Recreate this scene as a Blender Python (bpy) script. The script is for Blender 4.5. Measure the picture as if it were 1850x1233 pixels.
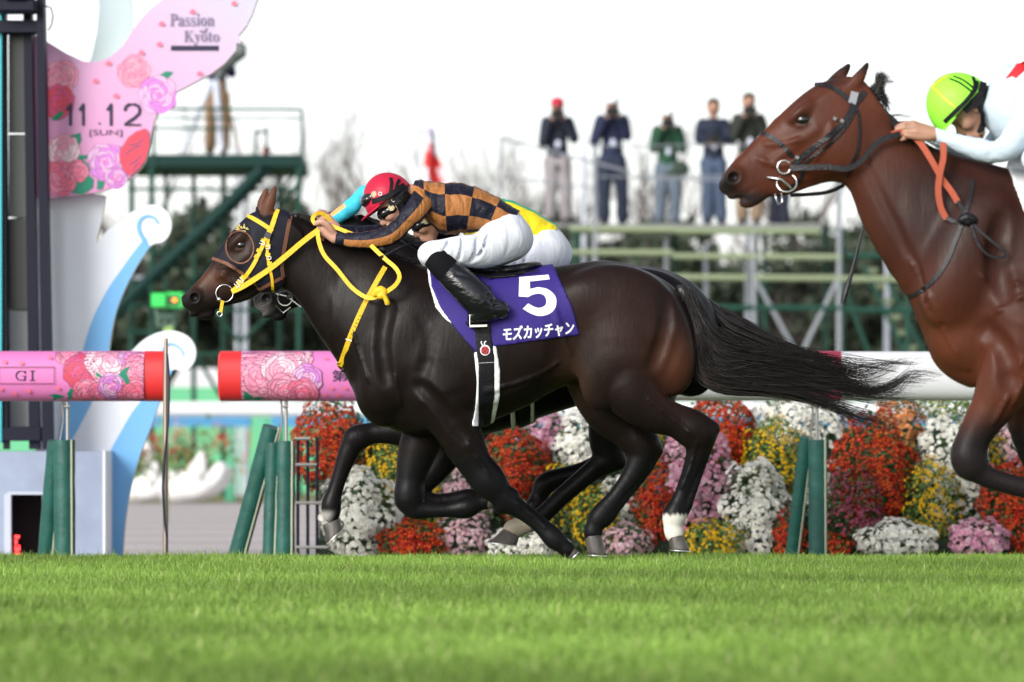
import bpy, bmesh, math, random
import numpy as np
from mathutils import Vector, Matrix
from mathutils.bvhtree import BVHTree
R = math.radians
for o in list(bpy.data.objects): bpy.data.objects.remove(o)
SC = bpy.context.scene
COL = SC.collection
# ---------------- camera, world, sun, exposure ----------------
F, CX, HY, CH = 8040.0, 925.0, 780.0, 0.72        # focal length and horizon in photo pixels, camera height
cam = bpy.data.objects.new('camera', bpy.data.cameras.new('camera')); COL.objects.link(cam)
cam.location = (0, 0, CH); cam.rotation_euler = (R(90), 0, 0)
cam.data.lens = F/1850*36; cam.data.sensor_width = 36
cam.data.shift_y = (HY-616.5)/1850
cam.data.clip_end = 3000; cam.data.clip_start = 0.5
cam.data.dof.use_dof = True; cam.data.dof.focus_distance = 23.2; cam.data.dof.aperture_fstop = 2.4
SC.camera = cam
SUN_EL, SUN_AZ = R(26), R(215)
w = bpy.data.worlds.new('World'); SC.world = w; w.use_nodes = True
nt = w.node_tree; bg = nt.nodes['Background']
sky = nt.nodes.new('ShaderNodeTexSky'); sky.sky_type = 'NISHITA'; sky.sun_disc = False
sky.sun_elevation = SUN_EL; sky.sun_rotation = SUN_AZ; sky.dust_density = 1.5; sky.air_density = 1.0
bwn = nt.nodes.new('ShaderNodeRGBToBW'); mxs = nt.nodes.new('ShaderNodeMix'); mxs.data_type = 'RGBA'
mxs.inputs['Factor'].default_value = 0.8
nt.links.new(sky.outputs[0], bwn.inputs[0]); nt.links.new(sky.outputs[0], mxs.inputs['A']); nt.links.new(bwn.outputs[0], mxs.inputs['B'])
nt.links.new(mxs.outputs['Result'], bg.inputs['Color']); bg.inputs['Strength'].default_value = 0.15
sl = bpy.data.lights.new('sun', 'SUN'); sl.energy = 1.5; sl.angle = R(24); sl.color = (1, .95, .88)
sun = bpy.data.objects.new('sun', sl); COL.objects.link(sun)
sd = Vector((-math.sin(R(35))*math.cos(SUN_EL), -math.cos(R(35))*math.cos(SUN_EL), math.sin(SUN_EL)))
sun.rotation_euler = sd.to_track_quat('Z', 'Y').to_euler(); sun.location = (-8, -8, 12)
SC.view_settings.view_transform = 'Standard'; SC.view_settings.look = 'None'
SC.view_settings.exposure = 0.85; SC.view_settings.gamma = 1
SC.render.engine = 'CYCLES'; SC.cycles.max_bounces = 6; SC.cycles.transparent_max_bounces = 8

def W(px, py, Y):                                   # photo pixel at real distance Y -> world metres
    return Vector(((px-CX)*Y/F, Y, CH-(py-HY)*Y/F))
# ---------------- materials ----------------
MATS = {}
def mat(name, col=(.5,.5,.5), rough=.6, metal=0, spec=.5, noise=0, nscale=8, bump=0, bscale=60, attr=None, sheen=0, coat=0, trans=0, emit=None, stretch=None, aniso=0):
    if name in MATS: return MATS[name]
    m = bpy.data.materials.new(name); m.use_nodes = True; MATS[name] = m
    n = m.node_tree.nodes; l = m.node_tree.links; b = n['Principled BSDF']
    b.inputs['Base Color'].default_value = (*col, 1); b.inputs['Roughness'].default_value = rough
    b.inputs['Metallic'].default_value = metal; b.inputs['Specular IOR Level'].default_value = spec
    if sheen: b.inputs['Sheen Weight'].default_value = sheen
    if coat: b.inputs['Coat Weight'].default_value = coat; b.inputs['Coat Roughness'].default_value = .15
    src = None
    if attr:
        a = n.new('ShaderNodeAttribute'); a.attribute_name = attr; src = a.outputs['Color']
    tc = n.new('ShaderNodeTexCoord'); vec = tc.outputs['Object']
    if stretch:
        mp = n.new('ShaderNodeMapping'); mp.inputs['Scale'].default_value = stretch; l.new(vec, mp.inputs['Vector']); vec = mp.outputs[0]
    if noise:
        t = n.new('ShaderNodeTexNoise'); t.inputs['Scale'].default_value = nscale; t.inputs['Detail'].default_value = 5
        l.new(vec, t.inputs['Vector'])
        mr = n.new('ShaderNodeMapRange'); mr.inputs[1].default_value = .25; mr.inputs[2].default_value = .75
        mr.inputs[3].default_value = 1-noise; mr.inputs[4].default_value = 1+noise; l.new(t.outputs[0], mr.inputs[0])
        mx = n.new('ShaderNodeVectorMath'); mx.operation = 'SCALE'; l.new(mr.outputs[0], mx.inputs['Scale'])
        if src: l.new(src, mx.inputs[0])
        else: mx.inputs[0].default_value = col
        src = mx.outputs[0]
    if src: l.new(src, b.inputs['Base Color'])
    if bump:
        t = n.new('ShaderNodeTexNoise'); t.inputs['Scale'].default_value = bscale; t.inputs['Detail'].default_value = 4
        l.new(vec, t.inputs['Vector'])
        bp = n.new('ShaderNodeBump'); bp.inputs['Strength'].default_value = bump; bp.inputs['Distance'].default_value = .01
        l.new(t.outputs[0], bp.inputs['Height']); l.new(bp.outputs[0], b.inputs['Normal'])
    if emit:
        b.inputs['Emission Color'].default_value = (*emit[0], 1); b.inputs['Emission Strength'].default_value = emit[1]
    if trans: b.inputs['Transmission Weight'].default_value = trans
    return m
# ---------------- scene objects ----------------
def empty(name, loc=(0,0,0), rz=0):
    o = bpy.data.objects.new(name, None); COL.objects.link(o); o.location = loc; o.rotation_euler = (0,0,rz); o.empty_display_size = .1
    return o
def tag(o, label=None, cat=None, group=None, kind=None):
    if label: o['label'] = label
    if cat: o['category'] = cat
    if group: o['group'] = group
    if kind: o['kind'] = kind
    return o
def mkmesh(name, V, Fc, m=None, parent=None, smooth=True, col=None, fcol=None, uv=None, mi=None):
    V = np.asarray(V, float)
    if parent is not None:                           # vertices are given in world space; store relative to the parent
        M = Matrix.LocRotScale(parent.location, parent.rotation_euler, parent.scale).inverted()
        if parent.parent is not None:
            pp = parent.parent; M = M @ Matrix.LocRotScale(pp.location, pp.rotation_euler, pp.scale).inverted()
        A = np.array(M); V = V @ A[:3,:3].T + A[:3,3]
    me = bpy.data.meshes.new(name)
    me.from_pydata(V.tolist(), [], Fc.tolist() if isinstance(Fc, np.ndarray) else Fc)
    if isinstance(m, (list, tuple)):
        for k in m: me.materials.append(k)
    elif m: me.materials.append(m)
    if mi is not None: me.polygons.foreach_set('material_index', np.asarray(mi, np.int32))
    if smooth: me.polygons.foreach_set('use_smooth', np.ones(len(me.polygons), bool))
    if col is not None:
        a = me.color_attributes.new('Col', 'FLOAT_COLOR', 'POINT')
        c = np.ones((len(V), 4)); c[:, :3] = col; a.data.foreach_set('color', c.ravel())
    if uv is not None:                               # uv per vertex
        u = me.uv_layers.new(name='UVMap'); li = np.empty(len(me.loops), np.int32); me.loops.foreach_get('vertex_index', li)
        u.data.foreach_set('uv', np.asarray(uv, float)[li].ravel())
    me.update()
    o = bpy.data.objects.new(name, me); COL.objects.link(o)
    if parent is not None: o.parent = parent
    return o
def copytree(o, parent=None):
    c = o.copy(); COL.objects.link(c)
    if parent: c.parent = parent
    for ch in [x for x in bpy.data.objects if x.parent == o]:
        copytree(ch, c)
    return c
class MB:                                            # mesh collector in world metres
    def __init__(s): s.v = []; s.f = []; s.m = []; s.c = None
    def add(s, V, Fc, mi=0):
        n = len(s.v); s.v += [tuple(p) for p in V]; s.f += [tuple(i+n for i in f) for f in Fc]; s.m += [mi]*len(Fc)
    def box(s, x0,x1,y0,y1,z0,z1, mi=0, bev=0):
        if bev:
            b = bev; P = []
            for sx, X, Xi in ((-1,x0,x0+b),(1,x1,x1-b)):
                for Yv, Yi in ((y0,y0+b),(y1,y1-b)):
                    for Z, Zi in ((z0,z0+b),(z1,z1-b)):
                        P += [(X,Yi,Zi),(Xi,Yv,Zi),(Xi,Yi,Z)]
            bm = bmesh.new(); [bm.verts.new(p) for p in P]; bmesh.ops.convex_hull(bm, input=bm.verts)
            bm.verts.index_update(); s.add([v.co for v in bm.verts], [[v.index for v in f.verts] for f in bm.faces], mi); bm.free(); return
        V = [(x,y,z) for x in (x0,x1) for y in (y0,y1) for z in (z0,z1)]
        s.add(V, [(0,1,3,2),(4,6,7,5),(0,4,5,1),(2,3,7,6),(0,2,6,4),(1,5,7,3)], mi)
    def tube(s, pts, r, n=8, mi=0, cap=True):
        pts = [Vector(p) for p in pts]; k = len(pts)
        rr = r if hasattr(r, '__len__') else [r]*k
        V = []; Fc = []; up = None
        for i, p in enumerate(pts):
            d = (pts[min(i+1,k-1)]-pts[max(i-1,0)]).normalized()
            if up is None: up = Vector((0,0,1)) if abs(d.z) < .9 else Vector((0,1,0))
            a = d.cross(up); a = a.normalized() if a.length > 1e-6 else Vector((1,0,0)); up = a.cross(d).normalized()
            for j in range(n):
                t = 2*math.pi*j/n; V.append(p+(a*math.cos(t)+up*math.sin(t))*rr[i])
        for i in range(k-1):
            for j in range(n): Fc.append((i*n+j, i*n+(j+1)%n, (i+1)*n+(j+1)%n, (i+1)*n+j))
        if cap: Fc += [tuple(range(n))[::-1], tuple((k-1)*n+j for j in range(n))]
        s.add(V, Fc, mi)
    def plate(s, poly, y0, y1, mi=0, mside=None):    # poly: (x,z) outline extruded in y
        from mathutils.geometry import tessellate_polygon
        n = len(poly); V = [(x,y0,z) for x,z in poly]+[(x,y1,z) for x,z in poly]
        T = tessellate_polygon([[Vector((x,z,0)) for x,z in poly]])
        s.add(V, [], mi); b = len(s.v)-2*n
        for t in T: s.f.append(tuple(b+i for i in t)); s.m.append(mi); s.f.append(tuple(b+n+i for i in t[::-1])); s.m.append(mi)
        for i in range(n): j = (i+1)%n; s.f.append((b+i,b+j,b+n+j,b+n+i)); s.m.append(mi if mside is None else mside)
    def build(s, name, m, parent=None, smooth=False):
        o = mkmesh(name, s.v, s.f, m, parent, smooth, mi=s.m if isinstance(m, (list,tuple)) else None)
        bm = bmesh.new(); bm.from_mesh(o.data); bmesh.ops.recalc_face_normals(bm, faces=bm.faces); bm.to_mesh(o.data); bm.free()
        if smooth:
            try: o.data.set_sharp_from_angle(angle=R(40))
            except Exception: pass
        return o
def spline(P, n):                                    # catmull-rom through points (any dimension), n samples per span
    P = np.asarray(P, float)
    Q = np.vstack([2*P[0]-P[1], P, 2*P[-1]-P[-2]]); out = []
    for i in range(1, len(Q)-2):
        t = np.linspace(0, 1, n, endpoint=False)[:, None]
        a, b, c, d = Q[i-1], Q[i], Q[i+1], Q[i+2]
        out.append(.5*((2*b)+(c-a)*t+(2*a-5*b+4*c-d)*t**2+(3*b-a-3*c+d)*t**3))
    out.append(P[-1:]); return np.vstack(out)
# ---------------- implicit volumes -> smooth meshes ----------------
def smin(a, b, k):
    if k <= 0: return np.minimum(a, b)
    h = np.maximum(k-np.abs(a-b), 0)/k
    return np.minimum(a, b)-h*h*k*.25
class Vol:                                           # axes: u right, v DOWN (photo direction), w away from viewer; any unit
    def __init__(s, lo, hi, cell):
        s.lo = np.array(lo, float); s.cell = cell
        s.n = np.ceil((np.array(hi)-s.lo)/cell).astype(int)+1
        s.ax = [s.lo[i]+np.arange(s.n[i])*cell for i in range(3)]
        s.d = np.full(s.n, 60.0, np.float32)
    def sub(s, lo, hi):
        i0 = np.clip(np.floor((np.array(lo)-s.lo)/s.cell).astype(int), 0, s.n-1)
        i1 = np.clip(np.ceil((np.array(hi)-s.lo)/s.cell).astype(int)+1, 1, s.n)
        return tuple(slice(a, b) for a, b in zip(i0, i1))
    def put(s, fn, lo, hi, k=0, op='add'):
        pad = k+3*s.cell; sl = s.sub(np.array(lo)-pad, np.array(hi)+pad)
        x, y, z = [s.ax[i][sl[i]] for i in range(3)]
        if min(len(x), len(y), len(z)) == 0: return
        d = fn(x[:,None,None], y[None,:,None], z[None,None,:]).astype(np.float32)
        if op == 'add': s.d[sl] = smin(s.d[sl], d, k)
        elif op == 'cut': s.d[sl] = -smin(-s.d[sl], d, k)
    def cone(s, a, b, ra, rb, k=6, op='add', sw=1.0):   # tapered capsule; sw>1 flattens it in w
        a = np.array(a, float); b = np.array(b, float); L = b-a; L2 = max((L[0]**2+L[1]**2+(L[2]*sw)**2), 1e-6)
        def fn(x, y, z):
            px, py, pz = x-a[0], y-a[1], (z-a[2])*sw
            t = np.clip((px*L[0]+py*L[1]+pz*L[2]*sw)/L2, 0, 1)
            return (np.sqrt((px-t*L[0])**2+(py-t*L[1])**2+(pz-t*L[2]*sw)**2)-(ra+(rb-ra)*t))/(sw**.5)
        r = max(ra, rb); s.put(fn, np.minimum(a, b)-r, np.maximum(a, b)+r, k, op)
    def chain(s, P, k=6, sw=1.0, n=4):                  # P rows (u,v,w,r)
        Q = spline(P, n)
        for i in range(len(Q)-1): s.cone(Q[i,:3], Q[i+1,:3], max(Q[i,3], .3), max(Q[i+1,3], .3), k if i in (0, len(Q)-2) else min(k, 3), sw=sw)
    def sw_(s, u, v, far=False):                      # surface height w above (u, v)
        i = int(round((u-s.lo[0])/s.cell)); j = int(round((v-s.lo[1])/s.cell)); q = s.d[min(max(i,0),s.n[0]-1), min(max(j,0),s.n[1]-1)]; k = np.flatnonzero(q < 0)
        return None if not len(k) else float(s.ax[2][k[-1] if far else k[0]])
    def vein(s, P, r=2.2, k=5, op='add', both=True):
        Q = spline(P, 5)
        for far in ((False, True) if both else (False,)):
            W_ = [s.sw_(a, b, far) for a, b in Q]
            for i in range(len(Q)-1):
                if W_[i] is None or W_[i+1] is None or abs(W_[i]-W_[i+1]) > 8: continue
                o = (1 if far else -1)*(r*.2 if op == 'add' else r*.92)
                s.cone((*Q[i], W_[i]+o), (*Q[i+1], W_[i+1]+o), r, r, k=k, op=op)
    def ell(s, c, r, ang=0, k=8, op='add', tilt=0):      # ellipsoid, ang rotates in the u-v plane (deg), tilt in u-w
        c = np.array(c, float); ca, sa = math.cos(R(ang)), math.sin(R(ang)); ct, st = math.cos(R(tilt)), math.sin(R(tilt))
        def fn(x, y, z):
            px, py, pz = x-c[0], y-c[1], z-c[2]
            qx = px*ca+py*sa; qy = -px*sa+py*ca; qx, qz = qx*ct+pz*st, -qx*st+pz*ct
            k0 = np.sqrt((qx/r[0])**2+(qy/r[1])**2+(qz/r[2])**2)
            k1 = np.sqrt((qx/r[0]**2)**2+(qy/r[1]**2)**2+(qz/r[2]**2)**2)+1e-6
            return k0*(k0-1)/k1
        m = max(r); s.put(fn, c-m, c+m, k, op)
    def spindle(s, p0, p1, top, bot, wid, k=12, e=2.0, wc=0.0, clip=None):
        # straight axis p0->p1; top / bot outlines as photo points; wid rows (fraction, half width[, centre w])
        p0 = np.array(p0, float); p1 = np.array(p1, float); L = np.linalg.norm(p1-p0); D = (p1-p0)/L; N = np.array((D[1], -D[0]))
        def prof(P):
            Q = spline(P, 6)-p0; a = Q@D; t = Q@N; o = np.argsort(a); return a[o], t[o]
        ta, tt = prof(top); ba, bt = prof(bot)
        if tt.mean() < bt.mean(): ta, tt, ba, bt = ba, bt, ta, tt
        Wd = spline([(r+(wc,))[:3] if len(r) == 2 else r for r in wid], 6)
        smn, smx = (min(ta[0], ba[0]), max(ta[-1], ba[-1])) if not clip else clip
        def fn(x, y, z):
            px, py = x-p0[0], y-p0[1]; a = px*D[0]+py*D[1]; t = px*N[0]+py*N[1]
            ac = np.clip(a, smn, smx); hi = np.interp(ac, ta, tt); lo = np.interp(ac, ba, bt)
            wd = np.interp(ac/L, Wd[:,0], Wd[:,1]); wcc = np.interp(ac/L, Wd[:,0], Wd[:,2])
            r = np.maximum((hi-lo)/2, .5); c = (hi+lo)/2; wd = np.maximum(wd, .5)
            q = (np.abs((t-c)/r)**e+np.abs((z-wcc)/wd)**e)**(1/e)
            dd = (q-1)*np.minimum(r, wd); ds = np.abs(a-ac)
            return np.where(ds > 0, np.sqrt(np.maximum(dd, 0)**2+ds**2)+np.minimum(dd, 0)*0, dd)
        P = np.array(list(top)+list(bot), float); mw = Wd[:,1].max()+abs(Wd[:,2]).max()
        s.put(fn, (P[:,0].min(), P[:,1].min(), -mw), (P[:,0].max(), P[:,1].max(), mw), k)
    def poly2d(s, poly, sl):                          # signed distance of the u-v polygon on the sub grid
        x = s.ax[0][sl[0]][:,None]; y = s.ax[1][sl[1]][None,:]; P = np.asarray(poly, float); n = len(P)
        d = np.full((x.shape[0], y.shape[1]), 1e9); ins = np.zeros(d.shape, bool)
        for i in range(n):
            a, b = P[i], P[(i+1)%n]; e = b-a; q = e@e+1e-9
            t = np.clip(((x-a[0])*e[0]+(y-a[1])*e[1])/q, 0, 1)
            d = np.minimum(d, (x-a[0]-t*e[0])**2+(y-a[1]-t*e[1])**2)
            c = ((a[1] > y) != (b[1] > y)) & (x < (b[0]-a[0])*(y-a[1])/(b[1]-a[1]+1e-12)+a[0]); ins ^= c
        return np.where(ins, -1, 1)*np.sqrt(d)
    def shell(s, poly, off, near=None, holes=(), inner=None):      # the body inflated by off, kept only inside the polygon prism
        P = np.asarray(poly, float); c = s.cell*3
        sl = s.sub((P[:,0].min()-c, P[:,1].min()-c, s.lo[2]), (P[:,0].max()+c, P[:,1].max()+c, 1e4))
        d2 = s.poly2d(poly, sl)
        for h in holes: d2 = np.maximum(d2, -s.poly2d(h, sl))
        v = Vol.__new__(Vol); v.lo = np.array([s.ax[i][sl[i]][0] for i in range(3)]); v.cell = s.cell
        v.ax = [s.ax[i][sl[i]] for i in range(3)]; v.n = np.array([len(a) for a in v.ax])
        v.d = np.maximum(s.d[sl]-off, d2[:,:,None]).astype(np.float32)
        if inner is not None: v.d = np.maximum(v.d, -(s.d[sl]+inner))
        if near is not None: v.d = np.maximum(v.d, (v.ax[2]-near)[None,None,:])
        return v
    def mesh(s, smooth=1):
        d = s.d.copy()
        for ax in range(3):                          # close at the border
            for e in (0, -1):
                i = [slice(None)]*3; i[ax] = e; d[tuple(i)] = np.maximum(d[tuple(i)], .5)
        ins = d < 0; c = np.zeros(s.n-1, np.int8)
        for i in (0,1):
            for j in (0,1):
                for k in (0,1): c += ins[i:s.n[0]-1+i, j:s.n[1]-1+j, k:s.n[2]-1+k]
        act = (c > 0) & (c < 8); I = np.argwhere(act); idx = np.full(act.shape, -1, np.int64); idx[act] = np.arange(len(I))
        P = np.zeros((len(I), 3)); cnt = np.zeros(len(I))
        for ax in range(3):
            o1, o2 = [a for a in range(3) if a != ax]
            for a in (0,1):
                for b in (0,1):
                    A = I.copy(); A[:,o1] += a; A[:,o2] += b; B = A.copy(); B[:,ax] += 1
                    da = d[A[:,0],A[:,1],A[:,2]]; db = d[B[:,0],B[:,1],B[:,2]]; m = (da < 0) != (db < 0)
                    t = np.where(m, da/np.where(m, da-db, 1), 0); q = A.astype(float); q[:,ax] += t
                    P[m] += q[m]; cnt[m] += 1
        P /= np.maximum(cnt, 1)[:,None]; P = s.lo+P*s.cell; Fs = []
        for ax in range(3):
            o1, o2 = [(1,2),(2,0),(0,1)][ax]
            a = [slice(None)]*3; b = [slice(None)]*3; a[ax] = slice(0,-1); b[ax] = slice(1,None)
            E = ins[tuple(a)] != ins[tuple(b)]; st = ins[tuple(a)]
            J = np.argwhere(E); J = J[(J[:,o1] > 0) & (J[:,o2] > 0) & (J[:,o1] < s.n[o1]-1) & (J[:,o2] < s.n[o2]-1)]
            if not len(J): continue
            def g(x, y):
                K = J.copy(); K[:,o1] -= x; K[:,o2] -= y; return idx[K[:,0],K[:,1],K[:,2]]
            q = np.stack([g(1,1), g(0,1), g(0,0), g(1,0)], 1); fl = ~st[J[:,0],J[:,1],J[:,2]]
            q[fl] = q[fl][:, ::-1]; Fs.append(q)
        Fc = np.vstack(Fs)
        for _ in range(smooth):                      # light laplacian
            acc = np.zeros_like(P); n = np.zeros(len(P))
            for a, b in ((0,1),(1,2),(2,3),(3,0)):
                np.add.at(acc, Fc[:,a], P[Fc[:,b]]); np.add.at(n, Fc[:,a], 1)
                np.add.at(acc, Fc[:,b], P[Fc[:,a]]); np.add.at(n, Fc[:,b], 1)
            P = P*.5+.5*acc/np.maximum(n, 1)[:,None]
        return P, Fc
class Frame:                                         # photo-pixel local frame of a creature standing at distance Y0
    def __init__(s, Y0, k=None): s.Y0 = Y0; s.s = k or Y0/F
    def w(s, P):
        P = np.asarray(P, float); return np.stack([(P[...,0]-CX)*s.Y0/F, s.Y0+P[...,2]*s.s, CH-(P[...,1]-HY)*s.Y0/F], -1)
    def obj(s, name, P, Fc, m, parent=None, **kw):
        Fc = np.asarray(Fc)[:, ::-1] if isinstance(Fc, np.ndarray) else [tuple(f)[::-1] for f in Fc]
        return mkmesh(name, s.w(P), Fc, m, parent, **kw)
    def vol(s, name, v, m, parent=None, smooth=1, colf=None, **kw):
        P, Fc = v.mesh(smooth); o = s.obj(name, P, Fc, m, parent, col=colf(P) if colf else None, **kw); return o, P, Fc
class Surf:                                          # first surface met from the viewer's side (or far side)
    def __init__(s, P, Fc): s.b = BVHTree.FromPolygons(P.tolist(), Fc.tolist())
    def w(s, u, v, far=False, default=0):
        h = s.b.ray_cast(Vector((u, v, 900 if far else -900)), Vector((0,0,-1 if far else 1)))
        return h[0].z if h[0] else default
def ribbon(P, width, th=.8, side=None):              # P (n,3) local; flat strap; side: list of vectors across
    P = np.asarray(P, float); n = len(P); wd = width if hasattr(width, '__len__') else [width]*n; V = []; Fc = []
    for i in range(n):
        d = P[min(i+1,n-1)]-P[max(i-1,0)]; d /= np.linalg.norm(d)+1e-9
        if side is None: sv = np.array((-d[1], d[0], 0)); sv /= np.linalg.norm(sv)+1e-9
        else: sv = np.array(side[i]); sv = sv/np.linalg.norm(sv)
        nn = np.cross(d, sv); nn /= np.linalg.norm(nn)+1e-9
        if nn[2] > 0: nn = -nn
        for a, b in ((-.5,0),(.5,0),(.5,1),(-.5,1)): V.append(P[i]+sv*a*wd[i]+nn*th*b)
    for i in range(n-1):
        for j in range(4): Fc.append((i*4+j, i*4+(j+1)%4, (i+1)*4+(j+1)%4, (i+1)*4+j))
    Fc += [(3,2,1,0), tuple((n-1)*4+j for j in range(4))]
    return np.array(V), Fc
def strap(surf, pts, width, lift=.6, th=1.0, n=6, dflt=0):   # strap laid on a surface along u-v points
    Q = spline(pts, n); k = len(Q); P = []; S = []
    for i in range(k):
        d = Q[min(i+1,k-1)][:2]-Q[max(i-1,0)][:2]; d /= np.linalg.norm(d)+1e-9; nr = np.array((-d[1], d[0])); h = width*.45
        if len(Q[i]) > 2 and not np.isnan(Q[i][2]): c = Q[i][2]; a = b = c
        else:
            c = surf.w(*Q[i][:2], default=dflt); a = surf.w(*(Q[i][:2]-nr*h), default=c); b = surf.w(*(Q[i][:2]+nr*h), default=c)
            if abs(a-c) > h*2: a = c
            if abs(b-c) > h*2: b = c
            c = min(c, (a+b)/2)
        P.append((Q[i][0], Q[i][1], c-lift)); S.append((nr[0]*2*h, nr[1]*2*h, b-a))
    return ribbon(P, width, th, S)
def merge(parts):
    V = []; Fc = []; n = 0
    for a, f in parts: V.append(np.asarray(a)); Fc += [tuple(int(i)+n for i in q) for q in f]; n += len(a)
    return np.vstack(V), Fc
def tubeL(P, r, n=8):                                # tube in local coords -> (V, F)
    m = MB(); m.tube([tuple(p) for p in P], r, n); return np.array(m.v), m.f
def ringL(c, R1, r, n=28, m=6, nrm=(0,0,1)):
    t = np.linspace(0, 2*math.pi, n, endpoint=False); nrm = Vector(nrm).normalized(); a = nrm.orthogonal().normalized(); b = nrm.cross(a)
    V = []; Fc = []
    for i in range(n):
        e = a*math.cos(t[i])+b*math.sin(t[i])
        for j in range(m):
            q = 2*math.pi*j/m; V.append(np.array(c)+np.array(e*(R1+r*math.cos(q))+nrm*r*math.sin(q)))
    for i in range(n):
        for j in range(m): Fc.append((i*m+j, i*m+(j+1)%m, ((i+1)%n)*m+(j+1)%m, ((i+1)%n)*m+j))
    return np.array(V), Fc
def boxL(c, hx, hy, hz, ang=0):
    m = MB(); m.box(-hx,hx,-hy,hy,-hz,hz, bev=min(hx,hy,hz)*.3); ca, sa = math.cos(R(ang)), math.sin(R(ang))
    return np.array([(c[0]+x*ca-y*sa, c[1]+x*sa+y*ca, c[2]+z) for x,y,z in m.v]), m.f
def loft(sts, seg=24, n=5, e=2.0, cap=True, wr=0, seed=0):
    # stations (u,v,w, updir_u, updir_v, half-height, half-width) -> V, F, UV ; ring angle 0 = up direction, toward viewer at .25
    Q = spline(sts, n); V = []; Fc = []; UV = []; rnd = np.random.RandomState(seed); k = len(Q)
    ph = rnd.rand(6)*6.28
    s = 0
    for i in range(k):
        if i: s += np.linalg.norm(Q[i,:3]-Q[i-1,:3])
        u = Q[i,3:5]/(np.linalg.norm(Q[i,3:5])+1e-9)
        for j in range(seg+1):
            t = 2*math.pi*j/seg; c, sn = math.cos(t), math.sin(t)
            cc = abs(c)**(2/e)*(1 if c > 0 else -1); ss = abs(sn)**(2/e)*(1 if sn > 0 else -1)
            g = 1+wr*(math.sin(s*.33+3*t+ph[0])*.5+math.sin(s*.19-2*t+ph[1])*.5+math.sin(s*.61+5*t+ph[2])*.3)
            V.append((Q[i,0]+u[0]*cc*Q[i,5]*g, Q[i,1]+u[1]*cc*Q[i,5]*g, Q[i,2]-ss*Q[i,6]*g)); UV.append((j/seg, s))
    m = seg+1
    for i in range(k-1):
        for j in range(seg): Fc.append((i*m+j, i*m+j+1, (i+1)*m+j+1, (i+1)*m+j))
    if cap:
        for i0, rv in ((0, 1), (k-1, 0)):
            b = len(V); V.append(tuple(np.mean(V[i0*m:i0*m+seg], 0))); UV.append((0, UV[i0*m][1]))
            for j in range(seg):
                f = (i0*m+j, i0*m+j+1, b); Fc.append(f[::-1] if rv else f)
    return np.array(V), Fc, np.array(UV)
def strands(guides, N, r, seed=0, steps=14, jit=2.0, wspread=10, lenr=(.6,1), curl=3, clump=1):
    # guides: list of polylines (u,v,w); each hair blends between two neighbouring guides
    rnd = np.random.RandomState(seed); G = []
    for g in guides:
        q = spline(g, 6); L = np.r_[0, np.cumsum(np.linalg.norm(np.diff(q, axis=0), axis=1))]; L /= L[-1]
        t = np.linspace(0, 1, 40); G.append(np.stack([np.interp(t, L, q[:,i]) for i in range(3)], 1))
    G = np.array(G); V = []; Fc = []
    for i in range(N):
        if i % clump == 0: A0 = rnd.rand(); O0 = rnd.randn(3); C0 = rnd.randn(3); H0 = rnd.rand(4)*6.28; L0 = rnd.rand()
        a = np.clip(A0+(rnd.rand()-.5)*(.10 if clump > 1 else 0), 0, .9999)*(len(G)-1); k = min(int(a), len(G)-2); f = a-k; c = G[k]*(1-f)+G[k+1]*f
        ln = lenr[0]+(lenr[1]-lenr[0])*(L0 if clump == 1 else np.clip(L0+rnd.randn()*.12, 0, 1)); t = np.linspace(0, ln, steps); p = np.stack([np.interp(t*39, np.arange(40), c[:,j]) for j in range(3)], 1)
        ph = H0+(rnd.randn(4)*.25 if clump > 1 else 0); am = (C0+(rnd.randn(3)*.25 if clump > 1 else 0))*curl; o = O0*np.array((jit, jit, wspread))
        if clump > 1: p = p+(rnd.randn(3)*np.array((jit*.7, jit*.7, wspread*.5)))*(1-.75*t[:,None])
        p = p+o*(.35+.65*t[:,None])+np.stack([am[0]*np.sin(t*7+ph[0]), am[1]*np.sin(t*9+ph[1]), am[2]*np.sin(t*6+ph[2])], 1)*t[:,None]
        rr = r*(rnd.uniform(.6, 1.4))*(1-.8*(t/ln)**1.5); b = len(V)
        for q in range(steps):
            d = p[min(q+1,steps-1)]-p[max(q-1,0)]; d /= np.linalg.norm(d)+1e-9; s1 = np.array((-d[1], d[0], 0)); s1 /= np.linalg.norm(s1)+1e-9; s2 = np.cross(d, s1)
            for z in range(3):
                an = z*2.0944; V.append(p[q]+(s1*math.cos(an)+s2*math.sin(an))*rr[q])
        for q in range(steps-1):
            for z in range(3): Fc.append((b+q*3+z, b+q*3+(z+1)%3, b+q*3+3+(z+1)%3, b+q*3+3+z))
    return np.array(V), Fc
def sstep(a, b, x): t = np.clip((x-a)/(b-a), 0, 1); return t*t*(3-2*t)
def textmesh(txt, size, font=None, bold=0, ext=0):   # -> V (x,y), F of filled text, origin at its lower left
    cu = bpy.data.curves.new('txt', 'FONT'); cu.body = txt; cu.size = size; cu.offset = bold; cu.resolution_u = 6
    o = bpy.data.objects.new('txt', cu); COL.objects.link(o)
    dg = bpy.context.evaluated_depsgraph_get(); me = bpy.data.meshes.new_from_object(o.evaluated_get(dg))
    bm = bmesh.new(); bm.from_mesh(me); bmesh.ops.triangulate(bm, faces=bm.faces)
    V = np.array([v.co[:2] for v in bm.verts]); Fc = [tuple(v.index for v in f.verts) for f in bm.faces]
    bm.free(); bpy.data.objects.remove(o); bpy.data.curves.remove(cu); bpy.data.meshes.remove(me)
    V -= V.min(0); return V, Fc
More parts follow.
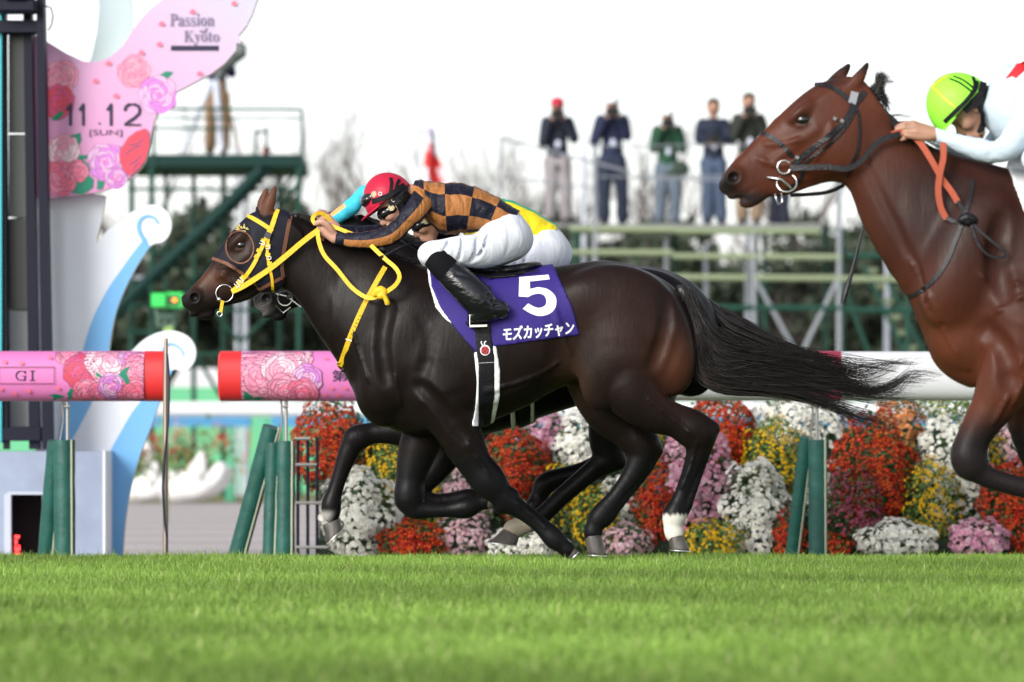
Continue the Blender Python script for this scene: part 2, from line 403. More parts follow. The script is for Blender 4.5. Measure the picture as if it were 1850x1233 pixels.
def refine(V, Fc, L):                                # split long edges so that flat shapes can follow a curved surface
    bm = bmesh.new(); vs = [bm.verts.new((p[0], p[1], 0)) for p in V]
    for f in Fc:
        try: bm.faces.new([vs[i] for i in f])
        except ValueError: pass
    for _ in range(6):
        e = [x for x in bm.edges if x.calc_length() > L]
        if not e: break
        bmesh.ops.subdivide_edges(bm, edges=e, cuts=1); bmesh.ops.triangulate(bm, faces=bm.faces)
    bm.verts.index_update(); V = np.array([v.co[:2] for v in bm.verts]); Fc = [tuple(v.index for v in f.verts) for f in bm.faces]; bm.free()
    return V, Fc
# ================= ground =================
def fastmesh(name, V, T, m, col=None, uv=None, parent=None, smooth=False, mi=None):
    me = bpy.data.meshes.new(name); n, k = len(V), len(T)
    me.vertices.add(n); me.vertices.foreach_set('co', np.asarray(V, np.float32).ravel())
    me.loops.add(k*3); me.loops.foreach_set('vertex_index', np.asarray(T, np.int32).ravel())
    me.polygons.add(k); me.polygons.foreach_set('loop_start', np.arange(0, k*3, 3, dtype=np.int32)); me.polygons.foreach_set('loop_total', np.full(k, 3, np.int32))
    if mi is not None: me.polygons.foreach_set('material_index', np.asarray(mi, np.int32))
    if smooth: me.polygons.foreach_set('use_smooth', np.ones(k, bool))
    me.update(calc_edges=True); me.validate()
    for q in (m if isinstance(m, (list,tuple)) else [m]): me.materials.append(q)
    if col is not None:
        a = me.color_attributes.new('Col', 'FLOAT_COLOR', 'POINT'); c = np.ones((n,4), np.float32); c[:,:3] = col; a.data.foreach_set('color', c.ravel())
    o = bpy.data.objects.new(name, me); COL.objects.link(o)
    if parent is not None: o.parent = parent
    return o
def zprof(y): return np.interp(y, [0, 24.7, 25.6, 27.0, 28, 1200], [0, 0, -.06, -.19, -.2, -.2])
def sheet(name, x0, x1, ys, m, dz=0, nx=2):
    V = []; Fc = []; xs = np.linspace(x0, x1, nx)
    for y in ys:
        for x in xs: V.append((x, y, float(zprof(y))+dz))
    for i in range(len(ys)-1):
        for j in range(nx-1): a = i*nx+j; Fc.append((a, a+1, a+nx+1, a+nx))
    return tag(mkmesh(name, V, Fc, m, smooth=False), kind='structure')
M_soil = mat('turf_soil', (.10,.15,.035), rough=.95, noise=.4, nscale=6)
M_lawn = mat('far_lawn', (.24,.23,.10), rough=.95, noise=.3, nscale=1.2)
sheet('ground', -600, 600, [-60, 24.7, 25.6, 27, 28, 1200], M_lawn, -.012)
sheet('turf_track', -30, 30, [2, 24.7, 25.6, 27, 28.0], M_soil, 0)
M_dirt = mat('dirt_sand', (.47,.42,.42), rough=.95, noise=.22, nscale=22, bump=.8, bscale=30)
n_ = M_dirt.node_tree.nodes; l_ = M_dirt.node_tree.links
tc_ = n_.new('ShaderNodeTexCoord'); wv_ = n_.new('ShaderNodeTexWave'); wv_.bands_direction = 'Y'; wv_.inputs['Scale'].default_value = .12; wv_.inputs['Distortion'].default_value = .6; wv_.inputs['Detail'].default_value = 3
l_.new(tc_.outputs['Object'], wv_.inputs[0]); mr_ = n_.new('ShaderNodeMapRange'); mr_.inputs[1].default_value = 0; mr_.inputs[2].default_value = .12; mr_.inputs[3].default_value = .72; mr_.inputs[4].default_value = 1; l_.new(wv_.outputs['Fac'], mr_.inputs[0])
b_ = n_['Principled BSDF']; src_ = b_.inputs['Base Color'].links[0].from_socket; vs_ = n_.new('ShaderNodeVectorMath'); vs_.operation = 'SCALE'; l_.new(src_, vs_.inputs[0]); l_.new(mr_.outputs[0], vs_.inputs['Scale']); l_.new(vs_.outputs[0], b_.inputs['Base Color'])
sheet('dirt_track', -60, 60, [28.0, 40, 57], M_dirt, .004)
# grass blades
rs = np.random.RandomState(1)
def grass(n, y0, y1, wide=1.25):
    y = y0+(y1-y0)*rs.rand(n); x = (rs.rand(n)*2-1)*y*.121*wide; return x, y
gx, gy = [], []
for n, a, b_y in ((30000, 10.5, 14), (46000, 14, 18), (70000, 18, 22), (90000, 22, 25.3), (9000, 25.3, 27.6)):
    x, y = grass(n, a, b_y); gx.append(x); gy.append(y)
gx = np.concatenate(gx); gy = np.concatenate(gy); N = len(gx)
h = rs.uniform(.026, .054, N)**1.0*(1+.18*np.sin(gx*3.1+gy*1.7)*np.sin(gx*1.3-gy*2.3)); h[rs.rand(N) < .05] *= rs.uniform(1.1,1.6)
wd = rs.uniform(.0016, .0032, N)*np.where(gy < 18, 1.7, 1.1); an = rs.rand(N)*2*np.pi; le = rs.randn(N, 2)*.35*h[:,None]
z0 = zprof(gy); dx_, dy_ = np.cos(an)*wd, np.sin(an)*wd
V = np.empty((N,5,3), np.float32)
V[:,0] = np.stack([gx-dx_, gy-dy_, z0-.002], 1); V[:,1] = np.stack([gx+dx_, gy+dy_, z0-.002], 1)
mx_, my_ = gx+le[:,0]*.35, gy+le[:,1]*.35
V[:,2] = np.stack([mx_-dx_*.8, my_-dy_*.8, z0+h*.6], 1); V[:,3] = np.stack([mx_+dx_*.8, my_+dy_*.8, z0+h*.6], 1)
V[:,4] = np.stack([gx+le[:,0], gy+le[:,1], z0+h], 1)
T = (np.arange(N)[:,None,None]*5+np.array([[0,1,3],[0,3,2],[2,3,4]])[None]).reshape(-1,3)
base = np.array([(.225,.370,.065),(.285,.435,.095),(.18,.31,.05),(.40,.46,.18)])[rs.choice(4, N, p=[.42,.32,.2,.06])]
pt = 1+.28*np.sin(gx*1.1+2*np.sin(gy*.6))*np.sin(gy*1.4+gx*.4)
c = np.repeat((base*(pt*rs.uniform(.85,1.15,N))[:,None])[:,None,:], 5, 1)
M_grass = mat('grass_blade', rough=.55, attr='Col', spec=.3)
nb = M_grass.node_tree.nodes; lb = M_grass.node_tree.links; bb = nb['Principled BSDF']; tb = nb.new('ShaderNodeBsdfTranslucent'); ms_ = nb.new('ShaderNodeMixShader'); ms_.inputs[0].default_value = .35
lb.new(nb['Attribute'].outputs['Color'], tb.inputs[0]); lb.new(bb.outputs[0], ms_.inputs[1]); lb.new(tb.outputs[0], ms_.inputs[2]); lb.new(ms_.outputs[0], nb['Material Output'].inputs[0])
tag(fastmesh('grass', V.reshape(-1,3), T, M_grass, c.reshape(-1,3)), kind='stuff')

# ================= printed roses =================
PCOL = {}
def pm(name, c): PCOL[name] = mat('print_'+name, c, rough=.55); return PCOL[name]
PR = ['pink','lilac','red','crimson','rose','pale','green','ink','mauve','petal']
for nme, cc in zip(PR, [(.78,.26,.40),(.66,.40,.66),(.72,.05,.09),(.66,.07,.20),(.76,.33,.45),(.80,.58,.66),(.0,.20,.12),(.22,.05,.13),(.58,.20,.62),(.80,.16,.26)]): pm(nme, cc)
PIX = {k: i for i, k in enumerate(PR)}; PML = [PCOL[k] for k in PR]
def clip_poly(P, planes):
    for nx, nz, c in planes:                          # keep nx*x+nz*z <= c
        Q = []
        for i in range(len(P)):
            a, b = P[i], P[(i+1)%len(P)]; da = nx*a[0]+nz*a[1]-c; db = nx*b[0]+nz*b[1]-c
            if da <= 0: Q.append(a)
            if (da < 0) != (db < 0) and abs(da-db) > 1e-12: t = da/(da-db); Q.append((a[0]+(b[0]-a[0])*t, a[1]+(b[1]-a[1])*t))
        P = Q
        if len(P) < 3: return []
    return P
class Print:
    def __init__(s, yf, step=.00002, planes=()): s.m = MB(); s.yf = yf; s.n = 0; s.st = step; s.pl = planes
    def poly(s, P, colr):
        from mathutils.geometry import tessellate_polygon
        P = clip_poly([tuple(p) for p in P], s.pl)
        if len(P) < 3: return
        s.n += 1; T = tessellate_polygon([[Vector((a,b,0)) for a,b in P]]); V, Fc = refine(P, T, .035)
        s.m.add([(a, s.yf(a,b)-.0015-s.n*s.st, b) for a,b in V], Fc, PIX[colr])
    def line(s, P, w_, colr='ink'):
        Q = spline(P, 5); L = []; Rr = []
        for i in range(len(Q)):
            d = Q[min(i+1,len(Q)-1)]-Q[max(i-1,0)]; d /= np.linalg.norm(d)+1e-9; q = w_*(.35+.65*math.sin(math.pi*i/(len(Q)-1)))*.5
            L.append((Q[i][0]-d[1]*q, Q[i][1]+d[0]*q)); Rr.append((Q[i][0]+d[1]*q, Q[i][1]-d[0]*q))
        s.poly(L+Rr[::-1], colr)
    def rose(s, cx, cz, r, colr, seed=0, ink=.0045, sq=1.0):
        rn = random.Random(seed); alt = {'pink':'rose','rose':'pink','red':'crimson','crimson':'red','pale':'rose','lilac':'mauve','mauve':'lilac','petal':'pink'}[colr]
        for k, (f, n) in enumerate(((1,7),(.80,6),(.60,5),(.42,4),(.26,3))):
            a0 = rn.random()*6.28
            for i in range(n):
                a = a0+6.283*i/n+rn.uniform(-.2,.2); pr = r*f*.62; cxx = cx+math.cos(a)*r*f*.42; czz = cz+math.sin(a)*r*f*.42*sq; P = []; rp = [1+rn.uniform(-.10,.12) for _ in range(14)]
                for t in range(14):
                    b = 6.283*t/14; rad = pr*rp[t]; P.append((cxx+math.cos(b)*rad, czz+math.sin(b)*rad*sq))
                P = [tuple(q) for q in spline(P+[P[0]], 2)[:-1]]
                s.poly([((x-cxx)*(1+ink/pr)+cxx, (z-czz)*(1+ink/pr)+czz) for x,z in P], 'ink' if k < 4 else 'crimson'); s.poly(P, colr if (i+k) % 3 else alt)
        for i in range(4):
            a = rn.random()*6.28; s.line([(cx+r*.16*math.cos(a+t*.5)*(1-.1*t), cz+r*.16*math.sin(a+t*.5)*sq*(1-.1*t)) for t in range(5)], ink*.8)
    def leaf(s, P): s.poly(P, 'green')
# ================= inner rail with printed covers =================
YR = 27.5; RZ = 1.062; RH = .155; RD = .12
def railfront(x, z): return YR-RD*max(0, 1-min(1, abs((z-RZ)/RH))**2.4)**(1/2.4)
def X(px, Y): return (px-CX)*Y/F
def Z(py, Y): return CH-(py-HY)*Y/F
M_railpink = mat('rail_cover_pink', (.62,.17,.44), rough=.5, noise=.06, nscale=3, bump=.05, bscale=20)
M_railred = mat('rail_cover_red', (.66,.025,.03), rough=.42, bump=.05, bscale=20)
M_railwhite = mat('rail_white', (.66,.67,.70), rough=.35)
M_teal = mat('teal_paint', (.03,.36,.34), rough=.5)
M_railend = mat('rail_cover_rosered', (.50,.055,.12), rough=.45)
def railseg(parent, name, p0, p1, m, g=1.0, cap=(0,0)):
    xs = np.linspace(X(p0,YR), X(p1,YR), max(2, int(abs(p1-p0)/60)+2)); V = []; Fc = []; n = 40
    rings = [(x, g) for x in xs]
    if cap[0]: rings = [(xs[0]-.012, g*.86), (xs[0]-.006, g*.95)]+rings
    if cap[1]: rings = rings+[(xs[-1]+.006, g*.95), (xs[-1]+.012, g*.86)]
    for x, gg in rings:
        for j in range(n):
            t = 2*math.pi*j/n; c, s_ = math.cos(t), math.sin(t); e = 2/2.4
            V.append((x, YR+RD*gg*abs(c)**e*(1 if c > 0 else -1), RZ+RH*gg*abs(s_)**e*(1 if s_ > 0 else -1)))
    for i in range(len(rings)-1):
        for j in range(n): Fc.append((i*n+j, i*n+(j+1)%n, (i+1)*n+(j+1)%n, (i+1)*n+j))
    Fc += [tuple(range(n))[::-1], tuple((len(rings)-1)*n+j for j in range(n))]
    o = mkmesh(name, V, Fc, m, parent, True)
    try: o.data.set_sharp_from_angle(angle=R(35))
    except Exception: pass
    return o
M_pad = mat('green_pad', (.010,.085,.070), rough=.5, noise=.3, nscale=7, bump=.9, bscale=11)
M_seam = mat('pad_seam', (.42,.44,.33), rough=.8)
M_galv = mat('galvanised', (.38,.38,.37), rough=.4, metal=.7)
def pad(parent, p0, p1, r, Ya, Yb=None):              # padded post from photo point p0 (top) to p1 (bottom)
    a = W(*p0, Ya); b = W(*p1, Yb or Ya); b = b+(b-a)*.06; m = MB(); d = (b-a); n = 9; rr = []
    P = [a+d*(i/n) for i in range(n+1)]; rn = random.Random(int(p0[0]))
    m.tube(P, [r*(1+rn.uniform(-.03,.04)) for _ in P], 18); o = m.build('pad', M_pad, parent, True)
    m = MB(); q = Vector((r*.72, -r*.72, 0)); m.box(-.004,.004,-.004,.004,0,1) if False else m.tube([p+q*1.03 for p in P], .007, 6); s_ = m.build('seam', M_seam, o); s_.matrix_parent_inverse = Matrix()
def rail(name, label, px, prints):
    o = empty(name, (X(px,YR), YR, 0)); tag(o, label, 'rail'); return o
RL = rail('running_rail', 'pink rose printed rail with red right end, lettered in a box', 100, None)
railseg(RL, 'rail_cover', -420, 263, M_railpink, cap=(1,0)); railseg(RL, 'red_end', 263.5, 297, M_railred, 1.006, (0,1))
RP = rail('running_rail', 'long rail behind the horses, pink rose print with red left end, then white', 900, None)
railseg(RP, 'red_end', 399, 437, M_railred, 1.006, (1,0)); railseg(RP, 'rail_cover', 437.5, 1205, M_railpink); railseg(RP, 'white_rail', 1205.5, 1430, M_railwhite, .985)
railseg(RP, 'teal_band', 1430.5, 1455, M_teal, .992); railseg(RP, 'rosy_band', 1455.5, 1518, M_railend, 1.004); railseg(RP, 'white_rail', 1518.5, 2500, M_railwhite, .985, (0,1))
pr = Print(railfront, planes=[(1,0,X(262.5,YR)),(0,1,RZ+RH*.97),(0,-1,-(RZ-RH*.97))])
w_ = lambda x, y: (X(x,YR), Z(y,YR))
pr.leaf([w_(*q) for q in [(90,715),(103,712),(118,716),(124,724),(95,725)]]); pr.leaf([w_(*q) for q in [(146,692),(140,700),(130,703),(124,712),(122,722),(130,722),(140,710),(147,700)]])
for x, y, r, cn, sd in ((125,640,.075,'pink',1),(150,672,.105,'red',2),(170,690,.08,'crimson',9),(160,712,.09,'petal',3),(185,716,.08,'petal',13),(205,655,.155,'pale',4),(235,645,.07,'lilac',7),(206,700,.085,'lilac',5),(253,670,.10,'pink',6),(250,712,.105,'petal',8)):
    pr.rose(*w_(x,y), r, cn, sd)
pr.leaf([w_(*q) for q in [(176,672),(184,677),(190,682),(178,681)]]); pr.leaf([w_(*q) for q in [(217,678),(225,668),(238,662),(232,674),(238,690),(232,696),(226,686)]])
for x, y in ((12,654),(42,656),(5,703),(55,707),(108,702),(93,646),(30,712)): pr.poly([w_(x+a, y+b) for a,b in ((-5,0),(0,-4),(5,0),(4,4),(-2,3))], 'petal')
for a, b in (((0,663),(102,664.5)),((0,693),(102,694.5))): pr.poly([w_(a[0],a[1]), w_(b[0],a[1]), w_(b[0],b[1]), w_(a[0],b[1])], 'ink')
for a in (0.5, 101): pr.poly([w_(a,663), w_(a+1.3,663), w_(a+1.3,694.5), w_(a,694.5)], 'ink')
pr.m.build('rose_print', PML, RL)
def wall_text(txt, px0, py0, px1, py1, Yd, yf, m, parent, name='lettering', bold=0, serif=False, slant=0):
    tv, tf = textmesh(txt, 1.0, bold=bold); tv = tv/tv.max(0); x0, x1 = X(px0,Yd), X(px1,Yd); z0, z1 = Z(py1,Yd), Z(py0,Yd)
    tv = np.stack([x0+(x1-x0)*(tv[:,0]+slant*tv[:,1]), z0+(z1-z0)*tv[:,1]], 1); tv, tf = refine(tv, tf, .05)
    m2 = MB(); m2.add([(a, yf(a,b), b) for a,b in tv], tf); return m2.build(name, m, parent)
M_ink = mat('print_dark_ink', (.015,.012,.05), rough=.6)
rf = lambda a, b: railfront(a,b)-.004
m2 = MB()
def stroke_font(strokes, x, y, w, h, Yd, yf, th, m2):    # strokes in a unit box, y down
    for s in strokes:
        Q = [(X(x+a*w,Yd), Z(y+b*h,Yd)) for a, b in s]
        for (ax, az), (bx, bz) in zip(Q[:-1], Q[1:]):
            d = Vector((bx-ax, bz-az)); L = d.length; d /= L; nn = Vector((-d.y, d.x)); t = th*(1 if abs(d.y) > .4 else .6); e = d*t*.3
            P = [(ax-e.x+nn.x*t/2, az-e.y+nn.y*t/2), (bx+e.x+nn.x*t/2, bz+e.y+nn.y*t/2), (bx+e.x-nn.x*t/2, bz+e.y-nn.y*t/2), (ax-e.x-nn.x*t/2, az-e.y-nn.y*t/2)]
            m2.k = getattr(m2, 'k', 0)+1; k = m2.k; m2.add([(a, yf(a,b)-k*.00004, b) for a,b in P], [(0,1,2,3)])
arcG = [(.92,.22),(.80,.06),(.55,0),(.30,.07),(.10,.28),(.05,.5),(.10,.74),(.30,.94),(.55,1),(.78,.96),(.90,.88)]
stroke_font([arcG, [(.90,.98),(.90,.56)], [(.68,.56),(1.02,.56)], [(.92,.02),(.92,.26)]], 32, 671, 19, 17, YR, rf, .0085, m2)
stroke_font([[(.5,0),(.5,1)], [(.12,0),(.88,0)], [(.12,1),(.88,1)]], 57, 671, 11, 17, YR, rf, .010, m2)
m2.build('lettering', M_ink, RL)
pr = Print(railfront, planes=[(-1,0,-X(438,YR)),(0,1,RZ+RH*.97),(0,-1,-(RZ-RH*.97))])
for x, y, r, cn, sd in ((450,645,.08,'mauve',11),(485,645,.09,'petal',12),(470,682,.165,'rose',14),(540,645,.09,'pale',15),(512,668,.13,'pale',16),(556,686,.09,'mauve',17),(516,705,.10,'pink',18),(548,712,.09,'petal',19)): pr.rose(*w_(x,y), r, cn, sd)
pr.leaf([w_(*q) for q in [(443,708),(452,712),(462,722),(442,724)]]); pr.leaf([w_(*q) for q in [(462,718),(478,717),(470,724),(460,724)]])
for x, y in ((600,702),(625,702),(590,648),(640,690),(588,714),(612,715)): pr.poly([w_(x+a, y+b) for a,b in ((-5,0),(0,-3),(5,0),(4,3),(-2,2))], 'petal')
pr.m.build('rose_print', PML, RP)
wall_text('第42回', 601, 669, 690, 690, YR, rf, M_ink, RP, bold=.012)
M_cap = mat('rail_top_white', (.8,.8,.8), rough=.4)
for par, lst in ((RL, [((116,795),(117,1004),.0665),((102,798),(84,1004),.056)]), (RP, [((515,797),(514,1004),.062),((492,772),(430,1000),.060),((494,800),(487,1002),.045),((1477,795),(1478,1002),.058),((1458,790),(1432,1000),.045)])):
    for p0, p1, r in lst: pad(par, p0, p1, r, YR+(.02 if abs(p0[0]-p1[0]) < 12 else .10), YR+.25 if abs(p0[0]-p1[0]) > 12 else None)
for par, xs in ((RL, (122,)), (RP, (517,1476))):
    for x in xs:
        m = MB(); m.tube([W(x,722,YR), W(x,815,YR)], .011, 10); m.tube([W(x-9,722,YR+.02), W(x-7,760,YR+.04), W(x-14,800,YR+.06)], .006, 8); m.tube([W(x-6,735,YR-.02), W(x+4,735,YR-.02)], .008, 8); m.build('bracket', M_galv, par, True)
# slim pole standing in the gap with a hanging cable
m = MB(); m.tube([W(300,612,26.9), W(299.5,700,26.9), W(299,1020,26.9)], [.012,.016,.016], 12); o = m.build('slim_pole', mat('warm_steel', (.33,.27,.22), rough=.3, metal=.8), None, True); tag(o, 'slim steel pole standing in the gap between the two pink rails', 'pole')
m = MB(); m.tube([tuple(W(*q,26.87)) for q in ((302,640),(306,690),(304,760),(296,840),(294,880),(297,940),(302,975),(301,1010))], .007, 8); c_ = m.build('cable', M_ink, None, True); c_.parent = o; 
# ================= winning post: flame shaped board with the printed wing =================
YS = 31.0
w_ = lambda x, y: (X(x,YS), Z(y,YS))
SG_ = empty('winning_post', (X(150,YS), YS, -.2)); tag(SG_, 'tall white and blue flame shaped finish post with pink rose wing board', 'finish post')
M_flame = mat('flame_white', (.70,.74,.82), rough=.5, noise=.04, nscale=2); M_blue = mat('flame_blue', (.16,.43,.78), rough=.5, noise=.04, nscale=2); M_edge = mat('board_edge', (.55,.48,.36), rough=.8)
def smooth_out(P, n=4): Q = spline(P, n); return [tuple(q) for q in Q]
def plate(name, pts_, y0, y1, m, par, ms=None, sm=True):
    q = [w_(a,b) for a,b in (smooth_out(pts_) if sm else pts_)]; mb = MB(); mb.plate(q, y0, y1, 0, 1 if ms else None); o = mb.build(name, [m, ms] if ms else m, par); return o
body = [(60,330)]+[(187,352),(180,395),(171,437),(190,415),(214,397),(236,380),(257,371),(275,368),(291,374),(303,388),(307,403),(303,421),(291,436),(270,442),(248,473),(230,505),(214,540),(203,574),(193,636),(196,662),(215,650),(235,633),(250,618),(268,606),(290,598),(312,597),(335,606),(348,622),(351,640),(345,658),(330,671),(308,668),(298,695),(284,729),(268,775),(252,815),(240,855),(230,895),(222,950),(217,1020)]+[(60,1020)]
plate('flame_board', [(60,330)]+smooth_out(body[1:-1],3)+[(60,1020)], YS+.16, YS+.24, M_flame, SG_, M_edge, sm=False)
plate('upper_flame', [(150,130),(163,100),(172,60),(176,20),(176,-70),(226,-70),(234,-20),(237,30),(236,75),(226,130)], YS+.105, YS+.155, mat('flame_pale', (.47,.57,.62), rough=.5), SG_, M_edge, sm=False)
yb = YS+.158
b1_ = smooth_out([(257,430),(235,458),(214,488),(195,515),(177,547),(162,580),(150,617),(140,655),(128,690),(112,735),(100,800)],3); b2_ = smooth_out([(268,443),(248,473),(230,505),(214,540),(203,574),(197,605),(192,640),(180,685),(161,729),(134,780),(118,806)],3)
plate('blue_band', b1_+b2_[::-1], yb-.003, yb, M_blue, SG_, sm=False)
b1_ = smooth_out([(300,668),(285,690),(262,712),(235,745),(215,780),(198,810),(190,835),(188,850),(187,1015)],3); b2_ = smooth_out([(309,668),(298,695),(284,729),(268,775),(252,815),(240,855),(230,895),(222,950),(217,1015)],3)
plate('blue_band', b1_+b2_[::-1], yb-.003, yb, M_blue, SG_, sm=False)
def arcband(P, wdt):
    Q = spline(P, 6); L, Rr = [], []
    for i in range(len(Q)):
        d = Q[min(i+1,len(Q)-1)]-Q[max(i-1,0)]; d /= np.linalg.norm(d); q = wdt*(1-.6*i/len(Q))*.5; L.append((Q[i][0]-d[1]*q, Q[i][1]+d[0]*q)); Rr.append((Q[i][0]+d[1]*q, Q[i][1]-d[0]*q))
    plate('blue_curl', L+Rr[::-1], yb-.006, yb-.0035, M_blue, SG_, sm=False)
arcband([(260,436),(250,420),(247,406),(252,394),(263,389),(275,392),(284,403)], 8); arcband([(291,634),(297,624),(307,621),(318,626),(326,634),(329,643)], 5)
M_wing = mat('wing_print', (.8,.4,.7), rough=.5)
nn_ = M_wing.node_tree.nodes; ll_ = M_wing.node_tree.links; tcw = nn_.new('ShaderNodeTexCoord'); sx_ = nn_.new('ShaderNodeSeparateXYZ'); ll_.new(tcw.outputs['Object'], sx_.inputs[0])
ad_ = nn_.new('ShaderNodeMath'); ad_.operation = 'ADD'; mlt = nn_.new('ShaderNodeMath'); mlt.operation = 'MULTIPLY'; mlt.inputs[1].default_value = .9; ll_.new(sx_.outputs['X'], mlt.inputs[0]); ll_.new(mlt.outputs[0], ad_.inputs[0]); ll_.new(sx_.outputs['Z'], ad_.inputs[1])
rmp = nn_.new('ShaderNodeValToRGB'); mpr = nn_.new('ShaderNodeMapRange'); mpr.inputs[1].default_value = 2.4; mpr.inputs[2].default_value = 5.0; ll_.new(ad_.outputs[0], mpr.inputs[0]); ll_.new(mpr.outputs[0], rmp.inputs[0])
rmp.color_ramp.elements[0].color = (.66,.24,.50,1); rmp.color_ramp.elements[1].color = (.50,.49,.62,1); e_ = rmp.color_ramp.elements.new(.45); e_.color = (.62,.34,.56,1); ll_.new(rmp.outputs[0], nn_['Principled BSDF'].inputs['Base Color'])
wing = [(60,62),(89,78),(120,97),(150,111),(165,113),(180,111),(197,104),(211,94),(223,82),(232,68),(243,50),(255,34),(272,16),(293,0),(320,-30),(340,-60),(500,-60),(475,-20),(465,0),(456,27),(445,48),(431,65),(437,73),(434,80),(428,78),(426,92),(405,116),(382,133),(358,146),(335,158),(317,167),(305,176),(296,187),(286,202),(279,218),(274,237),(272,255),(268,275),(262,293),(252,307),(238,320),(216,333),(191,344),(150,352),(95,358),(60,358)]
wob = plate('wing_board', wing, YS, YS+.10, M_wing, SG_, M_edge, sm=False)
fr_ = lambda a, b: YS
pr = Print(fr_, .00002)
pr.leaf([w_(*q) for q in [(254,155),(270,148),(285,138),(300,129),(314,131),(306,140),(292,147),(275,150),(262,157)]])
pr.rose(*w_(242,130), .11, 'pink', 21, .003); pr.rose(*w_(285,172), .13, 'lilac', 22, .003); pr.rose(*w_(112,138), .11, 'pink', 23, .003); pr.rose(*w_(104,184), .115, 'crimson', 24, .003)
pr.leaf([w_(*q) for q in [(94,212),(112,200),(116,206),(106,217),(94,218)]]); pr.leaf([w_(*q) for q in [(124,262),(128,245),(146,240),(147,255),(140,266)]]); pr.leaf([w_(*q) for q in [(130,350),(132,330),(145,318),(160,316),(170,325),(168,340),(150,352)]]); pr.leaf([w_(*q) for q in [(138,281),(165,280),(165,286),(150,288),(168,305),(160,310),(145,292)]]); pr.leaf([w_(*q) for q in [(175,343),(176,325),(190,322),(186,342)]]); pr.leaf([w_(*q) for q in [(213,268),(225,263),(222,273),(212,274)]])
pr.rose(*w_(114,272), .11, 'pale', 25, .003); pr.rose(*w_(192,292), .125, 'lilac', 26, .003); pr.rose(*w_(108,322), .12, 'petal', 27, .003); pr.rose(*w_(140,310), .075, 'petal', 28, .003); pr.rose(*w_(210,322), .075, 'mauve', 29, .003)
red_ = [(217,290),(218,272),(232,250),(245,240),(262,234),(268,240),(270,262),(262,290),(250,305),(236,317),(224,308)]
pr.poly([w_(a+(a-245)*.04, b+(b-275)*.04) for a,b in red_], 'ink'); pr.poly([w_(*q) for q in red_], 'red')
for l in ([(222,285),(240,270),(262,262)],[(230,300),(245,292),(260,278)],[(228,262),(245,262),(266,248)],[(238,312),(246,300),(256,292)]): pr.line([w_(*q) for q in l], .016)
for x, y in ((292,44),(288,81),(256,96),(196,115),(210,174),(361,134),(423,7),(348,22),(173,147)): pr.poly([w_(x+a, y+b) for a,b in ((-6,2),(-3,-4),(2,-5),(6,1),(3,4),(-2,3))], 'petal')
pr.m.build('rose_print', PML, SG_)
ft = lambda a, b: YS-.008
def st(txt, a, b, c, d, bold=0, m=None): wall_text(txt, a, b, c, d, YS, ft, m or M_ink, SG_, bold=bold)
digits = {'1': [[(.12,.26),(.55,.03)],[(.55,.0),(.55,1)]], '.': [[(.45,.93),(.55,.93)]], '2': [[(.06,.28),(.12,.10),(.32,.0),(.62,.0),(.86,.10),(.93,.28),(.88,.46),(.60,.68),(.30,.84),(.08,.98)],[(.06,1),(.96,1)]]}
m2 = MB()
for ch, x, wdt in (('1',120,14),('1',143,14),('.',172,16),('1',193,14),('2',224,31)): stroke_font(digits[ch], x, 189, wdt, 37, YS, ft, .021, m2)
m2.build('lettering', M_ink, SG_)
st('[SUN]', 162, 235, 221, 248, -.004)
M_inkg = mat('print_grey_ink', (.20,.16,.27), rough=.6)
def serif(parts, Yd, yf, m2, th):
    for txt, a, b, c, d in parts: pass
mser = lambda t: ''.join(chr(0x1D400+ord(c)-65) if c.isupper() else chr(0x1D41A+ord(c)-97) for c in t)
st(mser('Passion'), 307, 25, 387, 48, 0, M_inkg); st(mser('of'), 361, 51, 376, 61, 0, M_inkg); st(mser('Kyoto'), 332, 56, 396, 82, 0, M_inkg)
plate('caption_bar', [(309,83),(395,83),(395,92),(309,92)], YS-.005, YS-.0, M_ink, SG_, sm=False)
st('KYOTO AUTUMN MEETING', 315, 85.5, 389, 89.5, 0, M_flame) if False else None
# dark mirror frame with teal column
FRm = empty('mirror_frame', (X(40,YS), YS, 0)); tag(FRm, 'dark framed mirror tower with teal column at the left edge', 'frame')
M_dark = mat('frame_dark', (.006,.007,.020), rough=.6, spec=.25); M_tealc = mat('teal_column', (.04,.40,.46), rough=.5)
def bxp(name, a, b, c, d, y0, y1, m, par, Yd=YS, bev=.004):    # photo rectangle a..b x c..d as a box
    q = MB(); q.box(X(a,Yd), X(b,Yd), y0, y1, Z(d,Yd), Z(c,Yd), bev=bev); return q.build(name, m, par)
bxp('teal_column', -34, 11, -80, 800, YS-.25, YS+.1, M_tealc, FRm)
def slant(name, pts_, y0, y1, m, par):
    mb = MB(); mb.plate([w_(*q) for q in pts_], y0, y1); return mb.build(name, m, par)
slant('pillar', [(74,-80),(86,-80),(103,812),(86,812),(78,300)], YS-.34, YS-.16, M_dark, FRm); slant('pillar', [(46,-80),(60,-80),(76,812),(58,812)], YS-.20, YS-.05, M_dark, FRm); slant('pillar', [(9,-80),(14,-80),(20,812),(12,812)], YS-.22, YS-.05, M_dark, FRm)
bxp('crossbar', 8, 80, 772, 797, YS-.24, YS-.02, M_dark, FRm); bxp('crossbar', -5, 76, 44, 66, YS-.3, YS-.1, M_dark, FRm)
gl = mat('mirror_grey', (.12,.135,.13), rough=.25, noise=.1, nscale=1.5)
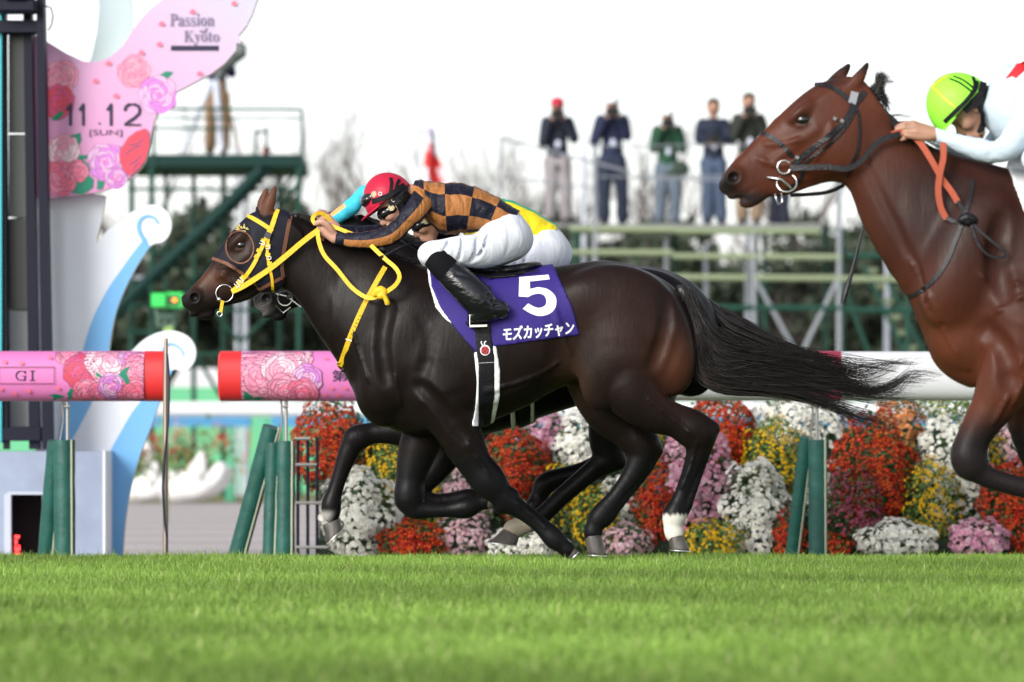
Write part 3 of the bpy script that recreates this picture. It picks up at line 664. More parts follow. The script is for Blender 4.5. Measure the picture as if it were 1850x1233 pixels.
bxp('mirror', 15, 50, 50, 240, YS+.02, YS+.05, gl, FRm); bxp('mirror', 15, 52, 243, 392, YS+.02, YS+.05, mat('mirror_pale', (.19,.21,.20), rough=.3), FRm); bxp('mirror', 15, 56, 395, 560, YS+.02, YS+.05, mat('mirror_dim', (.07,.075,.07), rough=.3), FRm); bxp('panel', 15, 60, 562, 772, YS+.02, YS+.05, mat('panel_pale', (.42,.44,.45), rough=.5), FRm)
lb_ = bxp('lamp_bracket', 0, 78, 8, 34, YS-.45, YS-.28, M_dark, FRm, bev=.02); bxp('lamp_bracket', 20, 60, -20, 12, YS-.5, YS-.3, M_dark, FRm, bev=.02)
m = MB(); m.tube([tuple(W(*q, YS-.35)) for q in ((78,10),(92,14),(96,30),(93,46),(87,56))], .006, 6); m.build('cable', M_dark, FRm, True)
# base block with the lit digits
BB = empty('base_block', (X(90,30.7), 30.7, -.2)); tag(BB, 'blue grey block with a dark niche and red digits under the finish post', 'block')
M_blk = mat('block_grey', (.26,.31,.42), rough=.75, noise=.14, nscale=5, bump=.15, bscale=30)
YB = 30.6; zb = lambda y: Z(y,YB); xb = lambda x: X(x,YB)
m = MB()
for a, b, c, d in ((-60,12,816,1030),(76,186,816,1030),(12,76,816,893)): m.box(xb(a), xb(b), YB, YB+.6, zb(d), zb(c), bev=0)
m.build('shell', M_blk, BB); m = MB(); m.box(xb(186.3), xb(190), YB-.01, YB+.6, zb(1030), zb(815)); m.build('edge_trim', M_white if 'M_white' in globals() else mat('white_cloth', (.75,.76,.78)), BB)
m = MB(); m.box(xb(10), xb(78), YB+.35, YB+.4, zb(1030), zb(890)); m.build('niche_back', mat('niche_dark', (.006,.005,.006), rough=.9), BB)
m = MB()
for a, b, c, d in ((8,13,893,1030),(13,78,889,894),(13,20,894,1030)): m.box(xb(a), xb(b), YB-.012, YB+.03, zb(d), zb(c))
m.build('niche_frame', mat('frame_pale', (.45,.50,.58), rough=.6), BB)
M_led = mat('led_red', (.5,0,0), emit=((1,.03,.03), 4))
m = MB()
for a, b, c, d in ((25,33,968,973),(25,29,975,984),(25,28,986,992),(31,34,986,994),(25,34,992,996),(26,30,997,1004),(30,34,1000,1004)): m.box(xb(a), xb(b), YB+.06, YB+.07, zb(d), zb(c))
m.build('digits', M_led, BB)
# tracking camera on its pole
TC = empty('camera_unit', (X(303,45), 45, -.2)); tag(TC, 'bright green boxed camera unit on a yellow green pole between the curls', 'camera')
Mgr = mat('unit_green', (.03,.62,.10), rough=.45)
q = MB(); q.box(X(276,45), X(302,45), 44.8, 45.2, Z(556,45), Z(531,45), bev=.01); q.box(X(302,45), X(332,45), 44.86, 45.14, Z(557,45), Z(529,45), bev=.01); q.build('housing', Mgr, TC)
q = MB(); q.box(X(306,45), X(324,45), 44.84, 44.86, Z(552,45), Z(535,45)); q.build('window', mat('unit_glass', (.03,.05,.03), rough=.2), TC)
q = MB(); q.box(X(314,45), X(321,45), 44.83, 44.838, Z(546,45), Z(541,45)); q.build('lamp', mat('amber', (.5,.2,0), emit=((1,.35,.02), 2)), TC)
q = MB(); [q.tube([W(x,558,45), W(x+d,590,45)], .035, 8) for x, d in ((284,5),(318,-5),(300,0))]; q.tube([W(288,572,45), W(316,572,45)], .06, 10); q.tube([W(290,590,45), W(314,590,45)], .03, 8); q.build('gimbal', mat('gimbal_grey', (.05,.10,.07), rough=.5), TC, True)
q = MB(); q.tube([W(309,590,45), W(303,640,45)], .04, 8); q.tube([W(300,590,45), Vector((X(300,45),45,-.2))], .028, 8); q.build('pole', mat('unit_pole', (.25,.42,.10), rough=.5), TC, True)
# ================= bank of chrysanthemums =================
M_petal = mat('petals', rough=.6, attr='Col', spec=.25)
n1 = M_petal.node_tree.nodes; l1 = M_petal.node_tree.links; t1 = n1.new('ShaderNodeBsdfTranslucent'); x1 = n1.new('ShaderNodeMixShader'); x1.inputs[0].default_value = .3
l1.new(n1['Attribute'].outputs['Color'], t1.inputs[0]); l1.new(n1['Principled BSDF'].outputs[0], x1.inputs[1]); l1.new(t1.outputs[0], x1.inputs[2]); l1.new(x1.outputs[0], n1['Material Output'].inputs[0])
M_leafg = mat('leaves', rough=.6, attr='Col', spec=.3)
def flower_tpl(n, cup, cen):                          # petal ring + centre dome: verts (x,y,z) z = outward, colour index
    V = []; T = []; ci = []
    V.append((0,0,.10)); ci.append(2)
    for i in range(n):
        a = 6.283*i/n; V.append((math.cos(a)*cen, math.sin(a)*cen, .16)); ci.append(2)
    for i in range(n): T.append((0, 1+i, 1+(i+1)%n))
    for ring, (r0, z0, z1) in enumerate(((1.0, .02, cup),(.72, .12, cup*1.6))):
        b0 = len(V)
        for i in range(n):
            a = 6.283*(i+.5*ring)/n; da = 6.283/n*.42; k = ring
            V.append((math.cos(a)*cen*.8, math.sin(a)*cen*.8, z0)); ci.append(1)
            V.append((math.cos(a-da)*r0*.75, math.sin(a-da)*r0*.75, z0+z1*.6)); ci.append(0); V.append((math.cos(a+da)*r0*.75, math.sin(a+da)*r0*.75, z0+z1*.6)); ci.append(0)
            V.append((math.cos(a)*r0, math.sin(a)*r0, z0+z1*.7)); ci.append(0)
            q = b0+i*4; T += [(q, q+1, q+2), (q+1, q+3, q+2)]
    return np.array(V), np.array(T), np.array(ci)
FT = flower_tpl(9, .12, .26)
LEAF_V = np.array([(-.5,0,0),(0,-.28,.05),(0,.28,.05),(.5,0,0)]); LEAF_T = np.array([(0,1,2),(1,3,2)])
def bent(rs, P, Nn, scale, V, T):
    n = len(P); a = rs.rand(n)*6.283; up = np.tile(np.array((0,0,1.)), (n,1)); t1 = np.cross(Nn, up); t1 /= np.linalg.norm(t1, axis=1)[:,None]+1e-6; t2 = np.cross(Nn, t1)
    e1 = t1*np.cos(a)[:,None]+t2*np.sin(a)[:,None]; e2 = np.cross(Nn, e1)
    W3 = P[:,None,:]+scale[:,None,None]*(V[None,:,0,None]*e1[:,None,:]+V[None,:,1,None]*e2[:,None,:]+V[None,:,2,None]*Nn[:,None,:])
    return W3.reshape(-1,3), (np.arange(n)[:,None,None]*len(V)+T[None]).reshape(-1,3)
KINDS = {'R': ((.42,.012,.010),(.50,.05,.01),(.80,.26,.02),.0165,760,(.05,.10,.03),'deep red orange'), 'W': ((.95,.95,.92),(.90,.90,.80),(.70,.68,.30),.020,640,(.045,.09,.03),'white'),
         'Y': ((.80,.52,.01),(.70,.42,.01),(.55,.30,.01),.0125,430,(.11,.19,.045),'yellow'), 'P': ((.66,.32,.48),(.60,.20,.38),(.60,.36,.20),.0215,560,(.04,.08,.03),'pink'),
         'L': ((.60,.38,.50),(.62,.40,.40),(.78,.50,.06),.0185,480,(.05,.09,.03),'lilac'), 'M': ((.32,.05,.14),(.28,.04,.12),(.45,.25,.05),.015,300,(.05,.09,.03),'magenta'),
         'O': ((.70,.28,.12),(.74,.36,.10),(.75,.42,.05),.018,500,(.06,.09,.03),'peach'), 'G': ((.55,.50,.05),(.5,.45,.05),(.5,.4,.05),.010,160,(.12,.20,.05),'green budding')}
def plant(cx, y0, y1, wpx, kind, Yd, seed, label, dens=1.0):
    rs = np.random.RandomState(seed); c0, c1, c2, fr_, cnt, lg, _ = KINDS[kind]
    zt, zb = Z(y0,Yd), Z(y1,Yd); x = X(cx,Yd); rx = wpx*Yd/F/2*1.13; rz = (zt-zb)/2*1.07; ry = min(rx, .22); zc = (zt+zb)/2
    o = empty('chrysanthemum', (x, Yd, zb)); tag(o, label, 'flower', 'chrysanthemums in the flower bank')
    area = (rx*rz+rx*ry+ry*rz)/(.2*.25+.2*.2+.2*.25); n = int(cnt*area*1.75*dens)
    d = rs.randn(n,3); d[:,1] -= .5*np.abs(d[:,1]); d /= np.linalg.norm(d, axis=1)[:,None]
    lob = 1+.09*np.sin(d[:,0]*7+seed)+.08*np.sin(d[:,2]*9+seed*2)+.05*np.sin(d[:,0]*13+d[:,2]*11)
    fl = rs.rand(n)
    P = np.stack([d[:,0]*rx, d[:,1]*ry, d[:,2]*rz], 1)*lob[:,None]
    P[:,0] *= 1-.12*np.clip(-d[:,2],0,1); P = P*(rs.uniform(.93,1.02,n))[:,None]+np.array((0,0,zc-zb))
    Nn = np.stack([d[:,0]/rx, d[:,1]/ry, d[:,2]/rz], 1); Nn /= np.linalg.norm(Nn, axis=1)[:,None]; Nn = Nn+rs.randn(n,3)*.28+np.array((0,-.25,.5)); Nn /= np.linalg.norm(Nn, axis=1)[:,None]
    keep = np.sin(P[:,0]*41+seed)*np.sin(P[:,2]*37+seed*3)+rs.rand(n)*.9 > (-.62 if kind not in 'YGM' else -.2); P, Nn = P[keep], Nn[keep]; n = len(P)
    sc = fr_*.88*rs.uniform(.65,1.25,n); V, T = bent(rs, P, Nn, sc, FT[0], FT[1])
    cc = np.array([c0,c1,c2])[FT[2]]; C = (cc[None]*rs.uniform(.72,1.15,(n,1,1)))
    if kind == 'R': C[:, FT[2]==0] *= rs.uniform(.7,1.3,(n,1,1)); m_ = rs.rand(n) < .12; C[m_] = C[m_]*.5+np.array((.62,.14,.01))*.5
    if kind in 'LP': m_ = rs.rand(n) < .3; C[m_] = C[m_]*.5+np.array((.75,.66,.68))*.5
    fo = fastmesh('flowers', V, T, M_petal, np.clip(C,0,1).reshape(-1,3), parent=o); fo['kind'] = 'stuff'
    m = int(1500*area); d = rs.randn(m,3); d /= np.linalg.norm(d, axis=1)[:,None]; r = rs.uniform(.72,.97,m)
    P = np.stack([d[:,0]*rx, d[:,1]*ry, d[:,2]*rz], 1)*r[:,None]+np.array((0,0,zc-zb)); Nn = d+rs.randn(m,3)*.6; Nn /= np.linalg.norm(Nn, axis=1)[:,None]
    V, T = bent(rs, P, Nn, rs.uniform(.018,.034,m), LEAF_V, LEAF_T); C = np.array(lg)[None,None]*rs.uniform(.5,1.5,(m,1,1))*np.ones((1,4,1))
    fastmesh('foliage', V, T, M_leafg, C.reshape(-1,3), parent=o)
    return o
PL = [(598,722,890,132,'R',29.5,'deep red orange mound above the left end of the flower bank'),(706,792,932,86,'Y',29.2,'yellow budded mound between the folded leading hooves'),
 (650,848,1008,122,'W',28.7,'tall white mound at the left end beside the black rack'),(748,944,1010,110,'R',28.5,'low red mound next to the tall white one at turf level'),
 (842,842,942,104,'L',29.1,'lilac mound with yellow eyes behind the folded foreleg'),(838,926,1008,96,'L',28.6,'low lilac mound at turf level right of a low red one'),
 (770,862,965,70,'Y',29.0,'yellow mound behind the knee of the number 5 horse'),(824,818,880,60,'W',29.4,'small white mound under the belly of the number 5 horse'),
 (928,772,942,118,'R',29.2,'red mound behind the straight foreleg under the belly'),(984,742,836,92,'P',29.6,'pink mound just under the belly near the girth ends'),
 (1046,752,872,92,'W',29.5,'white mound under the flank in the upper row'),(1022,836,960,100,'Y',29.1,'yellow green mound between foreleg and hind hooves'),
 (1076,880,1006,86,'Y',28.8,'yellow green mound left of the vertical hind cannon'),(950,958,1012,126,'W',28.5,'low white mound at turf level under the far hind hoof'),
 (1124,860,968,70,'W',29.0,'white mound between the two hind legs'),(1130,948,1008,84,'L',28.5,'low lilac mound between the two hind hooves'),
 (1196,832,1002,102,'R',28.9,'red mound behind the hind cannon with the white sock'),(1256,784,966,134,'P',28.9,'tall pink mound right of the white sock'),
 (1302,716,846,120,'R',29.5,'red mound under the rail behind the hock'),(1290,940,1008,104,'Y',28.5,'low yellow mound right of the white socked hoof'),
 (1364,836,1006,110,'W',28.7,'tall white mound left of the green padded posts'),(1402,754,926,106,'Y',29.2,'yellow budded dome left of the green padded posts'),
 (1446,706,830,158,'W',29.7,'broad white mound under the flying tail'),(1424,922,1008,60,'R',28.6,'low red mound behind the slanting padded post'),
 (1540,848,1006,108,'M',28.8,'dark magenta mound right of the green padded posts'),(1578,756,966,146,'R',29.0,'large red mound under the tip of the tail'),
 (1626,712,842,84,'O',29.6,'peach mound behind the tip of the tail'),(1682,826,1000,96,'Y',28.9,'yellow mound below the bay horse knee'),
 (1620,942,1008,122,'W',28.5,'low white mound at turf level right of the padded posts'),(1710,692,768,96,'G',29.8,'green budding dome below the bay horse chest'),
 (1722,752,948,130,'W',29.1,'white mound behind the bay horse knee'),(1768,940,1008,104,'P',28.5,'low pink mound under the bay horse foreleg'),
 (1824,842,1004,104,'R',28.8,'red mound at the right edge under the bay horse'),(1826,758,866,84,'L',29.4,'lilac mound at the right edge behind the bay foreleg'),
 (1784,778,862,60,'Y',29.3,'small yellow mound between bay knee and bay forearm'),(1500,966,1008,70,'R',28.55,'small red mound at the foot of the upright padded post'),
 (1475,830,960,90,'W',29.3,'white mound mostly hidden by the right padded posts'),(1160,770,850,80,'Y',29.6,'yellow mound glimpsed behind the hind thighs'),(880,870,960,70,'M',29.3,'magenta green mound glimpsed behind the foreleg')]
for i, (cx, y0, y1, wpx, kd, Yd, lb) in enumerate(PL): plant(cx, y0, y1, wpx, kd, Yd, 100+i, lb)
# dark stepped stand carrying the pots
M_stand = mat('stand_green', (.02,.035,.02), rough=.9, noise=.4, nscale=8)
m = MB()
for k, (ya, yb2, zt) in enumerate(((28.75,29.15,.02),(29.15,29.6,.40),(29.6,30.0,.74))): m.box(X(575,29), X(1900,29), ya, yb2-.003, -.2, zt)
o = m.build('flower_stand', M_stand); tag(o, 'dark stepped stand under the chrysanthemum bank', 'stand')
rsL = np.random.RandomState(5); n = 5200; P = np.stack([rsL.uniform(X(590,29), X(1890,29), n), rsL.uniform(28.7, 29.9, n), np.zeros(n)], 1); P[:,2] = np.interp(P[:,1], [28.7,29.9], [.06,.86])+rsL.uniform(-.12,.06,n)
Nn = rsL.randn(n,3)+np.array((0,-.6,.6)); Nn /= np.linalg.norm(Nn, axis=1)[:,None]; V, T = bent(rsL, P, Nn, rsL.uniform(.03,.06,n), LEAF_V, LEAF_T)
tag(fastmesh('undergrowth', V, T, M_leafg, (np.array((.045,.085,.03))[None,None]*rsL.uniform(.5,1.5,(n,1,1))*np.ones((1,4,1))).reshape(-1,3)), kind='stuff')
# black rack with pale crossbars
rk = empty('rack', (X(558,28.6),28.6,-.2)); tag(rk, 'black upright rack with pale crossbars at the left end of the flower bank', 'rack')
for x in (538, 556, 573): 
    q = MB(); q.tube([W(x,790,28.6), W(x,1030,28.6)], .011, 8); q.build('upright', M_dark, rk, True)
for y, x1 in ((793,560),(840,572),(909,586),(989,592)):
    q = MB(); q.tube([W(534,y,28.57), W(x1,y,28.57)], .011, 8); q.build('crossbar', M_galv, rk, True)
# ================= far rail, green wall, swans, tents =================
M_bluep = mat('rail_blue', (.05,.24,.46), rough=.45); M_gpost = mat('post_green', (.10,.42,.25), rough=.5); M_gpanel = mat('panel_green', (.12,.46,.24), rough=.6, noise=.1, nscale=1)
FRr = empty('far_rail', (0,58,-.2)); tag(FRr, 'far straight rail with white top and blue lower side on green posts', 'rail')
m = MB(); m.box(-9, 9, 58, 58.3, Z(753,58), Z(726,58), bev=.05); m.build('white_top', M_railwhite, FRr)
for a, b in ((-400,452),(461,481),(489,2300)):
    m = MB(); m.box(X(a,58), X(b,58), 58.02, 58.26, Z(771,58), Z(753.5,58)); m.build('blue_side', M_bluep if a != 461 else M_gpost, FRr)
for x in (-60,178,415,652,890,1128,1365,1602,1840): m = MB(); m.box(X(x-9,58), X(x+9,58), 58.05, 58.2, -.22, Z(771.5,58), bev=.01); m.build('post', M_gpost, FRr)
m = MB(); m.box(-11, 11, 67, 67.1, -.2, Z(700,67)); gw = m.build('green_wall', M_gpanel); tag(gw, 'long low green board wall beyond the dirt track', 'wall')
sheet('infield_lawn', -60, 60, [57, 66.9], M_lawn, .004)
M_tent = mat('tent_white', (.75,.75,.75), rough=.7)
def tent(px, wpx, yt, lbl):
    Yd = 72; o = empty('tent', (X(px,Yd), Yd, -.2)); tag(o, lbl, 'tent', 'white tents beyond the green wall')
    x0, x1 = X(px-wpx/2,Yd), X(px+wpx/2,Yd); zt = Z(yt,Yd); ze = zt-.35; q = MB(); cx_ = (x0+x1)/2
    q.add([(x0,Yd,ze),(x1,Yd,ze),(x1,Yd+2,ze),(x0,Yd+2,ze),(cx_-.3,Yd+1,zt),(cx_+.3,Yd+1,zt)], [(0,1,5,4),(1,2,5),(2,3,4,5),(3,0,4),(0,3,2,1)]); q.build('roof', M_tent, o)
    q = MB(); q.box(x0+.02, x1-.02, Yd+.03, Yd+.06, ze-.25, ze-.01); q.build('valance', M_tent, o)
    for xx in (x0+.05, x1-.05):
        for yy in (Yd+.05, Yd+1.95): q = MB(); q.tube([(xx,yy,-.2),(xx,yy,ze)], .03, 6); q.build('leg', M_galv, o)
tent(352, 92, 664, 'white tent roof right of the lower curl of the finish post'); tent(590, 80, 672, 'white tent roof under the rail right of the left post group'); tent(1120, 120, 672, 'white tent roof hidden behind the lead horse belly'); tent(1690, 110, 676, 'white tent roof behind the bay horse chest')
FS = Frame(56.5)
def swan(u, label, flip=1, S=1.0, seed=0):
    r_ = empty('swan_planter', FS.w(np.array((u, 905, 0)))); tag(r_, label, 'planter', 'white swan planters')
    v = Vol((u-110*S, 780, -70), (u+110*S, 915, 70), 2.2); f = flip*S; g = lambda a, b: (u+a*f, 905+b*S)
    v.ell((*g(0,-24),0), (62*S,26*S,30*S), -8*flip, k=8)
    v.chain([(*g(-48,-26),0,15*S),(*g(-66,-44),0,9*S),(*g(-60,-66),0,7*S),(*g(-66,-82),0,8*S),(*g(-78,-80),0,4*S)], k=8)
    for sg in (-1,1): v.chain([(*g(-6,-22),sg*24*S,16*S),(*g(14,-46),sg*27*S,14*S),(*g(22,-74),sg*24*S,2*S)], k=8, sw=1.6); v.chain([(*g(10,-20),sg*22*S,15*S),(*g(38,-34),sg*22*S,11*S),(*g(48,-50),sg*18*S,9*S)], k=8, sw=1.5)
    v.ell((*g(56,-38),0), (10*S,15*S,10*S), 20*flip, k=6); v.ell((*g(2,-62),0), (34*S,20*S,16*S), 0, k=3, op='cut')
    FS.vol('body', v, M_tent, r_)
    rs = np.random.RandomState(seed); c = FS.w(np.array((*g(-6,-62),0.))); n = 420; L = np.array(r_.location)
    P = c-L+rs.randn(n,3)*np.array((.26,.14,.16))*S; Nn = rs.randn(n,3); Nn /= np.linalg.norm(Nn, axis=1)[:,None]
    V, T = bent(rs, P, Nn, rs.uniform(.06,.12,n), LEAF_V, LEAF_T); fastmesh('foliage', V, T, M_leafg, (np.array((.12,.17,.05))[None,None]*rs.uniform(.6,1.5,(n,1,1))*np.ones((1,4,1))).reshape(-1,3), parent=r_)
    V = []; T = []; C = []; 
    for i in range(46):
        b = c-L+rs.randn(3)*np.array((.34,.12,.10))*S+np.array((0,0,.12)); col = (.70,.02,.02) if rs.rand() < .78 else (.75,.72,.7)
        for k in range(16):
            p = b+np.array((rs.randn()*.02, rs.randn()*.02, k*.018)); q = rs.randn(3,3)*.022*(1-k/22)+p; T.append((len(V),len(V)+1,len(V)+2)); V += list(q); C += [col]*3
    fo = fastmesh('blooms', np.array(V), np.array(T), M_petal, np.array(C), parent=r_); fo['kind'] = 'stuff'
swan(342, 'white swan planter with raised wings full of red salvia between finish post and padded posts', 1, 1.18, 1); swan(262, 'white swan planter partly hidden behind the blue flame of the finish post', 1, .95, 2)
# ================= scaffold stands =================
M_scg = mat('scaffold_green', (.014,.058,.042), rough=.6, spec=.2); M_scl = mat('scaffold_pale', (.22,.27,.16), rough=.6); M_scs = mat('scaffold_steel', (.22,.24,.27), rough=.6); M_deck = mat('deck_grey', (.20,.21,.21), rough=.8); M_deckg = mat('deck_green', (.007,.032,.028), rough=.7, spec=.2); M_pw = mat('pole_white', (.52,.56,.66), rough=.5)
def pipe(par, name, p, q, r, m, Y1=60, Y2=None):
    b = MB(); b.tube([W(*p, Y1), W(*q, Y2 or Y1)], r, 8); return b.build(name, m, par, True)
S1_ = empty('scaffold', (X(1250,60),60,-.2)); tag(S1_, 'green pipe scaffold stand carrying the row of photographers', 'scaffold')
G0 = 900
for x, m_, Y_ in ((1040,M_scg,60),(1075,M_scs,60),(1204,M_scs,60.3),(1218,M_scg,61.6),(1362,M_scs,60),(1366,M_scg,61.6),(1382,M_scg,60.8),(1492,M_scg,61.6),(1516,M_scs,60),(1522,M_scg,60.8),(1640,M_scg,60)):
    pipe(S1_, 'standard', (x, 262 if x == 1075 else (300 if x == 1516 else 412)), (x, G0), .036, m_, Y_)
for y, a, b, m_ in ((414,1030,1216,M_scl),(417,1216,1480,M_scl),(456,1030,1215,M_scl),(463,1215,1372,M_scl),(464,1380,1520,M_scl),(501,1215,1350,M_scl),(502,1362,1516,M_scl),(504,1516,1640,M_scl),(556,1290,1520,M_scg),(560,1520,1650,M_scg),(462,1530,1700,M_scg)):
    pipe(S1_, 'ledger', (a,y), (b,y+1), .042, m_)
for a, b in (((1516,500),(1448,640)),((1518,500),(1570,640)),((1362,500),(1440,640)),((1560,480),(1640,650)),((1600,500),(1700,700))): pipe(S1_, 'brace', a, b, .03, M_scs if b[0] < 1460 else M_scg)
for k in range(6): pipe(S1_, 'stair_tread', (1562+k*14,490+k*28), (1585+k*14,490+k*28), .04, M_scl, 60.5)
for y, a, b in ((318,1075,1480),(262,1075,1480)): pipe(S1_, 'guard_rail', (a,y+2), (b,y), .010, M_scs, 60.05)
pipe(S1_, 'guard_rail', (905,250), (1142,312), .017, M_scs, 59.95); pipe(S1_, 'guard_rail', (903,318), (1075,340), .012, M_scs, 59.95); pipe(S1_, 'guard_rail', (905,246), (903,410), .016, M_scs, 59.95); pipe(S1_, 'guard_rail', (1142,322), (1480,330), .012, M_scs, 60)
m = MB(); m.box(X(1022,60), X(1485,60), 60.0, 62.0, Z(412,60), Z(405,60), bev=.01); m.build('deck', M_deck, S1_); m = MB(); m.box(X(900,60), X(1020,60), 60.0, 62.0, Z(412,60), Z(404,60), bev=.01); m.build('deck', M_deck, S1_)
pipe(S1_, 'standard', (905,412), (905,G0), .036, M_scg); pipe(S1_, 'standard', (970,412), (970,G0), .036, M_scg)
S2_ = empty('scaffold', (X(390,60),60,-.2)); tag(S2_, 'dark green scaffold tower with stairs behind the finish post', 'scaffold')
m = MB(); m.box(X(222,60), X(544,60), 60.0, 62.2, Z(303,60), Z(279,60), bev=.02); m.build('deck', M_deckg, S2_)
for x, y0, r_, Y_ in ((278,196,.026,60),(546,198,.022,60),(238,303,.04,60),(274,303,.04,60),(540,303,.036,60),(350,303,.035,62),(404,303,.04,62),(505,303,.036,62.1),(300,303,.03,61),(240,215,.02,61.9),(482,228,.02,60.4),(463,238,.02,60.4)):
    pipe(S2_, 'standard', (x,y0), (x, 303 if y0 < 300 else G0), r_, M_scg, Y_)
for y, a, b, r_ in ((197,278,546,.022),(213,278,546,.014),(232,278,420,.018),(342,230,545,.022),(502,225,270,.035),(551,200,280,.03),(600,225,300,.03),(640,300,560,.03),(455,230,290,.03),(560,340,560,.02),(238,460,484,.02)): pipe(S2_, 'ledger', (a,y), (b,y+1), r_, M_scg if r_ != .035 else M_scs)
m = MB(); m.tube([W(472,306,59.7), W(372,408,59.7), W(272,500,59.7), W(180,590,59.7)], .07, 8); m.build('stair_stringer', M_deckg, S2_, True)
m = MB(); m.tube([W(484,306,60.6), W(380,415,60.6), W(280,505,60.6), W(190,592,60.6)], .06, 8); m.build('stair_stringer', M_deckg, S2_, True)
for k in range(14): t = k/13; m = MB(); x_ = 470-190*t; y_ = 312+182*t; a = W(x_,y_,59.75); m.box(a.x-.12, a.x+.12, 59.7, 60.6, a.z-.02, a.z+.02); m.build('stair_tread', M_deckg, S2_)
for a, b in (((292,446),(434,619)),((300,560),(420,440)),((434,619),(560,500)),((538,306),(470,400)),((545,330),(500,380)),((330,600),(400,720)),((470,400),(560,560))): pipe(S2_, 'brace', a, b, .026, M_scg, 60.3)
# white flag poles
for x, y0, Yd, lb in ((1055,196,62.5,'white flag pole between the first two photographers'),(1275,440,62.5,'white pole below the stand, left of the pair'),(1350,392,62.5,'white pole below the fourth photographer'),(1602,430,62.5,'white pole beside the bay horse neck'),(443,300,63,'white pole behind the stairs of the left tower'),(757,196,63,'slender pole carrying the white and red flag'),(428,215,63.5,'thin pole rising behind the left tower deck')):
    m = MB(); m.tube([W(x,y0,Yd), W(x,905,Yd)], [.03,.055] if x not in (757,428) else [.018,.03], 10); tag(m.build('flag_pole', M_pw, None, True), lb, 'pole', 'white poles behind the stands')
def flag(name, pts_, Yd, lb, reds):
    o = empty(name, W(*pts_[0], Yd)); tag(o, lb, 'flag'); nx, ny = 14, 16; c = [np.array(p, float) for p in pts_]; V = []; Fc = []; mi = []
    for j in range(ny):
        for i in range(nx):
            a, b = i/(nx-1), j/(ny-1); p = (c[0]*(1-a)+c[1]*a)*(1-b)+(c[3]*(1-a)+c[2]*a)*b; q = W(p[0]+4*math.sin(b*5+a*2), p[1]+3*math.sin(a*6), Yd); q.y += .10*math.sin(a*8+b*3); V.append(tuple(q))
    for j in range(ny-1):
        for i in range(nx-1): Fc.append((j*nx+i, j*nx+i+1, (j+1)*nx+i+1, (j+1)*nx+i)); a, b = (i+.5)/(nx-1), (j+.5)/(ny-1); mi.append(reds(a,b))
    mkmesh('cloth', V, Fc, [mat('flag_white', (.74,.72,.80), rough=.8), mat('flag_red', (.62,.03,.03), rough=.8), mat('flag_blue', (.10,.10,.35), rough=.8)], o, True, mi=mi)
flag('flag', [(762,226),(780,236),(812,330),(766,338)], 62.9, 'white flag with a red star like figure behind the red helmet', lambda a, b: 1 if (abs(a-b*.2-.35) < .19 and .28 < b) or (abs(b-.52-a*.12) < .11) else (2 if b < .2 and a > .5 else 0))
flag('flag', [(476,240),(480,240),(492,278),(478,278)], 62, 'small red cloth on the deck of the left tower', lambda a, b: 1)
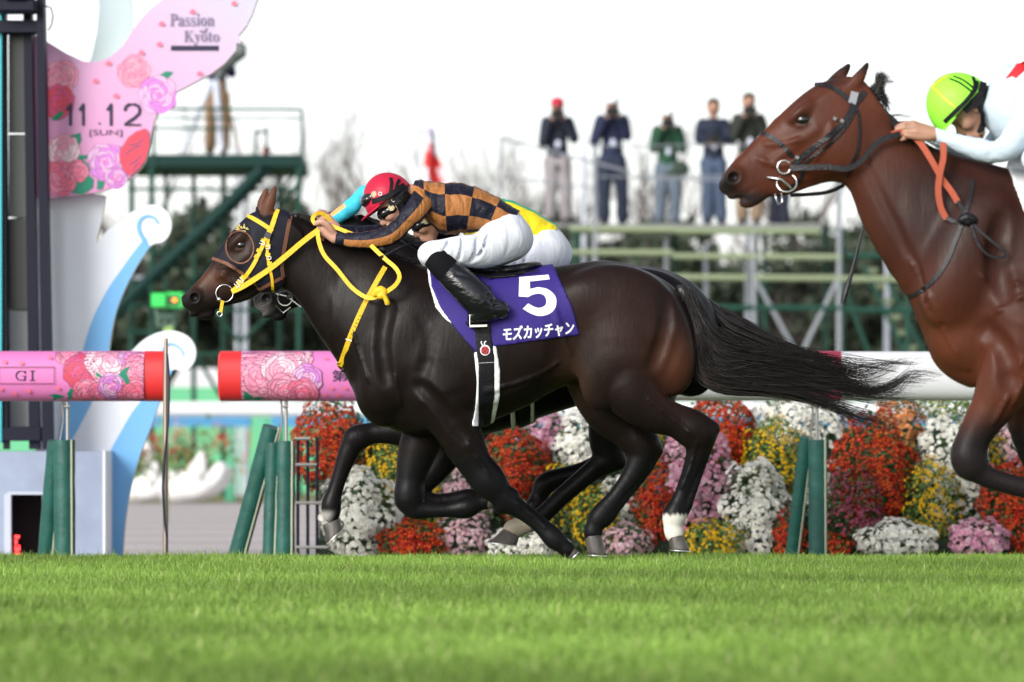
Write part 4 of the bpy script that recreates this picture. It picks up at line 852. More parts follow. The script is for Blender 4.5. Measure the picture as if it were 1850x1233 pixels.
# ================= photographers =================
FP = Frame(60.6)
def photographer(u, vf, H, lb, jc, tc, cap=None, hair=(.02,.015,.012), bag=None, low=False, seed=0, lens=True, back=0):
    rs = random.Random(seed); h = H/232.0; o = empty('person', FP.w(np.array((u, vf, back)))); tag(o, lb, 'person', 'photographers on the scaffold stand')
    g = lambda a, b, c: (u+a*h, vf+b*h, c*h+back)
    arms = []; hy = -150 if low else -192
    for sg in (-1,1): arms.append([(*g(sg*21,-186,2),8.5*h),(*g(sg*(28+rs.uniform(-3,4)),-152+rs.uniform(-5,8),-14),8*h),(*g(sg*18,(hy-152)/2-4,-28),6*h),(*g(sg*8,hy,-32),4.6*h)])
    sp = rs.uniform(11,17); legs = [[(*g(sg*10,-112,0),15*h),(*g(sg*sp*.95+1.5,-62,-4),11.5*h),(*g(sg*sp+rs.uniform(-2,4),-14,2),8*h)] for sg in (-1,1)]
    lo = np.array(g(-52,-240,-50)); hi = np.array(g(52,6,45))
    v = Vol(lo, hi, 2.0); v.ell(g(0,-213,0), (12*h,15.5*h,14*h), 0, k=2); v.cone(g(0,-196,0), g(0,-186,0), 7*h, 9*h, k=4); v.cone(g(0,-214,-14), g(0,-210,-15), 2*h, 2.6*h, k=2)
    v.cone(g(0,-176,2), g(0,-120,2), 11*h, 11*h, k=4)
    for A in arms: v.chain([(a,b,c,r*.7) for a,b,c,r in A], k=4)
    for i, sg in enumerate((-1,1)):
        for f in range(4): v.cone(arms[i][-1][:3], g(sg*(8-2*f*.8), hy-6+f*3.2, -36), 2.4*h, 1.7*h, k=1.5)
        v.cone(arms[i][-1][:3], g(sg*10, hy+4, -36), 2.4*h, 1.6*h, k=1.5)
    for Lg in legs: v.chain([(a,b,c,r*.7) for a,b,c,r in Lg], k=4)
    FP.vol('body', v, M_skin2_, o)
    v = Vol(lo, hi, 2.0); v.ell(g(0,-178,0), (27*h,13*h,14*h), 0, k=4); v.cone(g(0,-176,0), g(0,-126,0), 20*h, 17*h, k=10, sw=1.25); v.cone(g(0,-128,0), g(0,-104,0), 18*h, 20*h, k=8, sw=1.25)
    for A in arms: v.chain([(a,b,c,r*1.1) for a,b,c,r in A[:3]]+[tuple((np.array(A[2])+np.array(A[3]))/2)], k=7)
    for k in range(5): v.cone(g(-20+rs.uniform(0,10),-170+k*13,-22), g(14,-164+k*13+rs.uniform(-6,6),-22), 2*h, 2*h, k=5, op='cut')
    FP.vol('jacket', v, folds_mat_('jacket_%d' % seed, jc), o)
    v = Vol(lo, hi, 2.0); v.cone(g(-7,-112,0), g(7,-112,0), 15*h, 15*h, k=6)
    for Lg in legs: v.chain([(a,b,c,r*1.0) for a,b,c,r in Lg[:2]]+[(Lg[2][0],Lg[2][1]+6*h,Lg[2][2],Lg[2][3]*1.15)], k=8)
    FP.vol('trousers', v, folds_mat_('trousers_%d' % seed, tc), o)
    for Lg in legs:
        v = Vol(np.array(Lg[2][:3])-30*h, np.array(Lg[2][:3])+34*h, 2.0); v.cone((Lg[2][0],Lg[2][1]+8*h,Lg[2][2]+3), (Lg[2][0],Lg[2][1]+9*h,Lg[2][2]-16*h), 5.6*h, 4.8*h, k=2); FP.vol('shoe', v, M_shoe_, o)
    v = Vol(g(-20,-240,-26), g(20,-195,24), 1.8)
    if cap: v.ell(g(0,-219,1), (13.5*h,12*h,15.5*h), 0, k=2); v.d = np.maximum(v.d, (v.ax[1]-(vf-215*h))[None,:,None]).astype(np.float32); v.cone(g(-6,-216,-14), g(6,-216,-14), 6*h, 6*h, k=2, sw=1) if False else v.ell(g(0,-215,-16), (10*h,2*h,9*h), 0, k=1); FP.vol('cap', v, mat('cap_%d' % seed, cap, rough=.8), o)
    else: v.ell(g(0,-218,3), (13*h,13*h,14.5*h), 0, k=1); v.d = np.maximum(v.d, -(v.ax[2]-(back-8*h))[None,None,:]).astype(np.float32) if True else 0; v.ell(g(0,-227,-4), (11*h,5*h,10*h), 0, k=3); FP.vol('hair', v, mat('hair_%d' % seed, hair, rough=.7), o)
    if lens:
        cam_ = empty('camera', FP.w(np.array(g(0,hy-4,-40)))); tag(cam_, lens, 'camera', 'cameras held by the photographers')
        v = Vol(g(-20,hy-26,-90), g(20,hy+20,-18), 2.0); v.cone(g(-7,hy-5,-34), g(7,hy-5,-34), 7*h, 7*h, k=1); v.cone(g(0,hy-4,-38), g(0,hy-3,-64), 7*h, 9.5*h, k=2); v.ell(g(0,hy-13,-33), (5*h,4*h,5*h), 0, k=2); v.cone(g(0,hy-3,-70), g(0,hy-3,-80), 6.5*h, 6.5*h, k=1, op='cut'); FP.vol('lens', v, M_lensb, cam_)
    v = Vol(g(-10,-165,-40), g(12,-125,-10), 1.6); v.ell(g(1,-143,-25), (5.5*h,7.5*h,2.5*h), 0, k=1); FP.vol('badge', v, mat('badge_pale', (.55,.6,.72), rough=.6), o)
    if bag: b_ = g(24,-112,-8); v = Vol(np.array(b_)-34*h, np.array(b_)+34*h, 2.0); v.ell(b_, (19*h,15*h,12*h), 15, k=2); v.cone(g(12,-104,-18), g(22,-100,-14), 9*h, 9*h, k=4); FP.vol('shoulder_bag', v, mat('bag_%d' % seed, bag, rough=.8), o); pipe_ = MB(); pipe_.tube([FP.w(np.array(g(20,-122,-8))), FP.w(np.array(g(2,-160,-18))), FP.w(np.array(g(-14,-188,-4)))], .012, 6); pipe_.build('bag_strap', M_lensb, o, True)
    return o
M_skin2_ = mat('skin_far', (.34,.19,.13), rough=.6); M_shoe_ = mat('shoe_dark', (.02,.02,.025), rough=.6); M_lensb = mat('camera_black', (.008,.008,.009), rough=.5)
def folds_mat_(n, c): return mat(n, c, rough=.8, noise=.25, nscale=6, bump=.4, bscale=7)
photographer(1007, 404, 230, 'photographer in red cap and dark navy jacket, leftmost on the stand', (.010,.014,.030), (.26,.24,.25), cap=(.45,.02,.05), seed=1, lens='black camera raised by the photographer in the red cap')
photographer(1106, 407, 238, 'photographer in white cap, navy coat and dark trousers beside the white pole', (.008,.014,.050), (.012,.02,.045), cap=(.70,.74,.80), seed=2, lens='black camera raised by the photographer in navy coat and white cap')
photographer(1206, 410, 218, 'photographer in green sweater, white cap and pale jeans with a shoulder bag', (.008,.055,.026), (.10,.13,.17), cap=(.75,.78,.82), bag=(.03,.05,.035), seed=3, lens='black camera raised by the photographer in green')
photographer(1289, 407, 230, 'bareheaded photographer in navy coat and jeans holding his camera at chest height', (.007,.013,.034), (.05,.075,.13), seed=4, low=True, lens='dark camera held at chest height by the fourth photographer')
photographer(1353, 405, 238, 'photographer in dark olive jacket and brown trousers behind the bay horse muzzle', (.018,.022,.016), (.24,.17,.11), seed=5, lens='black camera raised by the photographer in olive')
photographer(1408, 409, 196, 'photographer in dark clothes mostly hidden by the bay horse muzzle', (.03,.03,.035), (.012,.016,.035), seed=6, lens=False, back=20)
v_ = photographer(392, 278, 214, 'cameraman in navy jacket and brown trousers on the left tower deck', (.012,.016,.075), (.26,.16,.09), seed=7, lens=False, back=6); v_['group'] = 'people on the left tower'
tp = empty('tripod', FP.w(np.array((390,278,-30)))); tag(tp, 'pale tripod with a grey video camera in front of the cameraman', 'tripod')
for a, b, m_, r_ in (((384,150),(334,277),M_pw,.055),((392,150),(404,277),M_pw,.065),((402,150),(434,277),mat('tripod_wood',(.45,.28,.15),rough=.6),.028)): 
    q = MB(); q.tube([FP.w(np.array((*a,-34))), FP.w(np.array((*b,-60 if m_ is M_pw else 10)))], [r_*.75, r_*.6], 8); q.build('leg', m_, tp, True)
v = Vol((380,80,-90),(450,160,10),2.2); v.cone((405,122,-40),(430,104,-52),12,14,k=2); v.cone((398,140,-36),(404,128,-40),9,8,k=2); v.cone((430,104,-52),(440,98,-70),13,15,k=1); FP.vol('video_camera', v, mat('camera_grey', (.10,.12,.12), rough=.5), tp)
# ================= trees =================
M_bark = mat('bark', (.10,.08,.075), rough=.9, bump=.5, bscale=12)
M_leafd = mat('tree_leaves', rough=.7, attr='Col', spec=.2)
def branchy(m, p, d, L, r, lev, rn, maxlev, spread=.55):
    pts_ = [p]; q = p.copy(); dd = d.copy()
    for i in range(4): dd = (dd+Vector((rn.uniform(-1,1), rn.uniform(-1,1), rn.uniform(-.3,.8)))*.10).normalized(); q = q+dd*L/4; pts_.append(q.copy())
    m.tube(pts_, [r*(1-.5*i/4) for i in range(5)], 6 if lev < 2 else 3, cap=lev == 0)
    if lev < maxlev:
        for k in range(rn.randint(3,4) if lev else 7):
            t = rn.uniform(.35,1); b = pts_[min(4, int(t*4))]; a = rn.uniform(0,6.28); e = (dd*1.0+Vector((math.cos(a), math.sin(a), rn.uniform(0,.5)))*spread*(1.3 if lev == 0 else 1)).normalized()
            branchy(m, b, e, L*rn.uniform(.45,.66), r*.45, lev+1, rn, maxlev, spread)
def bare(seed, Hh):
    rn = random.Random(seed); o = empty('bare_tree', (0,0,0)); m = MB(); branchy(m, Vector((0,0,0)), Vector((0,0,1)), Hh*.6, Hh*.011, 0, rn, 4); m.build('trunk', M_bark, o, True); return o
bares = [bare(3,10), bare(9,9), bare(14,11)]
spots = [(265,104,1.0),(345,112,1.1),(520,108,.9),(600,100,.95),(655,118,1.05),(730,104,.9),(800,112,1.0),(850,100,.85),(930,108,.95),(985,116,1.0),(1060,104,.9),(1150,100,.9),(1240,112,1.0),(1330,106,.9),(1430,112,1.05),(1520,102,.95),(1600,114,1.0),(1700,106,.95),(1800,112,1.0)]
PLN = ['behind the curl of the finish post','behind the left tower','above the lead horse ears','left of the lead jockey helmet','beside the red helmet','behind the white and red flag','right of the flag','above the checkered silks','above the yellow silks','left of the red capped photographer','behind the flag pole','between second and third photographers','behind the fourth photographer','left of the bay muzzle','over the bay muzzle','above the bay forehead','behind the bay ears','behind the green helmet','at the right edge']
for i, (px, Yd, s) in enumerate(spots):
    o = bares[i] if i < 3 else copytree(bares[i % 3]); o.location = (X(px,Yd), Yd, -.2); o.rotation_euler = (0,0,i*1.7); o.scale = (s,)*3; tag(o, 'pale leafless tree '+PLN[i], 'tree', 'leafless trees along the far side')
def ever(seed, wd, Hh, n=4600):
    rs = np.random.RandomState(seed); rn = random.Random(seed); o = empty('evergreen_tree', (0,0,0)); m = MB(); branchy(m, Vector((0,0,0)), Vector((0,0,1)), Hh*.6, .12, 0, rn, 2); m.build('trunk', M_bark, o, True)
    cl = [(rs.uniform(-wd*.5,wd*.5), rs.uniform(-wd*.4,wd*.4), rs.uniform(Hh*.28,Hh*.86), rs.uniform(.45,.95)) for _ in range(16)]
    P = []; Cc = []
    for x, y, z, r in cl:
        k = n//16; d = rs.randn(k,3); d /= np.linalg.norm(d, axis=1)[:,None]; P.append(np.array((x,y,z))+d*r*rs.uniform(.6,1.05,(k,1))); Cc.append(np.full((k,1), rs.uniform(.6,1.4)))
    P = np.vstack(P); Cc = np.vstack(Cc); m_ = len(P); Nn = rs.randn(m_,3); Nn /= np.linalg.norm(Nn, axis=1)[:,None]; V, T = bent(rs, P, Nn, rs.uniform(.16,.34,m_), LEAF_V, LEAF_T)
    fastmesh('crown', V, T, M_leafd, (np.array((.046,.060,.040))[None,None]*Cc[:,:,None]*rs.uniform(.6,1.4,(m_,1,1))*np.ones((1,4,1))).reshape(-1,3), parent=o); return o
evs = [ever(1,3.2,5.2), ever(2,3.4,4.6), ever(3,3.0,5.8)]
EVN = ['behind the base of the finish post wing','behind the upper curl of the finish post','behind the green camera unit','left of the lead horse nose','above the lead horse face','behind the lead horse ears','between lead horse ears and red helmet','behind the raised cyan sleeve','behind the red helmet','behind the checkered silks','behind the yellow silks','under the red capped photographer','under the navy coated photographer','under the green sweatered photographer','under the fourth photographer','under the olive jacketed photographer','behind the hanging black whip','behind the bay horse throat','behind the bay horse shoulder','at the right edge behind the bay horse']
rn = random.Random(4); hs = list(range(150,1900,88))
for i, px in enumerate(hs):
    o = evs[i] if i < 3 else copytree(evs[i % 3]); Yd = 80+rn.uniform(0,14); o.location = (X(px+rn.uniform(-20,20),Yd), Yd, -.2); o.rotation_euler = (0,0,rn.uniform(0,6)); s = rn.uniform(.86,1.08)*(.8 if 520 < px < 900 else 1); o.scale = (s,)*3
    tag(o, 'dark evergreen tree '+EVN[i % len(EVN)], 'tree', 'dark evergreens behind the stands')
rs = np.random.RandomState(8); n = 40000; P = np.stack([rs.uniform(-17,17,n), rs.uniform(96,99,n), np.zeros(n)], 1); P[:,2] = rs.uniform(-.2,1,n)**.8 if False else rs.rand(n)*(4.9+.7*np.sin(P[:,0]*.9)+.5*np.sin(P[:,0]*2.3))-.2
Nn = rs.randn(n,3); Nn /= np.linalg.norm(Nn, axis=1)[:,None]; V, T = bent(rs, P, Nn, rs.uniform(.2,.4,n), LEAF_V, LEAF_T)
tag(fastmesh('far_wood', V, T, M_leafd, (np.array((.050,.066,.045))[None,None]*rs.uniform(.5,1.5,(n,1,1))*np.ones((1,4,1))).reshape(-1,3)), kind='stuff')
# ================= horses =================
def hair_mat(name, col, r=.42): return mat(name, col, rough=r, spec=.45)
M_hair = hair_mat('black_hair', (.012,.010,.010))
M_hoof = mat('hoof_horn', (.075,.066,.06), rough=.42, noise=.6, nscale=30, bump=.3, bscale=90, stretch=(1,1,.2))
M_shoe = mat('horseshoe_alloy', (.75,.75,.76), rough=.3, metal=.9)
M_eye = mat('horse_eye', (.006,.004,.004), rough=.06, spec=.8)
def coat_mat(name, rough=.40, spec=.13):
    m = mat(name, rough=rough, attr='Col', noise=.22, nscale=5, spec=spec)
    n = m.node_tree.nodes; l = m.node_tree.links; b = n['Principled BSDF']
    tc = n.new('ShaderNodeTexCoord'); mp = n.new('ShaderNodeMapping'); mp.inputs['Scale'].default_value = (22, 22, 5)
    t = n.new('ShaderNodeTexNoise'); t.inputs['Scale'].default_value = 3; t.inputs['Detail'].default_value = 6
    t2 = n.new('ShaderNodeTexNoise'); t2.inputs['Scale'].default_value = 6; t2.inputs['Detail'].default_value = 3
    l.new(tc.outputs['Object'], mp.inputs[0]); l.new(mp.outputs[0], t.inputs[0]); l.new(tc.outputs['Object'], t2.inputs[0])
    b1 = n.new('ShaderNodeBump'); b1.inputs['Strength'].default_value = .3; b1.inputs['Distance'].default_value = .004; l.new(t.outputs[0], b1.inputs['Height'])
    b2 = n.new('ShaderNodeBump'); b2.inputs['Strength'].default_value = .25; b2.inputs['Distance'].default_value = .015; l.new(t2.outputs[0], b2.inputs['Height']); l.new(b1.outputs[0], b2.inputs['Normal'])
    t3 = n.new('ShaderNodeTexNoise'); t3.inputs['Scale'].default_value = 20; t3.inputs['Detail'].default_value = 4; t3.inputs['Distortion'].default_value = .6
    m3_ = n.new('ShaderNodeMapping'); m3_.inputs['Scale'].default_value = (1.2,1,.45); m3_.inputs['Rotation'].default_value = (0,.5,0); l.new(tc.outputs['Object'], m3_.inputs[0]); l.new(m3_.outputs[0], t3.inputs[0])
    b3_ = n.new('ShaderNodeBump'); b3_.inputs['Strength'].default_value = .28; b3_.inputs['Distance'].default_value = .006; l.new(t3.outputs[0], b3_.inputs['Height']); l.new(b2.outputs[0], b3_.inputs['Normal'])
    l.new(b3_.outputs[0], b.inputs['Normal'])
    r = n.new('ShaderNodeMapRange'); r.inputs[3].default_value = rough-.12; r.inputs[4].default_value = rough+.22; l.new(t2.outputs[0], r.inputs[0]); l.new(r.outputs[0], b.inputs['Roughness'])
    return m
M_coat = coat_mat('dark_coat', .35, .12); M_coat_b = coat_mat('bay_coat', .38, .15)
def hoof(fr, par, c0, c1, r0, r1, w, up=(1,0), shoe=True, up0=None):
    up0 = up0 or up
    # c0 coronet centre, c1 sole centre, r half lengths along the foot
    c0 = np.array(c0, float); c1 = np.array(c1, float); cm = c0*.5+c1*.5
    sts = [(*c0, w, *up0, r0, r0*.92), (*cm, w, *up, (r0+r1)/2, (r0+r1)/2*.95), (*c1, w, *up, r1, r1*.95)]
    V, Fc, UV = loft(sts, 24, 4, 2.3); h = fr.obj('hoof', V, Fc, M_hoof, par)
    if shoe:
        d = (c1-c0)/np.linalg.norm(c1-c0); V, Fc, UV = loft([(*(c1+d*.2), w, *up, r1*1.03, r1*.98), (*(c1+d*2.4), w, *up, r1*1.03, r1*.98)], 24, 2, 2.3)
        o = fr.obj('horseshoe', V, Fc, M_shoe, par); o.parent = h; o.matrix_parent_inverse = Matrix()
    return h
def eye_part(fr, par, c, r=9):
    bm = bmesh.new(); bmesh.ops.create_uvsphere(bm, u_segments=20, v_segments=12, radius=r)
    V = np.array([v.co[:] for v in bm.verts])*np.array((1.12,.85,.7))+np.array(c); bm.verts.index_update(); Fc = [[v.index for v in f.verts] for f in bm.faces]; bm.free()
    return fr.obj('eye', V, Fc, M_eye, par)

F1 = Frame(24.0)
def horse_root(fr, name, u, label, cat='horse'):
    o = empty(name, fr.w(np.array((u, 1000, 0)))); tag(o, label, cat); return o
H1 = horse_root(F1, 'racehorse', 900, 'dark brown racehorse in black hood and yellow bridle with purple number 5 cloth')
def head_prims(v, T, S=1.0, mouth_open=0):
    def p(u, w): return T(u, w)
    # written in the front horse's own head pixels; T maps them
    a = lambda L: [p(*q) for q in L]
    v.spindle(p(512,408), p(338,548),
        a([(512,384),(482,380),(465,384),(451,391),(430,411),(408,438),(386,471),(364,500),(345,520),(334,532)]),
        a([(525,470),(512,505),(492,522),(473,528),(451,541),(430,548),(408,553),(392,559),(372,566),(350,566)]),
        [(0,26*S),(.15,31*S),(.33,33*S),(.5,26*S),(.66,19*S),(.82,16.5*S),(.94,19*S),(1.0,13*S)], k=14*S, e=2.3)
    for sg in (-1,1):
        v.ell((*p(482,486), sg*15*S), (39*S,33*S,17*S), 50, k=10*S)            # cheek
        v.ell((*p(432,434), sg*25*S), (22*S,9*S,9*S), -48, k=8*S)              # brow
        v.cone((*p(452,462), sg*26*S), (*p(398,500), sg*17*S), 6*S, 4*S, k=9*S) # facial crest
        v.ell((*p(437,445), sg*34*S), (11*S,8*S,5*S), -30, k=8*S, op='cut')
        v.ell((*p(437,436), sg*27*S), (12*S,3.2*S,5*S), -25, k=4*S); v.ell((*p(437,452), sg*27*S), (10*S,2.4*S,4.5*S), -10, k=4*S)
        v.ell((*p(353,538), sg*15*S), (15*S,13.5*S,8*S), -50, k=5*S)            # nostril rim
        v.ell((*p(352,539), sg*23*S), (9.5*S,8*S,9*S), -55, k=3*S, op='cut')
        v.cone((*p(392,543), sg*19*S), (*p(362,557), sg*19*S), 1.6*S, 1.6*S, k=3*S, op='cut')
        v.cone((*p(362,557), sg*18*S), (*p(342,560), sg*12*S), 1.6*S, 1.3*S, k=3*S, op='cut')
        v.cone((*p(468,520), sg*17*S), (*p(420,545), sg*12*S), 2*S, 2*S, k=8*S, op='cut')
    v.ell((*p(345,547), 0), (16*S,14*S,15*S), 0, k=8*S)
    v.ell((*p(374,569), 0), (15*S,9.5*S,11*S), -15, k=5*S)                      # chin
    v.ell((*p(353,566), 0), (12*S,6.5*S,10*S), -20, k=4*S)                       # lower lip
def ear(v, pts, w, S=1.0):
    (u0,v0),(u1,v1),(u2,v2) = pts
    v.chain([(u0,v0,w,8.5*S),(u1,v1,w*1.15,9.5*S),((u1+u2)/2,(v1+v2)/2,w*1.2,7*S),(u2,v2,w*1.15,1.2*S)], k=5, sw=1.25)
    v.chain([(u0+4*S,v0-6*S,w*1.5,3.5*S),(u1+2*S,v1,w*1.15-9*np.sign(w)*-1,4*S),(u2,v2+10,w*1.2-8*np.sign(w)*-1,1.5*S)], k=0) if False else None

v = Vol((318,318,-112), (1312,1016,112), 2.5)
I = lambda u, w: (u, w)
TOP = [(612,520),(640,488),(680,466),(740,476),(800,487),(880,491),(960,486),(1030,478),(1085,471),(1128,476),(1158,486),(1190,501),(1219,521),(1238,547),(1250,574),(1257,610)]
BOT = [(608,610),(632,672),(655,722),(690,766),(750,788),(820,783),(880,764),(950,735),(1010,702),(1060,690),(1130,705),(1195,705),(1240,665),(1256,630)]
v.spindle((600,600), (1260,600), TOP, BOT, [(0,30),(.05,48),(.12,62),(.25,82),(.4,93),(.55,90),(.66,80),(.76,84),(.87,80),(.95,58),(1,28)], k=20, e=2.15)
v.spindle((515,420), (700,600), [(500,384),(525,388),(548,396),(572,406),(610,428),(650,450),(700,470),(760,520)],
          [(490,500),(513,519),(539,545),(570,597),(600,640),(632,690),(660,730)], [(0,25),(.2,26),(.4,30),(.6,38),(.8,50),(1,60)], k=22, e=2.1)
head_prims(v, I)
ear(v, [(480,396),(486,375),(498.5,337)], -13); ear(v, [(472,388),(474,370),(481,340)], 13)
for sg in (-1, 1):
    v.ell((722,640,sg*50), (52,112,30), 24, k=22)       # shoulder
    v.ell((790,668,sg*60), (62,52,28), 35, k=16)        # triceps
    v.ell((682,722,sg*26), (34,48,24), -20, k=16)       # pectoral
    v.ell((880,640,sg*68), (100,80,24), 0, k=24)        # ribs
    v.ell((1120,545,sg*52), (88,60,32), 8, k=22)        # croup
    v.ell((1190,620,sg*52), (60,100,31), -18, k=18)     # hamstring
    v.ell((1105,640,sg*56), (58,105,32), 14, k=18)      # thigh
    v.ell((1060,532,sg*58), (34,26,18), 0, k=26)        # hip point
    v.ell((1030,632,sg*104), (34,60,26), 18, k=22, op='cut')   # flank hollow
    pass
    for P in ([(755,560,sg*98,6),(775,620,sg*104,7),(760,700,sg*98,5)], [(1232,600,sg*92,5),(1205,665,sg*96,6),(1180,710,sg*92,5)], [(700,700,sg*96,5),(735,740,sg*92,5)], [(845,690,sg*112,6),(860,740,sg*106,6)]):
        Q = spline(P, 4)
        for i in range(len(Q)-1): v.cone(Q[i,:3], Q[i+1,:3], 9, 9, k=16, op='cut')
# near fore, trailing
v.chain([(798,715,-46,56),(822,765,-47,43),(858,837,-42,30.5),(892,879,-38,23)], k=24, sw=1.15)
v.chain([(892,879,-38,23),(915,903,-36,21.5),(945,925,-34,14.5),(975,950,-33,12.5),(1001,973,-32,18),(1015,985,-32,12.5),(1027,995,-32,12)], k=8, sw=1.15)
v.cone((905,915,-36),(925,895,-36),14,13,k=6)
v.chain([(950,915,-31,6),(975,936,-30,6),(1003,962,-29,8)], k=5)
# far fore, folded
v.chain([(800,715,42,52),(768,780,44,40),(752,820,43,34),(741,865,40,26),(738,905,38,23)], k=14, sw=1.15)
v.chain([(738,905,38,23),(748,921,37,17),(775,923,36,13.5),(812,922,36,13),(842,918,36,19),(866,910,36,13),(885,905,36,13)], k=6, sw=1.15)
# near hind
v.chain([(1138,630,-34,66),(1138,700,-48,54),(1180,745,-54,36),(1225,762,-51,28),(1262,783,-48,26)], k=30, sw=1.2)
v.chain([(1262,785,-48,26),(1257,822,-46,19),(1241,865,-45,14),(1227,903,-44,14),(1217,930,-44,20.5),(1213,950,-44,14),(1217,965,-44,15)], k=8, sw=1.2)
v.cone((1240,765,-49),(1287,773,-48),16,11,k=8); v.chain([(1289,776,-48,8),(1276,815,-46,7),(1256,870,-45,7),(1236,925,-44,8)], k=7)
# far hind
v.chain([(1085,690,45,60),(1100,740,47,44),(1132,775,46,34),(1165,805,45,27)], k=16, sw=1.2)
v.chain([(1165,805,45,27),(1150,848,43,20),(1118,893,42,14.5),(1087,933,42,20),(1074,952,42,14),(1072,966,42,15)], k=8, sw=1.2)
v.cone((1150,795,45),(1188,812,45),16,11,k=8); v.chain([(1190,816,45,8),(1168,855,44,7),(1130,902,43,7),(1098,942,42,8)], k=7)
for P in ([(690,596),(702,640),(716,690),(726,730)],[(880,706),(930,694),(975,676),(1008,655)],[(832,772),(858,820),(884,858)],[(1170,722),(1210,755),(1248,786)],[(402,497),(418,510),(436,514)],[(398,486),(414,482),(430,487)],
          [(640,600),(655,650),(668,690)],[(1000,560),(1012,600),(1030,640)],[(1255,800),(1246,840),(1230,880)],[(930,905),(960,930),(985,952)]): v.vein(P, 2.4, 5)
for P in ([(1205,540),(1200,600),(1180,660)],[(700,560),(690,620),(700,690)],[(760,700),(800,740),(840,790)]): v.vein(P, 10, 14, 'cut')
V1 = v
def coatcol1(P):
    u, vv, w = P.T; c = np.tile(np.array((.0085,.0055,.0050)), (len(P),1))
    def blend(col, f):
        nonlocal c; c = c*(1-f[:,None])+np.array(col)*f[:,None]
    g = lambda cu, cv, ru, rv: np.exp(-(((u-cu)/ru)**2+((vv-cv)/rv)**2))
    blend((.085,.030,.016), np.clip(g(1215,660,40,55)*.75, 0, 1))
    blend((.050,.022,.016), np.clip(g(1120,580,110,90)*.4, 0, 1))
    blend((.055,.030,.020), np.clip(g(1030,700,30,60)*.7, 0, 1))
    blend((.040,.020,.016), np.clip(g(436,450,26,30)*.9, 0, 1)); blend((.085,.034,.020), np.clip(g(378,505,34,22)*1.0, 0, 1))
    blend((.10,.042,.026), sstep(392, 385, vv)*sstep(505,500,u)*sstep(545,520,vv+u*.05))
    blend((.012,.010,.010), np.clip(g(340,548,22,22), 0, 1))
    blend((.003,.002,.002), np.clip(g(352,539,9,8)*1.3, 0, 1)); blend((.006,.006,.007), sstep(800, 850, vv))
    hw = sstep(926, 934, vv+1.2*np.sin(u*.3)+1.3*np.sin(u*.7+w*.3)+1.*np.sin(w*.4))*sstep(1190,1196,u)                      # white sock, near hind
    blend((.62,.60,.55), hw)
    return c
b1, P1, Fc1 = F1.vol('body', V1, M_coat, H1, smooth=1, colf=coatcol1)
S1 = Surf(P1, Fc1)
eye_part(F1, H1, (438,444,S1.w(438,444)+2.2)); eye_part(F1, H1, (438,444,S1.w(438,444,True)-2.2))
hoof(F1, H1, (1218,966), (1227,993), 14, 18, -44, (1,.05)); hoof(F1, H1, (1073,968), (1079,1004), 14.5, 18, 42, (1,.05))
hoof(F1, H1, (1024,992), (1037,1003), 11.5, 10, -32, (.7,-.7)); hoof(F1, H1, (880,907), (908,903), 13.5, 16, 36, (.1,1))
# ---- tack of the front horse ----
M_purple = mat('purple_cloth', (.022,.008,.17), rough=.75, noise=.15, nscale=9, bump=.8, bscale=8)
M_white = mat('white_cloth', (.75,.76,.78), rough=.75, bump=.2, bscale=60)
M_blackfab = mat('black_fabric', (.012,.013,.019), spec=.2, rough=.72, bump=.3, bscale=40)
M_navyfab = mat('hood_fabric', (.007,.008,.016), spec=.2, rough=.62, bump=.25, bscale=30, noise=.2, nscale=20)
M_brown = mat('brown_trim', (.16,.062,.035), rough=.6)
M_yellow = mat('yellow_webbing', (.80,.50,.015), rough=.5, noise=.12, nscale=60, bump=.35, bscale=220)
M_steel = mat('bit_steel', (.72,.72,.72), rough=.18, metal=1)
M_leather = mat('black_leather', (.009,.009,.012), spec=.3, rough=.4, bump=.3, bscale=90)
M_blackg = mat('girth_web', (.006,.006,.009), spec=.2, rough=.5, bump=.3, bscale=120)
def part(fr, name, VF, m, par, sm=False): return fr.obj(name, VF[0], VF[1], m, par, smooth=sm)
def circ(c, ru, rv, n=40, ang=0): 
    t = np.linspace(0, 2*math.pi, n, endpoint=False); ca, sa = math.cos(R(ang)), math.sin(R(ang)); x = ru*np.cos(t); y = rv*np.sin(t)
    return np.stack([c[0]+x*ca-y*sa, c[1]+x*sa+y*ca], 1)
hp = [(372,478),(384,466),(412,477),(439,494),(457,508),(470,524),(478,540),(500,530),(516,512),(513,500),(511,480),(518,440),(526,396),(524,370),(504,366),(501,392),(487,399),(474,395),(464,372),(440,384),(405,410),(384,445)]
sv = V1.shell(hp, 1.5, holes=[circ((435,448),25,29,ang=-12)], inner=5)
hood, PH, FH = F1.vol('hood', sv, M_navyfab, H1)
SH = Surf(PH, FH)
def over(*surfs):
    class C:
        def w(s, u, v, far=False, default=0):
            L = [x.w(u, v, far, None) for x in surfs]; L = [x for x in L if x is not None]
            return (max(L) if far else min(L)) if L else default
    return C()
SHB = over(SH, S1)
tr = [strap(SHB, [(384,467),(412,478),(439,495),(457,509),(471,525)], 6), strap(SHB, [(471,524),(490,514),(513,502)], 6),
      strap(SHB, [(526,392),(518,435),(511,479),(513,502)], 7)]
ring = circ((435,448),25.5,29.5,ang=-12); tr.append(strap(SHB, list(ring)+[tuple(ring[0])], 2.8, n=2, lift=1))
part(F1, 'hood_trim', merge(tr), M_brown, H1)
